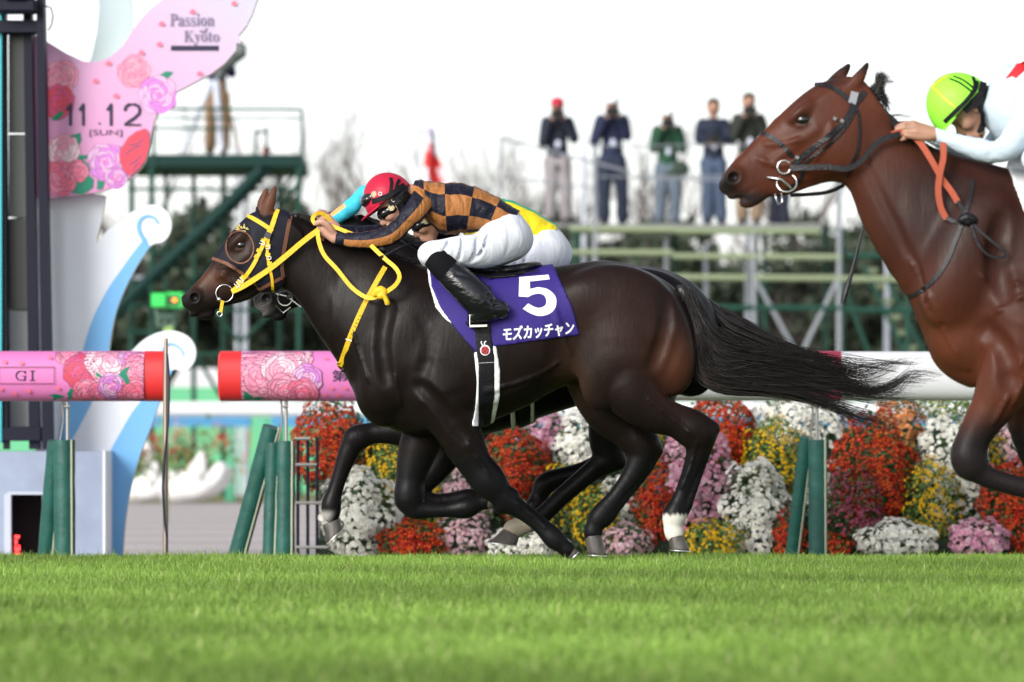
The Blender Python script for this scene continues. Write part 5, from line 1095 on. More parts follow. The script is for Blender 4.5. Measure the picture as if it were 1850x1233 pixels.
# gold script on the forehead of the hood
M_gold = mat('gold_thread', (.75,.60,.18), rough=.5)
sc = [[(430,412),(433,408),(436,406),(435,410),(431,413),(436,413)],[(437,413),(439,409),(440,413),(443,412)],[(443,413),(445,405),(443,413),(446,410),(446,414)],[(448,415),(450,412),(450,415),(453,415)],[(427,414),(440,417),(448,419)]]
part(F1, 'hood_embroidery', merge([strap(SHB, [(a-2,b+1) for a,b in l], 1.5, n=3, lift=.6, th=.4) for l in sc]), M_gold, hood)
br = [strap(SHB, [(447,391),(458,396),(470,403),(484,412),(494,420)], 7.5, lift=1.6), strap(SHB, [(503,380),(499,392),(494,408),(489,420)], 8.5, lift=1.6),
      strap(SHB, [(488,419),(481,436),(472,456),(460,480),(446,500),(434,514),(424,524)], 7, lift=1.8), strap(SHB, [(491,418),(486,440),(485,462),(489,485),(493,505),(494,528)], 5, lift=1.6)]
for c, a in (((488,424),25),((478,437),25),((470,455),27),((466,466),28),((434,511),45),((441,503),40),((486,446),5),((486,462),5),((489,478),-5)):
    br.append(boxL((*c, SHB.w(*c)-3), 4.5, 3.2, 1.0, a))
bridle = part(F1, 'bridle', merge(br), M_yellow, H1)
for c, a, w2 in (((476,441),25,5),((437,508),42,5.5),((430,516),45,5.5),((486,449),5,4),((488,468),0,4)):
    bk = []
    for q in (-1,1):
        ca, sa = math.cos(R(a)), math.sin(R(a)); bk.append(boxL((c[0]-sa*q*2.4, c[1]+ca*q*2.4, SHB.w(*c)-4.4), w2, .7, .7, a))
    bk.append(boxL((c[0]+math.cos(R(a))*w2*.9, c[1]+math.sin(R(a))*w2*.9, SHB.w(*c)-4.4), .7, 3, .7, a)); part(F1, 'buckle', merge(bk), M_steel, bridle)
part(F1, 'number_tag', boxL((486,427,SHB.w(486,427)-5), 5.5, 5.5, .6, 25), mat('tag_dark', (.05,.05,.06)), bridle)
wb = S1.w(407,528)-3
bit = merge([ringL((407,531,wb), 15.5, 1.1), tubeL([(396,542,wb-1),(399,541,wb+10)], 4.2, 10), ringL((398,568,wb+3), 4.6, 1.1), tubeL([(424,524,wb-1),(420,528,wb-1)], 2)])
part(F1, 'bit', bit, M_steel, H1, True)
part(F1, 'chin_strap', merge([ribbon(np.array([(404,544,wb-1),(402,552,wb),(400,565,wb+2)]), 6, 1.6)]), M_yellow, H1)
wh = -40
rein_main = strap(SHB, [(420,528,wb-2),(440,519,-26),(462,506,-34),(490,487,-36),(520,463,-37),(550,438,-41),(578,417,-42)], 9.5, lift=1.5)
loop = [(575,420,-46),(580,445,-50),(590,466,-54),(611,489,-60),(637,521,-66),(660,538,-72),(676,541,-78),(690,535,-86),(703,529,-88),(718,517,-90),(724,503,-90),(717,488,-86),(700,473,-78),(684,458,-68),(672,446,-58)]
reins = merge([rein_main, strap(SHB, loop, 7.5, lift=4), strap(SHB, [(600,410,-34),(618,417,-38),(640,426,-40)], 7, lift=2), strap(SHB, [(598,400,-10),(584,388,-16),(572,388,-22),(566,398,-28),(572,408,-34)], 7, lift=2)])
part(F1, 'reins', reins, M_yellow, H1)
mg = [(697,484),(688,500),(676,522),(662,548),(648,578),(636,606),(627,630),(620,648),(615,662,-20)]
mg = [(a[0],a[1],a[2] if len(a)>2 else S1.w(a[0],a[1])) for a in mg]
ms = [strap(S1, mg, 9, lift=1.5), strap(S1, [(613,655,-28),(616,663,-8),(620,664,12),(618,655,30)], 9, lift=1)]
for i in range(7):
    t = i/6; c = (652-18*t, 572+40*t); ms.append(boxL((*c, S1.w(*c)-3.4), .9, .9, .5))
mart = part(F1, 'breast_strap', merge(ms[:2]), M_yellow, H1)
part(F1, 'strap_hole', merge(ms[2:]), mat('dark_dot', (.12,.07,.01)), mart)
part(F1, 'buckle', boxL((632,616,S1.w(632,616)-4), 6, 1.2, 1, 20), M_steel, mart); part(F1, 'buckle', boxL((702,552,-93), 4, 1, 1, -15), M_steel, mart)
kv = Vol((670,510,-110),(720,570,-60), 1.2)
kv.chain([(680,534,-86,6),(688,528,-90,7),(696,531,-90,6.5),(690,538,-92,6)], k=2); kv.chain([(694,533,-92,5),(699,542,-92,4),(703,551,-91,4.5)], k=2, sw=.8); kv.chain([(684,526,-88,3.4),(692,523,-92,3),(698,529,-92,3)], k=1)
F1.vol('rein_knot', kv, M_yellow, H1)
kv = Vol((608,650,-30),(640,690,10), 1.2); kv.ell((622,668,-14),(5,6,5),30,k=1)
F1.vol('strap_end', kv, M_leather, H1)
# saddle cloth, numnah edge, girth
sc1 = V1.shell([(774,468),(780,520),(797,560),(828,602),(863,641),(870,625),(893,629),(1046,607),(1034,560),(1014,515),(995,470),(930,460),(850,466)], 3.4, inner=3)
cloth, PC, FC = F1.vol('saddle_cloth', sc1, M_purple, H1); SCl = Surf(PC, FC)
F1.vol('numnah', V1.shell([(770,470),(776,515),(788,558),(806,580),(824,592),(840,600),(810,520),(800,470)], 2.2, inner=3), M_white, H1)
g, PG, FG = F1.vol('girth', V1.shell([(858,600),(862,640),(865,665),(864,766),(864,772),(885,772),(888,758),(894,716),(894,650),(890,615),(884,560),(850,560)], 4.6, inner=3), M_blackg, H1); SG = Surf(PG, FG)
F1.vol('girth_edge', V1.shell([(857,640),(862,690),(860,730),(857,750),(853,766),(854,771),(890,771),(894,758),(903,720),(904,672),(897,626),(880,626)], 3.2, inner=3), M_white, H1)
SGC = over(SG, SCl, S1)
def decal(fr, surf, name, V, Fc, m, par, lift=.7):
    W3 = np.array([(a, b, surf.w(a, b, default=-86)-lift) for a, b in V]); return fr.obj(name, W3, Fc, m, par, smooth=False)
def decal_poly(fr, surf, name, poly, m, par, lift=.7, L=9):
    from mathutils.geometry import tessellate_polygon
    T = tessellate_polygon([[Vector((a,b,0)) for a,b in poly]]); V, Fc = refine(poly, T, L); return decal(fr, surf, name, V, Fc, m, par, lift)
five = [(718,228),(908,212),(916,243),(786,258),(788,307),(840,295),(900,308),(945,345),(959,390),(946,440),(907,473),(850,485),(795,470),(740,438),(775,402),(815,424),(850,431),(884,416),(893,386),(880,352),(845,338),(805,345),(775,361),(714,357)]
def smoothpoly(p, idx): return p
five = [(740+x/3.625, 440+y/3.625) for x,y in five]
fv = [five[i] for i in range(5)]
fv += [tuple(q) for q in spline(five[5:14], 4)][:]
fv += [tuple(q) for q in spline(five[14:22], 4)]
fv += five[22:]
M_print = mat('cloth_print_white', (.80,.83,.86), rough=.7)
decal_poly(F1, SCl, 'race_number', fv, M_print, cloth)
tv, tf = textmesh('モズカッチャン', 1.0)
sx = 126/tv[:,0].max(); sy = 25/tv[:,1].max(); tv, tf = refine(tv*np.array((sx, sy)), tf, 10)
nmv = []
for k, (a, b) in enumerate(((0,0),(.8,0),(-.8,0),(0,.7),(0,-.7),(.6,.6),(-.6,-.6))):
    q = np.stack([909+a+tv[:,0]+tv[:,1]*.03, 619.5+b-tv[:,1]-tv[:,0]*.105], 1); nmv.append(([(x, y, SCl.w(x, y, default=-86)-.7-.06*k) for x, y in q], tf))
part(F1, 'horse_name', merge(nmv), M_print, cloth)
decal_poly(F1, SG, 'emblem', list(circ((877,635),9,9.5))+[], M_print, g)
decal_poly(F1, SG, 'emblem_disc', circ((877,635.5),7.2,7.6), mat('emblem_red', (.42,.02,.035), rough=.6), g, 1.2)
M_blkp = mat('print_black', (.01,.01,.012), rough=.6)
for c in ((874,632),(880,633),(877,637),(873,639),(881,640)): decal_poly(F1, SG, 'emblem_dot', circ(c,1.5,1.5,10), M_blkp, g, 1.7)
part(F1, 'emblem_tail', merge([strap(SG, [(873,627),(870,622),(871,619)], 1.8, n=3, lift=.8, th=.4), strap(SG, [(876,626),(876,621),(879,619)], 1.8, n=3, lift=.8, th=.4)]), M_print, g)
part(F1, 'girth_seam', strap(SG, [(865,658),(893,656.5)], 1.1, n=4, lift=.6, th=.5), mat('seam_grey', (.4,.4,.42)), g)
# saddle
vs = Vol((770,462,-110),(980,560,110), 2.5)
vs.d[:] = 60
Q = [(806,474,62),(850,484,62),(900,490,60),(940,485,50),(962,480,36)]
for i in range(len(Q)-1):
    a, b = Q[i], Q[i+1]
    vs.ell(((a[0]+b[0])/2,(a[1]+b[1])/2+2,0), (30,9,a[2]), math.degrees(math.atan2(b[1]-a[1],b[0]-a[0])), k=10)
saddle, PS, FS = F1.vol('saddle', vs, M_leather, H1)
fl = V1.shell([(805,478),(850,494),(884,506),(930,502),(962,486),(958,478),(890,470),(810,466)], 7, inner=2)
F1.vol('saddle_flap', fl, M_leather, saddle)
part(F1, 'stirrup_leather', merge([strap(SGC, [(832,505,-92),(846,545,-100),(858,584,-106)], 5, lift=2), strap(SGC, [(878,520),(879,560),(876,600)], 16, lift=1.5), strap(SGC, [(905,497),(940,496),(975,491)], 3, lift=9)]), M_leather, H1)
# mane: short plaited crest plus dark hair along the neck
def mane(fr, par, name, P, wv, L, N, r, seed, dirv=(.3,.6), jit=2):
    g = []
    Q = spline(P, 8)
    for q in Q: g.append([(q[0],q[1],0),(q[0]+dirv[0]*L*.4,q[1]+dirv[1]*L*.3-3,-wv*.5),(q[0]+dirv[0]*L,q[1]+dirv[1]*L,-wv)])
    V, Fc = strands(g, N, r, seed, steps=8, jit=jit, wspread=3, lenr=(.5,1), curl=1.5); return fr.obj(name, V, Fc, M_hair, par)
mv = Vol((520,370,-20),(760,490,20), 1.6)
rnd = random.Random(5)
for i in range(44):
    t = i/43; q = spline([(531,392),(552,397),(575,407),(600,419),(640,440),(690,462),(748,477)], 10); p = q[int(t*(len(q)-1))]
    mv.ell((p[0]+rnd.uniform(-2,2), p[1]-1+rnd.uniform(-3,2), rnd.uniform(-5,3)), (rnd.uniform(5,9), rnd.uniform(4,8), rnd.uniform(4,7)), rnd.uniform(0,90), k=3)
F1.vol('mane', mv, M_hair, H1)
mane(F1, H1, 'mane_hair', [(532,388),(575,403),(640,436),(745,474)], 22, 26, 420, .55, 3, (.9,.5))
G = [[(1243,532,0),(1262,566,-8),(1290,606,-10),(1345,630,-6),(1430,640,0),(1530,655,4),(1602,664,6)],
     [(1241,534,-6),(1262,585,-16),(1290,628,-20),(1350,648,-14),(1450,662,-4),(1530,690,0),(1580,708,4),(1622,697,6),(1650,664,6),(1700,668,6)],
     [(1240,536,-6),(1256,600,-22),(1276,650,-26),(1340,672,-20),(1440,688,-8),(1540,708,-2),(1640,712,6)],
     [(1238,540,-4),(1247,610,-26),(1262,668,-28),(1330,694,-20),(1430,706,-10),(1530,742,-4),(1625,768,4)],
     [(1238,542,2),(1243,625,-18),(1250,672,-20),(1300,706,-16),(1400,713,-8),(1490,735,-4),(1570,775,4)]]
tv2, tf2 = strands(G, 1300, .7, 11, steps=22, jit=7, wspread=12, lenr=(.5,1.08), curl=8, clump=14)
tv3, tf3 = strands(G, 520, 1.6, 12, steps=14, jit=2, wspread=6, lenr=(.4,.8), curl=4, clump=9)
tv4, tf4 = strands([[(1240,534,0),(1275,620,-40),(1300,690,-30),(1420,700,-8),(1567,800,4)],[(1240,534,0),(1262,600,-45),(1240,690,-34),(1330,640,-20),(1380,660,4)],[(1243,532,0),(1290,590,-20),(1400,600,-20),(1500,640,-10),(1560,600,4)]], 60, .45, 13, steps=20, jit=5, wspread=6, lenr=(.5,1), curl=9)
M_hairg = hair_mat('grey_hair', (.075,.06,.058))
tg = strands([[(1243,534,-10),(1264,570,-28),(1290,615,-30),(1340,634,-24),(1400,640,-14),(1480,655,-6),(1560,668,0)],[(1240,540,-12),(1258,610,-34),(1268,660,-36),(1300,668,-30),(1360,655,-22),(1420,640,-14),(1470,632,-6)],[(1240,540,-12),(1252,620,-34),(1262,690,-34),(1320,706,-24),(1400,716,-14),(1500,742,-6),(1600,780,0)]], 150, .55, 77, steps=22, jit=5, wspread=6, lenr=(.3,1), curl=9)
part(F1, 'tail_grey_hair', tg, M_hairg, H1, True)
part(F1, 'tail', merge([(tv2,tf2),(tv3,tf3),(tv4,tf4)]), M_hair, H1, True)
vt = Vol((1222,515,-40),(1300,700,25),2.2); vt.chain([(1232,526,0,13),(1248,552,-4,15),(1254,600,-14,15),(1262,640,-18,16),(1285,668,-18,12)], k=4); F1.vol('tail_dock', vt, M_hair, H1)
# ================= jockeys =================
M_skin = mat('skin', (.50,.27,.20), rough=.5, noise=.12, nscale=18, bump=.15, bscale=70)
M_skin2 = mat('skin_tan', (.36,.19,.125), rough=.5, noise=.12, nscale=18, bump=.15, bscale=70)
M_boot = mat('patent_boot', (.006,.006,.009), rough=.15, spec=.5, coat=.25, bump=.8, bscale=16, stretch=(1,1,2.2))
M_knit = mat('black_knit', (.006,.006,.008), spec=.12, rough=.85, bump=.4, bscale=150)
M_lens = mat('goggle_lens', (.012,.012,.014), rough=.12, spec=.8)
M_brass = mat('goggle_stud', (.55,.48,.30), rough=.35, metal=.6)
M_straps = mat('helmet_strap', (.007,.007,.010), spec=.2, rough=.6)
def folds_mat(name, col, strength=.9, sc=(1,1,1), rough=.7, nscale=9, attr=None):
    m = mat(name, col, rough=rough, attr=attr, spec=.2); n = m.node_tree.nodes; l = m.node_tree.links; b = n['Principled BSDF']
    tc = n.new('ShaderNodeTexCoord'); mp = n.new('ShaderNodeMapping'); mp.inputs['Scale'].default_value = sc; mp.inputs['Rotation'].default_value = (0, .5, 0)
    t = n.new('ShaderNodeTexNoise'); t.inputs['Scale'].default_value = nscale; t.inputs['Detail'].default_value = 3; t.inputs['Distortion'].default_value = .8
    l.new(tc.outputs['Object'], mp.inputs[0]); l.new(mp.outputs[0], t.inputs[0])
    bp = n.new('ShaderNodeBump'); bp.inputs['Strength'].default_value = strength; bp.inputs['Distance'].default_value = .03
    l.new(t.outputs[0], bp.inputs['Height']); l.new(bp.outputs[0], b.inputs['Normal']); return m
M_breech = folds_mat('white_breeches', (.66,.69,.77), .5, (1.2,1.2,.3), .65, 11)
M_navy = folds_mat('silk_navy', (.010,.010,.022), .9, (1,1,.5), .5, 17)
M_orange = folds_mat('silk_orange', (.36,.145,.045), .9, (1,1,.5), .5, 17)
M_yel = folds_mat('silk_yellow', (.85,.66,.02), .7, (1,1,.6), .5, 12)
M_grn = folds_mat('silk_green', (.01,.40,.20), .6, (1,1,.6), .5, 12)
M_cyan = folds_mat('silk_cyan', (.05,.48,.68), .6, (1,1,.6), .5, 12)
M_peach = folds_mat('silk_peach', (.85,.38,.14), .6, (1,1,.6), .5, 12)
M_silkw = folds_mat('silk_white', (.52,.62,.72), .55, (1,1,.7), .55, 11)
M_silkr = mat('silk_red', (.70,.02,.03), rough=.55)
class Head:                                          # forward f, up u (crown), w sideways; unit = px
    def __init__(s, c, ang, S=1.0):
        s.c = c; s.S = S; a = R(ang); s.f = np.array((math.cos(a), math.sin(a))); s.u = np.array((s.f[1], -s.f[0]))
        if s.u @ np.array((-.57,-.82)) < 0: s.u = -s.u
    def __call__(s, f, u, w=0): q = np.array(s.c[:2])+(s.f*f+s.u*u)*s.S; return (q[0], q[1], s.c[2]+w*s.S)
def hand(v, wr, kn, curl, spread, S=1.0, back=(0,0,-1), w0=0, thumb=None, fl=(1,1.1,1.05,.85)):
    # wr wrist, kn centre of the knuckles; fingers run on by `reach` then fold by `curl` (vectors in u,v,w)
    wr = np.array(wr, float); kn = np.array(kn, float); sp = np.array(spread, float)
    for i in range(4):
        b = kn+sp*(i-1.5); v.cone(wr+sp*(i-1.5)*.45, b, 5.6*S, 4.6*S, k=5*S)
    for i in range(4):
        b = kn+sp*(i-1.5)*1.0; p = b
        for j, c in enumerate(curl):
            q = p+np.array(c, float)*fl[i]; v.cone(p, q, (4.3-.45*j)*S, (3.9-.5*j)*S, k=1.2*S); p = q
    if thumb: v.chain([(*t, r*S) for t, r in zip(thumb, (5.6,4.8,4.3,3.4))], k=3*S)
def jockey_body(fr, par, H, skin, torso, arms, legs, hands, cell=1.7, face=True):
    pts = [np.array(t[:3]) for t in torso]+[np.array(a[:3]) for L in arms+legs for a in L]+[np.array(H(0,0))]
    for hh in hands: pts += [np.array(hh['kn'])]
    P = np.array(pts); lo = P.min(0)-60; hi = P.max(0)+60
    v = Vol(lo, hi, cell); S = H.S
    # head
    v.ell(H(0,2), (31*S,30*S,25*S), math.degrees(math.atan2(H.f[1],H.f[0])), k=4)
    v.cone(H(8,-14), H(18,-36), 20*S, 12*S, k=12*S, sw=1.1); v.ell(H(24,-40), (8*S,7*S,8*S), 0, k=6*S)
    v.cone(H(24,-20), H(27,-30), 10*S, 8*S, k=8*S)
    v.chain([(*H(29,-6),4*S),(*H(34,-14),4.2*S),(*H(38,-20),4.6*S)], k=4*S); v.ell(H(32,-21,4*S), (5*S,4*S,4*S), 0, k=3*S); v.ell(H(32,-21,-4*S), (5*S,4*S,4*S), 0, k=3*S)
    v.cone(H(30,0,-10), H(30,0,10), 5*S, 5*S, k=6*S)
    v.cone(H(32,-29.5,-6), H(32,-29.5,6), 3*S, 3*S, k=3*S); v.cone(H(30,-34,-5), H(30,-34,5), 3.2*S, 3.2*S, k=3*S); v.cone(H(35,-31.8,-7), H(35,-31.8,7), .9*S, .9*S, k=1, op='cut')
    for sg in (-1,1):
        v.ell(H(28,-6,sg*10), (6*S,5*S,6*S), 0, k=4*S, op='cut'); v.ell(H(26,-6,sg*10), (5*S,5*S,5.5*S), 0, k=1)
        v.ell(H(22,-16,sg*15), (9*S,8*S,7*S), 0, k=7*S)
        v.ell(H(-3,-7,sg*25), (6*S,9.5*S,3.4*S), math.degrees(math.atan2(H.f[1],H.f[0]))+12, k=2*S); v.ell(H(-2,-7,sg*28.5), (3.6*S,6.5*S,2*S), math.degrees(math.atan2(H.f[1],H.f[0]))+12, k=1, op='cut')
    v.cone(H(-6,-20), torso[0][:3], 14*S, 12*S, k=8*S)
    for i in range(len(torso)-1):
        a, b = torso[i], torso[i+1]; v.cone(a[:3], b[:3], a[5]*(.66 if i > 2 else .42 if i > 1 else .36), b[5]*(.66 if i > 1 else .42 if i > 0 else .36), k=10*S, sw=.8)
    for L in arms: v.chain([(q[0],q[1],q[2]*(.8 if i == 0 else 1),q[5]*(.3 if i == 0 else .5)) for i, q in enumerate(L)], k=4*S, n=3)
    for L in legs: v.chain([(q[0],q[1],q[2],q[3]*.62) for q in L], k=6*S, n=3)
    for hh in hands: hand(v, S=S, **hh)
    return fr.vol('body', v, skin, par)
def mirror(L, idx=2): return [tuple(-x if i == idx else x for i, x in enumerate(q)) for q in L]
def checker_faces(V, Fc, UV, nu, sv, ph=0, phu=0):
    mi = []
    for f in Fc:
        a = np.mean([UV[i] for i in f], 0); mi.append(int(math.floor(a[0]*nu+phu)+math.floor((a[1]-ph)/sv)) % 2)
    return mi
def helmet(fr, par, H, colm, rx=46, ru=50, rw=39, peak=True, strapm=None, cf=4, cu=9, fronttilt=0):
    S = H.S; c = H(cf,cu); m = max(rx,ru)*S+8; ang = math.degrees(math.atan2(H.f[1],H.f[0]))
    v = Vol(np.array(c)-m, np.array(c)+m, 1.7); v.ell(c, (rx*S,ru*S,rw*S), ang, k=0)
    # keep the part above the rim plane
    x, y, z = [a for a in v.ax]; U = (x[:,None,None]-c[0])*H.u[0]+(y[None,:,None]-c[1])*H.u[1]+z[None,None,:]*0
    Ff = (x[:,None,None]-c[0])*H.f[0]+(y[None,:,None]-c[1])*H.f[1]+z[None,None,:]*0
    v.d = np.maximum(v.d, -(U-fronttilt*Ff*.1)-0*S).astype(np.float32)
    o, P, Fq = fr.vol('helmet', v, colm, par); sf = Surf(P, Fq)
    if peak:
        r = rx*S*.93; V = []; n = 18
        for i in range(n+1):
            t = -1.15+2.3*i/n; rr = (rx*1.0*math.cos(t), rw*1.0*math.sin(t)); pk = 18*max(0, math.cos(t*1.25))
            for z in (1.2, -1.2):
                V.append(H(cf+rr[0]*.93, cu+1+z, rr[1]*.93)); V.append(H(cf+rr[0]+pk*.98, cu-1-pk*.12+z, rr[1]*1.0))
        Fp = []
        for i in range(n):
            a, b = i*4, i*4+4; Fp += [(a,a+1,b+1,b),(a+2,b+2,b+3,a+3),(a+1,a+3,b+3,b+1),(a,b,b+2,a+2)]
        fr.obj('helmet_peak', np.array(V), Fp, colm, o)
    return o, sf
def boot_and_leg(fr, par, leg, sg, S, near=True, white=True):
    # leg = dict of control points with w for the near side
    q = lambda L: [(a,b,c*sg,r) for a,b,c,r in L]
    def box(L): P = np.array([x[:3] for x in L]); r = max(x[3] for x in L)+14; return P.min(0)-r, P.max(0)+r
    L = q(leg['shin']); lo, hi = box(L+q(leg['foot'])); v = Vol(lo, hi, 1.9); v.chain(L, k=4, sw=1.05); v.chain(q(leg['foot']), k=8*S, sw=1.0)
    for a, b, c, r in q(leg['heel']): v.ell((a,b,c), (r*1.3,r*.8,r*.8), 0, k=5*S)
    rs = np.random.RandomState(3)
    for cr in leg.get('creases', []): v.cone((cr[0],cr[1],cr[4]*sg), (cr[2],cr[3],cr[4]*sg), 1.6*S, 1.6*S, k=5*S, op='cut')
    bt, P, Fq = fr.vol('boot', v, M_boot, par)
    v2 = Vol(*box(q(leg['knit'])), 1.9); v2.chain(q(leg['knit']), k=4); fr.vol('sock', v2, M_knit, par)
    return bt
def breeches(fr, par, seat, thighs, folds, mt, cell=2.0):
    A = [t for L in thighs for t in L]+seat; P = np.array([x[:3] for x in A]); r = max(x[3] for x in A)+10
    v = Vol(P.min(0)-r-20, P.max(0)+r+20, cell)
    for i in range(len(seat)-1): v.cone(seat[i][:3], seat[i+1][:3], seat[i][3], seat[i+1][3], k=16, sw=.72)
    for L in thighs: v.chain(L, k=16, sw=1.0)
    for f in folds:
        Q = spline(f[0], 4)
        for i in range(len(Q)-1): v.cone(Q[i,:3], Q[i+1,:3], f[1], f[1]*.7, k=f[2], op='cut')
    return fr.vol('breeches', v, mt, par)
def sleeve(fr, par, st, mats, rule, wr=.05, seed=0, seg=32):
    V, Fc, UV = loft(st, seg, 7, 2.0, wr=wr, seed=seed); smx = UV[:,1].max()
    mi = []
    for f in Fc:
        ang = np.mean([UV[i][0] for i in f]); s = np.mean([UV[i][1] for i in f]); mi.append(rule(ang, s, smx))
    return fr.obj('sleeve', V, Fc, mats, par, mi=mi)

# ---- jockey of the front horse ----
J1 = empty('person', F1.w(np.array((900, 480, 0)))); tag(J1, 'jockey in black and orange checkered silks and red helmet crouching on the front horse', 'person')
HD1 = Head((712,366,-4), 145.2)
T1 = [(744,345,0,.3,-.95,19,25),(754,351,0,.1,-1,26,36),(769,364,0,-.1,-1,38,56),(797,377,0,-.08,-1,47,64),(835,377,0,.1,-1,45,62),(875,385,0,.3,-.95,37,56),(905,397,0,.45,-.9,31,52),(925,406,0,.5,-.86,28,50)]
AN1 = [(770,356,-44,-.75,-.66,23,22),(757,378,-62,-.75,-.66,22,21),(732,406,-68,-.72,-.7,17,17),(708,427,-64,-.45,-.9,18,16),(672,436,-50,-.12,-1,16,15),(636,436,-40,.05,-1,14,13),(608,432,-33,.1,-1,11,10.5)]
AF1 = [(770,352,44,-.7,-.7,22,22),(748,374,62,-.75,-.66,20,19),(716,404,66,-.6,-.8,17,16),(684,418,60,-.3,-.95,16,15),(645,420,46,-.1,-1,14,13),(612,416,32,.1,-1,11,10.5)]
TH1 = [(915,432,-30,42),(872,455,-62,32),(830,457,-84,26),(792,460,-94,20),(776,464,-97,17)]
SH1 = [(790,474,-97,19),(812,497,-101,21),(836,523,-104,19),(858,547,-106,15),(872,562,-106,14)]
legs1 = [TH1+SH1, mirror(TH1+SH1)]
hn = dict(wr=(606,431,-34), kn=(585,412,-36), spread=(-1.5,7.2,1.0), curl=[(-8,4,3),(3,9,8),(7,1,5)], thumb=[(602,420,-38),(592,408,-44),(581,403,-45),(572,407,-42)])
hf = dict(wr=(610,416,32), kn=(590,400,30), spread=(-1.5,6.5,-1.0), curl=[(-8,4,-2),(3,9,-6),(7,1,-5)], thumb=[(606,408,32),(596,396,38),(586,392,38),(577,396,36)])
jockey_body(F1, J1, HD1, M_skin, T1, [AN1, AF1], legs1, [hn, hf])
V, Fc, UV = loft(T1, 80, 8, 2.15, wr=.032, seed=4)
F1.obj('jacket', V, Fc, [M_navy, M_orange], J1, mi=checker_faces(V, Fc, UV, 8, 42.5, 31, .62))
st1 = lambda a, s, m: 1 if (.25 < a < .40 and s < m-16 and s > 10) or ((a > .94 or a < .035) and 70 < s < m-30) or s < 8 else 0
sleeve(F1, J1, AN1, [M_navy, M_orange], st1, .05, 1); sleeve(F1, J1, AF1, [M_navy, M_orange], lambda a, s, m: 1 if .6 < a < .75 else 0, .05, 2)
seat1 = [(885,408,0,26),(912,418,0,38),(930,432,0,34)]
fold1 = [([(900,395,-55),(885,430,-80),(862,470,-96)],1.6,8),([(868,424,-84),(860,450,-96),(852,482,-98)],1.6,7),([(838,430,-94),(834,455,-106),(830,478,-104)],1.4,6),([(812,440,-98),(806,456,-112),(800,474,-110)],1.3,6)]
breeches(F1, J1, seat1, [TH1, mirror(TH1)], fold1, M_breech)
leg1 = dict(knit=[(782,466,-97,19.5),(800,482,-101,23.5),(815,500,-102,22)], shin=[(806,490,-101,22.5),(828,510,-104,26),(848,529,-106,28),(864,545,-107,28),(876,558,-107,24)], foot=[(857,577,-108,12),(876,568,-107,19),(894,562,-106,18),(908,563,-106,12)], heel=[(906,572,-106,8)],
    creases=[(852,540,900,536,-124),(848,552,898,548,-124),(856,562,906,556,-122),(826,500,862,508,-128),(866,570,900,572,-120)])
for sg in (1,-1):
    b = boot_and_leg(F1, J1, leg1, sg, 1.0)
    part(F1, 'boot_sole', merge([boxL((858,583,-108*sg), 16, 2.4, 10, -14), boxL((900,575,-106*sg), 16, 3, 9, -14)]), M_leather, b)
    ir = merge([boxL((865,592,-108*sg), 16, 2.6, 12, -2), tubeL([(850,590,-118*sg),(850,574,-118*sg),(858,562,-116*sg)], 1.1), tubeL([(850,590,-98*sg),(850,574,-98*sg),(858,562,-100*sg)], 1.1)])
    part(F1, 'stirrup_iron', ir, M_steel, saddle)
M_helmred = folds_mat('helmet_red', (.46,.016,.05), .18, (.7,1,1.4), .4, 14)
hel, SHe = helmet(F1, J1, HD1, M_helmred)
def hstrap(H, sf, pts, wd, lift=.8): return strap(sf, [H(a,b)[:2] for a,b in pts], wd, lift=lift)
part(F1, 'helmet_band', merge([hstrap(HD1, SHe, [(32,22),(18,17),(0,13),(-20,13),(-33,14)], 9), hstrap(HD1, SHe, [(0,11),(-15,28),(-20,38)], 6), hstrap(HD1, SHe, [(-12,11),(-22,21),(-31,27)], 6)]), M_straps, hel)
def goggles(fr, par, H, cf, cu, seed=0, tilt=0, hw=30):
    v = Vol(np.array(H(cf,cu))-46*H.S, np.array(H(cf,cu))+46*H.S, 1.5); a = math.degrees(math.atan2(H.f[1],H.f[0]))+tilt; S = H.S
    v.ell(H(cf,cu), (15*S,13*S,hw*S), a, k=0); v.ell(H(cf-16,cu-1), (16*S,13.5*S,(hw+2)*S), a, k=8)
    o, P, Fq = fr.vol('goggles', v, M_lens, par)
    for sg in (-1, 1):
        part(fr, 'goggle_stud', merge([ringL(H(cf-15,cu,sg*(hw+2)), 5*S, 1.2*S, nrm=(0,0,1)), tubeL([H(cf-15,cu,sg*(hw+2)), H(cf-15,cu,sg*(hw+4))], 4*S, 14)]), M_brass, o)
    return o
vh = Vol(np.array(HD1(-16,-4))-44, np.array(HD1(-16,-4))+44, 2.0); vh.ell(HD1(-13,-1), (21,24,25.5), 145, k=4); F1.vol('hair', vh, M_hair, J1)
goggles(F1, J1, HD1, 36, 30); goggles(F1, J1, HD1, 25, -7, hw=27)
part(F1, 'strap_clip', merge([ringL(HD1(12,24,-44), 3, .8)]), M_white, hel); part(F1, 'strap_clip', ringL(HD1(-1,2,-33), 3, .8), M_white, hel)
part(F1, 'chin_guard', merge([ribbon(np.array([HD1(-2,6,-30),HD1(-6,-8,-31),HD1(-4,-22,-26),HD1(4,-36,-18)]), 13, 3), ribbon(np.array([HD1(10,0,-31),HD1(-6,2,-32),HD1(-22,6,-30),HD1(-34,8,-22)]), 9, 2)]), M_straps, hel)
W1 = MB(); W1.tube([tuple(F1.w(np.array(p))) for p in ((690,470,-78),(725,450,-66),(750,441,-50),(800,438,-30))], [.012,.011,.006,.004], 8)
tag(W1.build('riding_whip', M_leather), 'black whip held under the forearm of the jockey in the red helmet', 'whip')
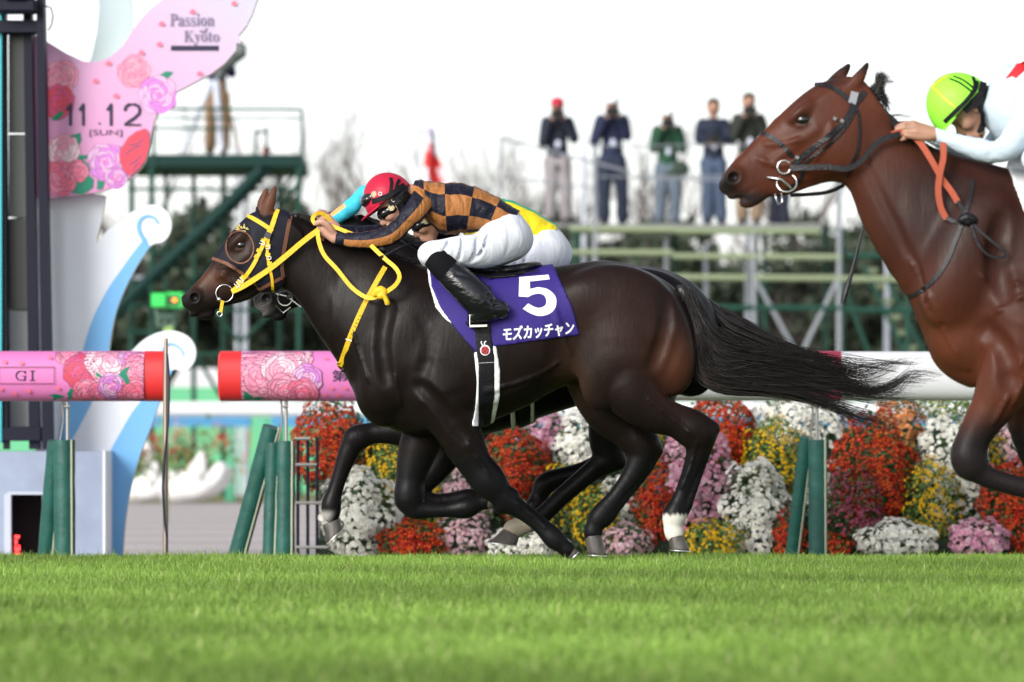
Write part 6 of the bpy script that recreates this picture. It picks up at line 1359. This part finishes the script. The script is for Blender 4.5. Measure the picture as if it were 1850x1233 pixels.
# ---- jockey of the horse behind ----
F2 = Frame(24.95)
J2 = empty('person', F2.w(np.array((960, 500, 0)))); tag(J2, 'jockey in yellow and green silks with cyan sleeves, mostly hidden behind the red helmet', 'person')
D = np.array((70,27))
sh = lambda L: [(q[0]+D[0], q[1]+D[1], *q[2:]) for q in L]
HD2 = Head((712+63,366+24,-4), 150)
T2 = sh(T1); T2[3] = (867,405,0,-.08,-1,46,62)
AN2 = [(832,385,-44,-.7,-.7,22,22),(790,378,-64,-.5,-.86,20,19),(724,364,-66,-.2,-1,16,15),(664,352,-58,-.2,-1,14,14),(642,372,-46,-.5,-.85,15,14),(614,392,-34,-.5,-.85,13,12),(596,401,-28,-.5,-.85,10,10)]
AF2 = [(832,385,44,-.7,-.7,22,22),(800,420,60,-.5,-.86,20,19),(740,440,60,-.2,-1,17,16),(690,424,52,0,-1,17,16),(640,408,40,0,-1,15,14),(606,402,30,0,-1,11,10)]
TH2, SH2 = sh(TH1), sh(SH1)
h2 = [dict(wr=(600,402,-28), kn=(582,402,-30), spread=(-1,6.4,.8), curl=[(-7,3,2),(2,8,6),(6,1,4)], thumb=[(596,396,-34),(588,388,-36),(580,386,-36),(574,390,-34)]),
      dict(wr=(604,402,30), kn=(586,404,30), spread=(-1,6.4,-.8), curl=[(-7,3,-2),(2,8,-6),(6,1,-4)], thumb=[(600,396,34),(592,388,36),(584,386,36),(578,390,34)])]
jockey_body(F2, J2, HD2, M_skin2, T2, [AN2, AF2], [TH2+SH2, mirror(TH2+SH2)], h2, cell=2.0)
V, Fc, UV = loft(T2, 48, 7, 2.15, wr=.025, seed=7)
F2.obj('jacket', V, Fc, [M_yel, M_grn], J2, mi=[1 if (np.mean([UV[i][0] for i in f]) > .5 or np.mean([UV[i][0] for i in f]) < .075) else 0 for f in Fc])
sleeve(F2, J2, AN2, [M_yel, M_cyan, M_peach], lambda a, s, m: 0 if s < 90 else (1 if s < m-42 else (2 if (a < .2 or a > .9) else 1)), .05, 3)
sleeve(F2, J2, AF2, [M_yel, M_cyan, M_peach, M_navy], lambda a, s, m: 3 if s < m-95 else (2 if (a < .2 or a > .8) else 1), .05, 5)
breeches(F2, J2, [(q[0]+D[0],q[1]+D[1],q[2],q[3]) for q in seat1], [TH2, mirror(TH2)], [([(a+D[0],b+D[1],c) for a,b,c in f[0]],f[1],f[2]) for f in fold1], M_breech)
leg2 = {k: [(q[0]+D[0],q[1]+D[1],*q[2:]) if len(q) == 4 else (q[0]+D[0],q[1]+D[1],q[2]+D[0],q[3]+D[1],q[4]) for q in L] for k, L in leg1.items()}
for sg in (1,-1): boot_and_leg(F2, J2, leg2, sg, 1.0)
helmet(F2, J2, HD2, mat('helmet_navy', (.02,.03,.12), rough=.4), ru=40)
goggles(F2, J2, HD2, 25, -7, hw=27)
# ================= horse behind (nearly hidden) =================
H2 = horse_root(F2, 'racehorse', 950, 'almost black racehorse galloping on the far side, half hidden by the number 5 horse')
v = Vol((400,370,-112), (1365,1012,112), 3.0)
dx = 50
shp = lambda L, a=dx, b=0: [(q[0]+a, q[1]+b) for q in L]
v.spindle((640,600), (1310,600), shp(TOP[:7],60,4)+[(1110,476),(1155,480),(1189,484),(1219,494),(1250,510),(1270,529),(1287,552),(1299,585),(1304,612)], [(668,620),(692,682),(715,735),(740,776),(800,795),(870,786),(930,772),(985,752),(1040,735),(1080,725),(1150,715),(1240,705),(1285,665),(1302,630)],
          [(0,30),(.05,48),(.12,62),(.25,82),(.4,93),(.55,90),(.66,80),(.76,84),(.87,80),(.95,58),(1,28)], k=20, e=2.15)
T2f = lambda u, w: (512+122+(u-512)*1.0+(w-408)*.06, 408+2+(w-408)*1.0)
a = lambda L: [T2f(*q) for q in L]
v.spindle((640,430), (760,600), [(620,386),(650,392),(680,402),(720,430),(760,465),(820,500)], [(615,515),(640,530),(670,590),(690,640),(712,700),(740,740)], [(0,25),(.2,26),(.4,30),(.6,38),(.8,50),(1,60)], k=22, e=2.1)
head_prims(v, T2f)
ear(v, [T2f(480,396),T2f(494,392),T2f(512,380)], -13); ear(v, [T2f(480,396),T2f(494,392),T2f(512,380)], 13)
for sg in (-1,1):
    v.ell((770,650,sg*50), (52,112,30), 24, k=22); v.ell((1160,550,sg*52), (88,60,32), 8, k=22); v.ell((1230,620,sg*52), (60,100,31), -18, k=18); v.ell((1140,650,sg*52), (58,100,34), 14, k=18)
# leading fore leg
v.chain([(800,745,-30,50),(755,776,-34,36),(714,779,-38,24),(672,783,-38,18.5),(642,793,-38,19.5)], k=14, sw=1.15)
v.chain([(642,793,-38,19),(629,822,-38,17),(616,858,-38,13.5),(605,892,-38,13.5),(600,912,-38,17),(600,930,-38,14)], k=6, sw=1.15)
# other fore, folded
v.chain([(850,750,40,50),(820,800,42,34),(785,850,42,24),(755,885,40,20),(775,905,40,14),(815,905,40,14),(850,900,40,16),(880,905,40,12)], k=12, sw=1.15)
# hind reaching far forward (near side) and the other one
v.chain([(1130,700,-45,62),(1105,760,-48,42),(1095,800,-46,30),(1100,828,-46,24),(1070,850,-44,18),(1020,892,-43,16),(978,932,-43,15.5),(955,943,-43,18),(938,951,-43,14),(925,957,-43,14)], k=14, sw=1.15)
v.cone((1085,835,-45),(1118,835,-45),18,14,k=8)
v.chain([(1160,720,45,62),(1140,780,46,36),(1110,825,46,24),(1060,850,44,17),(1010,864,43,16.5),(985,876,43,19),(974,900,43,14),(962,925,43,14)], k=14, sw=1.15)
def coatcol2(P):
    u, vv, w = P.T; c = np.tile(np.array((.006,.005,.006)), (len(P),1))
    f = sstep(622,604,u+.4*(vv-900))*sstep(918,930,vv)*sstep(700,660,u); c = c*(1-f[:,None])+np.array((.35,.33,.33))*f[:,None]
    f = sstep(968,954,u)*sstep(925,935,vv)*sstep(850,900,u)*(w < 0); c = c*(1-f[:,None])+np.array((.34,.29,.23))*f[:,None]
    nz = .5+.5*np.sin(u*.9)*np.sin(vv*1.3+u*.4); f = np.exp(-(((u-474)/14)**2+((vv-560)/10)**2))*nz; c = c*(1-f[:,None])+np.array((.30,.28,.28))*f[:,None]
    return c
b2, P2, Fc2 = F2.vol('body', v, M_coat, H2, colf=coatcol2); V2 = v; S2 = Surf(P2, Fc2)
hoof(F2, H2, (600,942), (606,968), 17, 20, -38, (.72,-.66), up0=(.92,-.35))
hoof(F2, H2, (925,960), (907,981), 15, 27, -43, (1,.12), up0=(.85,.4)); hoof(F2, H2, (960,930), (950,955), 14, 18, 43, (1,.1)); hoof(F2, H2, (888,906), (915,905), 14, 17, 40, (0,1))
eye_part(F2, H2, (*T2f(438,444),S2.w(*T2f(438,444))+3.5))
part(F2, 'bridle', merge([strap(S2, [T2f(*q) for q in L], 6) for L in ([(452,392),(472,404),(494,420)],[(500,392),(490,420),(470,460),(440,500),(412,530)],[(386,478),(400,510),(420,548)])]), M_leather, H2)
part(F2, 'bit', merge([ringL((516,540,-24), 13, 1.3), tubeL([(500,532,-22),(520,537,-26),(545,556,-34)], 1.6), tubeL([(498,552,-18),(512,566,-10),(526,556,-16)], 1.3)]), M_steel, H2)
part(F2, 'reins', merge([strap(S2, [(520,540,-28),(560,500,-36),(590,430,-34),(600,405,-30)], 7), strap(S2, [(600,405,-40),(640,450,-60),(700,480,-70),(680,430,-50)], 6)]), M_leather, H2)
F2.vol('saddle_cloth', V2.shell([(844,470),(850,520),(867,560),(898,602),(933,641),(963,629),(1116,607),(1104,560),(1084,515),(1065,470),(1000,460)], 3, inner=3), M_purple, H2)
F2.vol('girth', V2.shell([(930,600),(932,690),(938,800),(968,800),(966,700),(962,600)], 3.5, inner=3), M_blackg, H2)
F2.vol('girth_edge', V2.shell([(918,640),(920,720),(926,810),(933,810),(929,700),(930,640)], 4, inner=3), M_white, H2)
F2.vol('girth_edge', V2.shell([(956,640),(957,720),(957,805),(966,805),(965,700),(964,640)], 4, inner=3), M_white, H2)
mane(F2, H2, 'mane', [(640,390),(700,412),(770,455),(830,482)], 20, 40, 400, .7, 8, (.9,.3))
G2 = [[(1284,552,0),(1310,560,0),(1350,582,0),(1400,610,0),(1470,640,0),(1520,655,0)],[(1286,560,-8),(1310,590,-8),(1355,610,-8),(1400,630,-8),(1480,660,0),(1540,680,0)],[(1288,570,0),(1300,612,-6),(1340,640,-8),(1420,660,0),(1480,690,0),(1540,700,0)]]
part(F2, 'tail', merge([strands(G2, 700, 1.1, 21, steps=16, jit=2.5, wspread=9, lenr=(.5,1), curl=3), strands(G2, 400, 1.9, 22, steps=12, jit=2, wspread=8, lenr=(.4,.8), curl=2)]), M_hair, H2, True)
vt = Vol((1265,535,-25),(1380,660,25),2.4); vt.chain([(1278,552,0,13),(1305,578,0,15),(1345,606,0,13)], k=4); F2.vol('tail_dock', vt, M_hair, H2)

# ================= bay horse on the right, nearer =================
F3 = Frame(20.0)
H3 = horse_root(F3, 'racehorse', 2100, 'reddish bay racehorse in a plain black bridle entering at the right edge')
K = 1.2
v = Vol((1285,95,-150), (2640,1230,150), 3.4)
TB = lambda u, w: (1810+(u-740)*K*1.03, 318+(w-476)*K*1.03)
b = lambda L: [TB(*q) for q in L]
v.spindle(TB(640,600), TB(1260,600), [(1660,330),(1700,300),(1760,296),(1815,312)]+b(TOP[4:]), [(1640,500),(1672,590),(1690,640),(1722,676),(1760,690),(1830,712),(1900,716)]+b(BOT[6:]),
          [(-.06,45),(.0,56),(.08,72),(.22,100),(.4,114),(.55,110),(.66,98),(.76,103),(.87,98),(.95,70),(1,34)], k=24, e=2.15)
v.spindle((1550,200), (1740,470), [(1533,148),(1562,160),(1596,200),(1614,224),(1661,254),(1737,300),(1815,318),(1860,330)], [(1496,300),(1530,334),(1562,414),(1600,480),(1642,540),(1668,592),(1700,650),(1760,690)],
          [(-.1,30),(.1,34),(.3,40),(.5,50),(.75,64),(1,76)], k=26, e=2.1)
v.spindle((1556,178), (1318,335), [(1560,150),(1530,140),(1494,146),(1463,161),(1425,192),(1375,241),(1345,272),(1318,300),(1306,315)],
          [(1580,250),(1560,305),(1525,322),(1480,333),(1440,347),(1410,356),(1392,356),(1366,368),(1330,352)],
          [(0,32),(.15,39),(.33,41),(.5,33),(.66,24),(.82,21),(.94,24),(1.0,17)], k=16, e=2.3)
m3 = lambda s, t: (1556+(1318-1556)*s+.55*t, 178+(335-178)*s+.835*t)
for sg in (-1,1):
    v.ell((1520,266,sg*20), (50,46,22), 45, k=12); v.ell((1445,204,sg*31), (27,11,11), -42, k=9)
    v.cone((1474,236,sg*33), (1398,292,sg*22), 7, 5, k=10)
    v.ell((1449,220,sg*43), (14,10,6), -20, k=8, op='cut'); v.ell((1450,209,sg*33), (15,4,6), -25, k=5); v.ell((1449,229,sg*33), (12,3,5), -5, k=5)
    v.ell((1325,322,sg*19), (19,17,10), -35, k=6); v.ell((1324,322,sg*29), (12,10,11), -40, k=4, op='cut')
    v.cone((1385,328,sg*24), (1345,352,sg*23), 1.9, 1.9, k=4, op='cut'); v.cone((1345,352,sg*22), (1318,352,sg*14), 1.9, 1.6, k=4, op='cut')
    v.cone((1500,328,sg*22), (1440,340,sg*16), 3, 3, k=10, op='cut')
    v.ell((1740,470,sg*62), (62,130,40), 26, k=26); v.ell((1850,560,sg*80), (75,62,36), 35, k=20); v.ell((1724,616,sg*34), (36,46,28), -20, k=18)
    v.ell(TB(880,640)+(sg*80,), (120,96,28), 0, k=26); v.ell(TB(1120,545)+(sg*62,), (106,72,38), 8, k=24); v.ell(TB(1190,620)+(sg*62,), (72,120,37), -18, k=20)
    v.ell(TB(1105,640)+(sg*66,), (70,124,40), 14, k=20); v.ell(TB(1030,632)+(sg*124,), (40,72,30), 18, k=24, op='cut')
    for Pq in ([(1800,380,sg*118,6),(1790,450,sg*124,7),(1770,560,sg*112,5)],):
        Q = spline(Pq, 4)
        for i in range(len(Q)-1): v.cone(Q[i,:3], Q[i+1,:3], 11, 11, k=20, op='cut')
    v.cone((1560,300,sg*42),(1680,560,sg*66),5,6,k=14,op='cut')
v.ell((1318,336,0), (20,18,18), 0, k=10); v.ell((1354,364,0), (19,12,14), -15, k=6); v.ell((1328,352,0), (15,8,12), -20, k=5)
v.chain([(1524,172,-20,13),(1542,154,-23,12),(1556,134,-24,8),(1567,115,-22,1.5)], k=6, sw=1.2); v.chain([(1504,152,14,11),(1517,138,16,10),(1528,126,16,7),(1536,115,15,1.5)], k=6, sw=1.2); v.cone((1536,160,-38),(1563,124,-32),5,2,k=3,op='cut')
# folded near fore
v.chain([(1850,600,-58,72),(1815,680,-62,54),(1790,730,-60,40),(1762,775,-56,31),(1745,815,-52,30),(1748,838,-50,27)], k=18, sw=1.15)
v.chain([(1748,838,-50,27),(1780,862,-48,19),(1840,880,-47,18),(1895,892,-47,18),(1930,890,-46,22),(1955,874,-46,16),(1972,850,-46,16)], k=8, sw=1.15)
v.chain([(1900,610,58,64),(1880,690,56,48),(1858,750,54,34),(1880,830,52,28),(1920,900,50,18),(1960,990,48,17),(1975,1020,48,21),(1985,1045,48,16)], k=18, sw=1.15)
sc_ = lambda L, w: [(*TB(q[0], q[1]), q[2]*w*K, q[3]*K) for q in L]
v.chain(sc_([(1120,670,-50,70),(1140,722,-54,48),(1180,745,-54,36),(1225,762,-51,28),(1262,783,-48,26)],1), k=18, sw=1.2)
v.chain(sc_([(1262,785,-48,26),(1257,822,-46,19),(1241,865,-45,15.5),(1227,905,-44,15.5),(1217,931,-44,19),(1214,950,-44,15),(1217,965,-44,15)],1), k=8, sw=1.2)
v.chain(sc_([(1085,690,45,60),(1100,740,47,44),(1132,775,46,34),(1165,805,45,27)],1), k=18, sw=1.2)
v.chain(sc_([(1165,805,45,27),(1150,848,43,20),(1118,895,42,16.5),(1086,935,42,19),(1074,952,42,15),(1072,966,42,15)],1), k=8, sw=1.2)
for P in ([(1368,288),(1400,300),(1436,298)],[(1382,262),(1415,262),(1446,254)],[(1790,566),(1820,545),(1856,532)],[(1700,596),(1722,636),(1744,668)],[(1834,650),(1812,712),(1786,765)],[(1640,470),(1668,530),(1690,580)],[(1470,290),(1490,262),(1500,230)],[(1760,500),(1790,520),(1830,516)],[(1848,620),(1840,680),(1820,730)]): v.vein(P, 3, 6)
for P in ([(1800,400),(1790,470),(1800,540)],[(1772,600),(1800,640),(1812,700)]): v.vein(P, 13, 18, 'cut')
def coatcol3(P):
    u, vv, w = P.T; c = np.tile(np.array((.078,.0225,.012)), (len(P),1))
    def bl(col, f):
        nonlocal c; f = np.clip(f, 0, 1)[:,None]; c = c*(1-f)+np.array(col)*f
    g = lambda cu, cv, ru, rv: np.exp(-(((u-cu)/ru)**2+((vv-cv)/rv)**2))
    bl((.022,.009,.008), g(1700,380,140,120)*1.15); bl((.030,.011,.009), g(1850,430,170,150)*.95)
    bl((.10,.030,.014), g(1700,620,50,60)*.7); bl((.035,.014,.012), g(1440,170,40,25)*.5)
    bl((.012,.010,.010), g(1310,335,26,26)*1.1); bl((.030,.022,.024), g(1345,360,44,13)*1.2); bl((.004,.003,.003), g(1324,322,11,9)*1.3); bl((.02,.012,.010), g(1449,219,16,12)*1.1)
    bl((.013,.010,.011), sstep(720, 800, vv+.25*(u-1760)*(u<1790)))
    bl((.012,.008,.008), sstep(142,122,vv)*sstep(1500,1530,u)); bl((.015,.010,.010), np.exp(-((u-1496)/30)**2)*sstep(168,150,vv)*.8)
    return c
b3, P3, Fc3 = F3.vol('body', v, M_coat_b, H3, colf=coatcol3); V3 = v; S3 = Surf(P3, Fc3)
for w_, f_ in ((0, False), (1, True)): eye_part(F3, H3, (1449,219,S3.w(1449,219,f_)+(-2.5 if f_ else 2.5)), 11.5)
q_ = TB(1218,966); hoof(F3, H3, q_, (q_[0]+10,q_[1]+30), 17, 22, -53, (1,.05)); q_ = TB(1072,968); hoof(F3, H3, q_, (q_[0]+8,q_[1]+34), 17, 22, 50, (1,.05))
hoof(F3, H3, (1976,840), (1992,812), 16, 20, -46, (.9,.5)); hoof(F3, H3, (1988,1052), (1996,1084), 17, 22, 48, (1,0))
L3 = [(1470,152,None)]
stp = [strap(S3, [(1472,154),(1490,156),(1515,170),(1538,190)], 9, lift=1.5), strap(S3, [(1560,168),(1550,182),(1538,192)], 10, lift=1.5), strap(S3, [(1540,188),(1528,215),(1508,238),(1478,262),(1448,285),(1430,300)], 10, lift=2),
       strap(S3, [(1546,190),(1532,222),(1508,252),(1474,280),(1448,300)], 4.5, lift=1.5), strap(S3, [(1374,240),(1390,248),(1410,264),(1430,286)], 8, lift=1.5),
       strap(S3, [(1541,192),(1548,210),(1550,240),(1546,275),(1535,300),(1528,322)], 5, lift=1.5), strap(S3, [(1436,290),(1448,312),(1440,330),(1420,344)], 6, lift=1.5)]
bri3 = part(F3, 'bridle', merge(stp), M_leather, H3)
for c in ((1505,218),(1518,222),(1438,287)):
    part(F3, 'buckle', boxL((*c, S3.w(*c)-5), 3.6, 3.2, 1.2, 35), mat('dull_steel', (.22,.22,.23), rough=.4, metal=1), bri3)
part(F3, 'bridle_tag', boxL((1539,180,S3.w(1539,180)-4), 7, 11, .8, 15), mat('tag_grey', (.26,.27,.30)), bri3)
wb = S3.w(1412,310)-4
part(F3, 'bit', merge([ringL((1415,304,wb), 12, 2), ringL((1420,332,wb+2), 18, 1.6, nrm=(.1,.4,1)), tubeL([(1384,322,wb),(1410,326,wb),(1432,345,wb)], 2.2), tubeL([(1398,352,wb),(1404,372,wb),(1412,366,wb+2),(1410,350,wb)], 1.5)]), M_steel, H3, True)
def pts(L, dflt): return [(q[0], q[1], q[2] if len(q) > 2 else dflt) for q in L]
rn = [strap(S3, pts([(1425,306),(1450,306,-42),(1490,305,-48),(1525,308,-50),(1552,294,-50),(1580,262,-52),(1605,250,-52),(1622,246,-50)], -34), 10),
      strap(S3, [(1428,352,20),(1460,350,36),(1500,345,44),(1528,332,46)], 7),
      strap(S3, [(1722,368,-82),(1730,382,-84),(1731,400,-88),(1716,405,-86),(1702,398,-82)], 7)]
part(F3, 'reins', merge(rn), M_leather, H3)
M_rub = mat('orange_rubber', (.42,.085,.04), rough=.7, bump=.6, bscale=260)
part(F3, 'rein_grip', merge([strap(S3, [(1606,247,-51),(1630,242,-48),(1652,256,-54),(1672,286,-64),(1694,326,-72),(1712,352,-78),(1722,370,-82)], 11), strap(S3, [(1698,262,-62),(1697,290,-72),(1690,320,-80),(1687,350,-82),(1692,380,-82),(1702,400,-82)], 11)]), M_rub, H3)
bs = strap(S3, [(1752,328),(1748,352),(1737,385),(1728,410),(1716,440),(1704,470),(1686,500),(1662,525),(1640,538)], 8, lift=2)
lp = strap(S3, [(1742,402,-96),(1748,425,-104),(1758,450,-108),(1775,466,-108),(1797,470,-106),(1807,464,-104),(1795,452,-104),(1770,432,-102),(1745,408,-98)], 4.5)
part(F3, 'breast_strap', merge([bs, lp]), M_leather, H3)
kv = Vol((1715,380,-125),(1765,430,-70), 1.6); kv.chain([(1728,402,-98,8),(1738,398,-100,8),(1748,402,-100,7)], k=2); kv.ell((1738,406,-99),(9,7,8),0,k=2); F3.vol('strap_knot', kv, M_leather, H3)
F3.vol('numnah', V3.shell([(1818,300),(1826,340),(1840,385),(1862,430),(1900,480),(1920,470),(1900,380),(1880,300)], 3, inner=3), M_white, H3)
qa = [TB(793,466),TB(797,520),TB(812,560),TB(838,602),TB(870,641),TB(893,629),TB(1046,607),TB(1034,560),TB(1014,515),TB(995,468),TB(930,458),TB(850,458)]
F3.vol('saddle_cloth', V3.shell(qa, 5, inner=3), M_purple, H3)
F3.vol('girth', V3.shell([TB(860,600),TB(864,690),TB(864,790),TB(888,790),TB(894,700),TB(890,600)], 6, inner=3), M_blackg, H3)
vs = Vol((1860,290,-130),(2140,420,130), 3.2)
Q = [TB(*q[:2])+(q[2]*K,) for q in [(806,474,62),(850,484,62),(900,490,60),(940,485,50),(962,480,36)]]
for i in range(4): vs.ell(((Q[i][0]+Q[i+1][0])/2,(Q[i][1]+Q[i+1][1])/2+2,0), (36,11,Q[i][2]), math.degrees(math.atan2(Q[i+1][1]-Q[i][1],Q[i+1][0]-Q[i][0])), k=10)
F3.vol('saddle', vs, M_leather, H3)
mane(F3, H3, 'mane', [(1548,160),(1600,205),(1650,246),(1720,290),(1790,306),(1850,318)], 30, 55, 800, .8, 31, (.5,.8), jit=3)
fl3 = [[(1556,168,0),(1576,158,0),(1596,152,0),(1622,146,0)],[(1570,175,0),(1590,150,0),(1588,135,0),(1615,147,-4)],[(1575,180,-4),(1592,140,0),(1585,128,0),(1583,122,0)],[(1572,178,0),(1594,178,0),(1600,195,-6),(1606,215,-8)],[(1600,215,0),(1612,216,-4),(1640,214,-6),(1655,206,0)]]
part(F3, 'mane_wisp', merge([strands(fl3[:2], 60, .6, 41, jit=4, wspread=5, lenr=(.6,1.05), curl=4), strands(fl3[1:3], 120, .8, 42, jit=4, wspread=6, lenr=(.5,1.05), curl=4), strands(fl3[2:4], 420, 1.0, 43, jit=4, wspread=7, lenr=(.4,1), curl=4), strands([fl3[4], [(1596,208,0),(1620,205,0),(1650,212,0),(1668,222,0)]], 16, .4, 44, jit=2, wspread=3)]), M_hair, H3, True)
G3 = [[(*TB(*q[:2]), q[2]) for q in L] for L in G]
part(F3, 'tail', merge([strands(G3, 500, 1.3, 51, steps=14, jit=3, wspread=12, curl=4), strands(G3, 400, 2.6, 52, steps=12, jit=3, wspread=10, lenr=(.4,.7))]), M_hair, H3, True)
# jockey on the bay
J3 = empty('person', F3.w(np.array((1960, 300, 0)))); tag(J3, 'jockey in white top and bright lime green helmet, head down on the bay horse', 'person')
HD3 = Head((1753,193,-6), 133, 1.2)
HD3.c = (1748,194,-6)
T3 = [(1778,180,0,.3,-.95,31,36),(1796,187,0,.1,-1,54,54),(1822,194,0,0,-1,77,72),(1865,200,0,-.05,-1,84,82),(1920,214,0,.1,-1,70,74),(1975,236,0,.3,-.95,54,66),(2015,262,0,.45,-.9,42,62),(2040,280,0,.5,-.86,34,56)]
AN3 = [(1862,166,-66,-.8,-.6,34,32),(1852,200,-88,-1,-.2,30,29),(1832,244,-94,-1,-.3,27,26),(1806,276,-88,-.8,-.6,25,24),(1765,276,-74,-.2,-1,22,21),(1722,262,-60,-.15,-1,17,16),(1686,247,-48,-.1,-1,13,12)]
AF3 = mirror([(a-8,b-6,c,d,e,f,g) for a,b,c,d,e,f,g in AN3])
kf = lambda L: [(*TB(q[0],q[1]-6), q[2]*K, q[3]*K) for q in L]
TH3, SH3 = kf(TH1), kf(SH1); TH3[0] = (2020,290,-36,50)
h3 = [dict(wr=(1684,245,-48), kn=(1650,238,-50), spread=(2.5,7.5,-.6), curl=[(-18,0,2),(-12,5,4),(-6,3,3)], thumb=[(1676,252,-52),(1660,252,-56),(1644,250,-58),(1630,248,-58)], fl=(.85,1.05,1.0,.8)),
      dict(wr=(1676,240,48), kn=(1642,232,48), spread=(2.5,7.5,.6), curl=[(-18,0,-2),(-12,5,-4),(-6,3,-3)], thumb=[(1668,246,52),(1652,246,54),(1638,244,54),(1626,242,54)])]
jockey_body(F3, J3, HD3, M_skin2, T3, [AN3, AF3], [TH3+SH3, mirror(TH3+SH3)], h3, cell=1.9)
V, Fc, UV = loft(T3, 60, 8, 2.15, wr=.018, seed=9); F3.obj('jacket', V, Fc, M_silkw, J3)
sleeve(F3, J3, AN3, [M_silkw], lambda a, s, m: 0, .03, 6); sleeve(F3, J3, AF3, [M_silkw], lambda a, s, m: 0, .03, 8)
vv_ = Vol((1790,140,-110),(2060,330,110),2.4)
for i in range(2, len(T3)-1): vv_.cone(T3[i][:3], T3[i+1][:3], T3[i][5]+3, T3[i+1][5]+3, k=6, sw=.9) if False else None
SJ3 = Surf(V, np.array([list(f)+[f[-1]]*(4-len(f)) for f in Fc]))
rv_ = [(1809,148),(1822,132),(1833,118),(1850,113),(1880,118),(1900,130),(1880,134),(1850,128),(1840,136),(1828,147),(1822,142)]
decal_poly(F3, SJ3, 'red_emblem', rv_, M_silkr, J3, 1.5, 6)
V, Fc, UV = loft([(1868,240,0,-.1,-1,44,84),(1920,236,0,.1,-1,55,80),(1975,252,0,.3,-.95,46,70),(2010,272,0,.4,-.9,38,66)], 40, 6, 2.2); F3.obj('vest', V, Fc, mat('grey_vest', (.12,.12,.14), rough=.6, bump=.5, bscale=30), J3)
breeches(F3, J3, [(1990,262,0,40),(2020,286,0,46),(2036,300,0,42)], [TH3, mirror(TH3)], [], M_breech, cell=2.6)
leg3 = {k: [(*TB(q[0],q[1]-6), q[2]*K, q[3]*K) if len(q) == 4 else (*TB(q[0],q[1]-6), *TB(q[2],q[3]-6), q[4]*K) for q in L] for k, L in leg1.items()}
for sg in (1,-1): boot_and_leg(F3, J3, leg3, sg, K)
M_lime = folds_mat('helmet_lime', (.30,.85,.06), .15, (1,1,1), .45, 10)
hl3, SH3s = helmet(F3, J3, HD3, M_lime, rx=50, ru=58, rw=42, cf=7, cu=5)
part(F3, 'helmet_band', merge([hstrap(HD3, SH3s, [(44,11),(20,10),(0,9),(-22,11),(-35,17)], 8), hstrap(HD3, SH3s, [(-16,9),(-14,34),(-9,50)], 3.2, 1.2), hstrap(HD3, SH3s, [(-22,9),(-21,32),(-16,48)], 3.2, 1.2), hstrap(HD3, SH3s, [(-14,9),(-27,15),(-36,26)], 7, 1.2)]), M_straps, hl3)
part(F3, 'helmet_seam', merge([hstrap(HD3, SH3s, [(18,14),(19,34),(16,60)], 3.6, .5), hstrap(HD3, SH3s, [(16,60),(4,58),(-12,54)], 3.6, .5)]), mat('seam_yellow', (.62,.85,.03)), hl3)
part(F3, 'chin_guard', merge([ribbon(np.array([HD3(-2,8,-30),HD3(-8,-8,-33),HD3(-4,-22,-28),HD3(6,-34,-18)]), 8, 3), ribbon(np.array([HD3(12,0,-31),HD3(-6,-1,-34),HD3(-26,2,-30),HD3(-40,8,-20)]), 12, 3)]), M_straps, hl3)
vh = Vol(np.array(HD3(-20,-12))-78, np.array(HD3(-20,-12))+66, 2.4); vh.ell(HD3(-13,-3), (26,30,31), 135, k=4); vh.cone(HD3(-15,-10), (1779,180,0), 22, 26, k=6); vh.cone(HD3(2,-20), HD3(20,-38), 19, 13, k=8); F3.vol('hair', vh, M_hair, J3)  # hair at the back; last cone is a dark stand-in for shade over the jaw
W3 = MB(); W3.tube([tuple(F3.w(np.array(p))) for p in ((1600,300,60),(1562,418,60),(1546,480,60),(1532,530,60),(1527,548,60))], [.006,.006,.008,.014,.010], 8)
tag(W3.build('riding_whip', M_leather), 'thin black whip hanging down in front of the bay horse chest', 'whip')
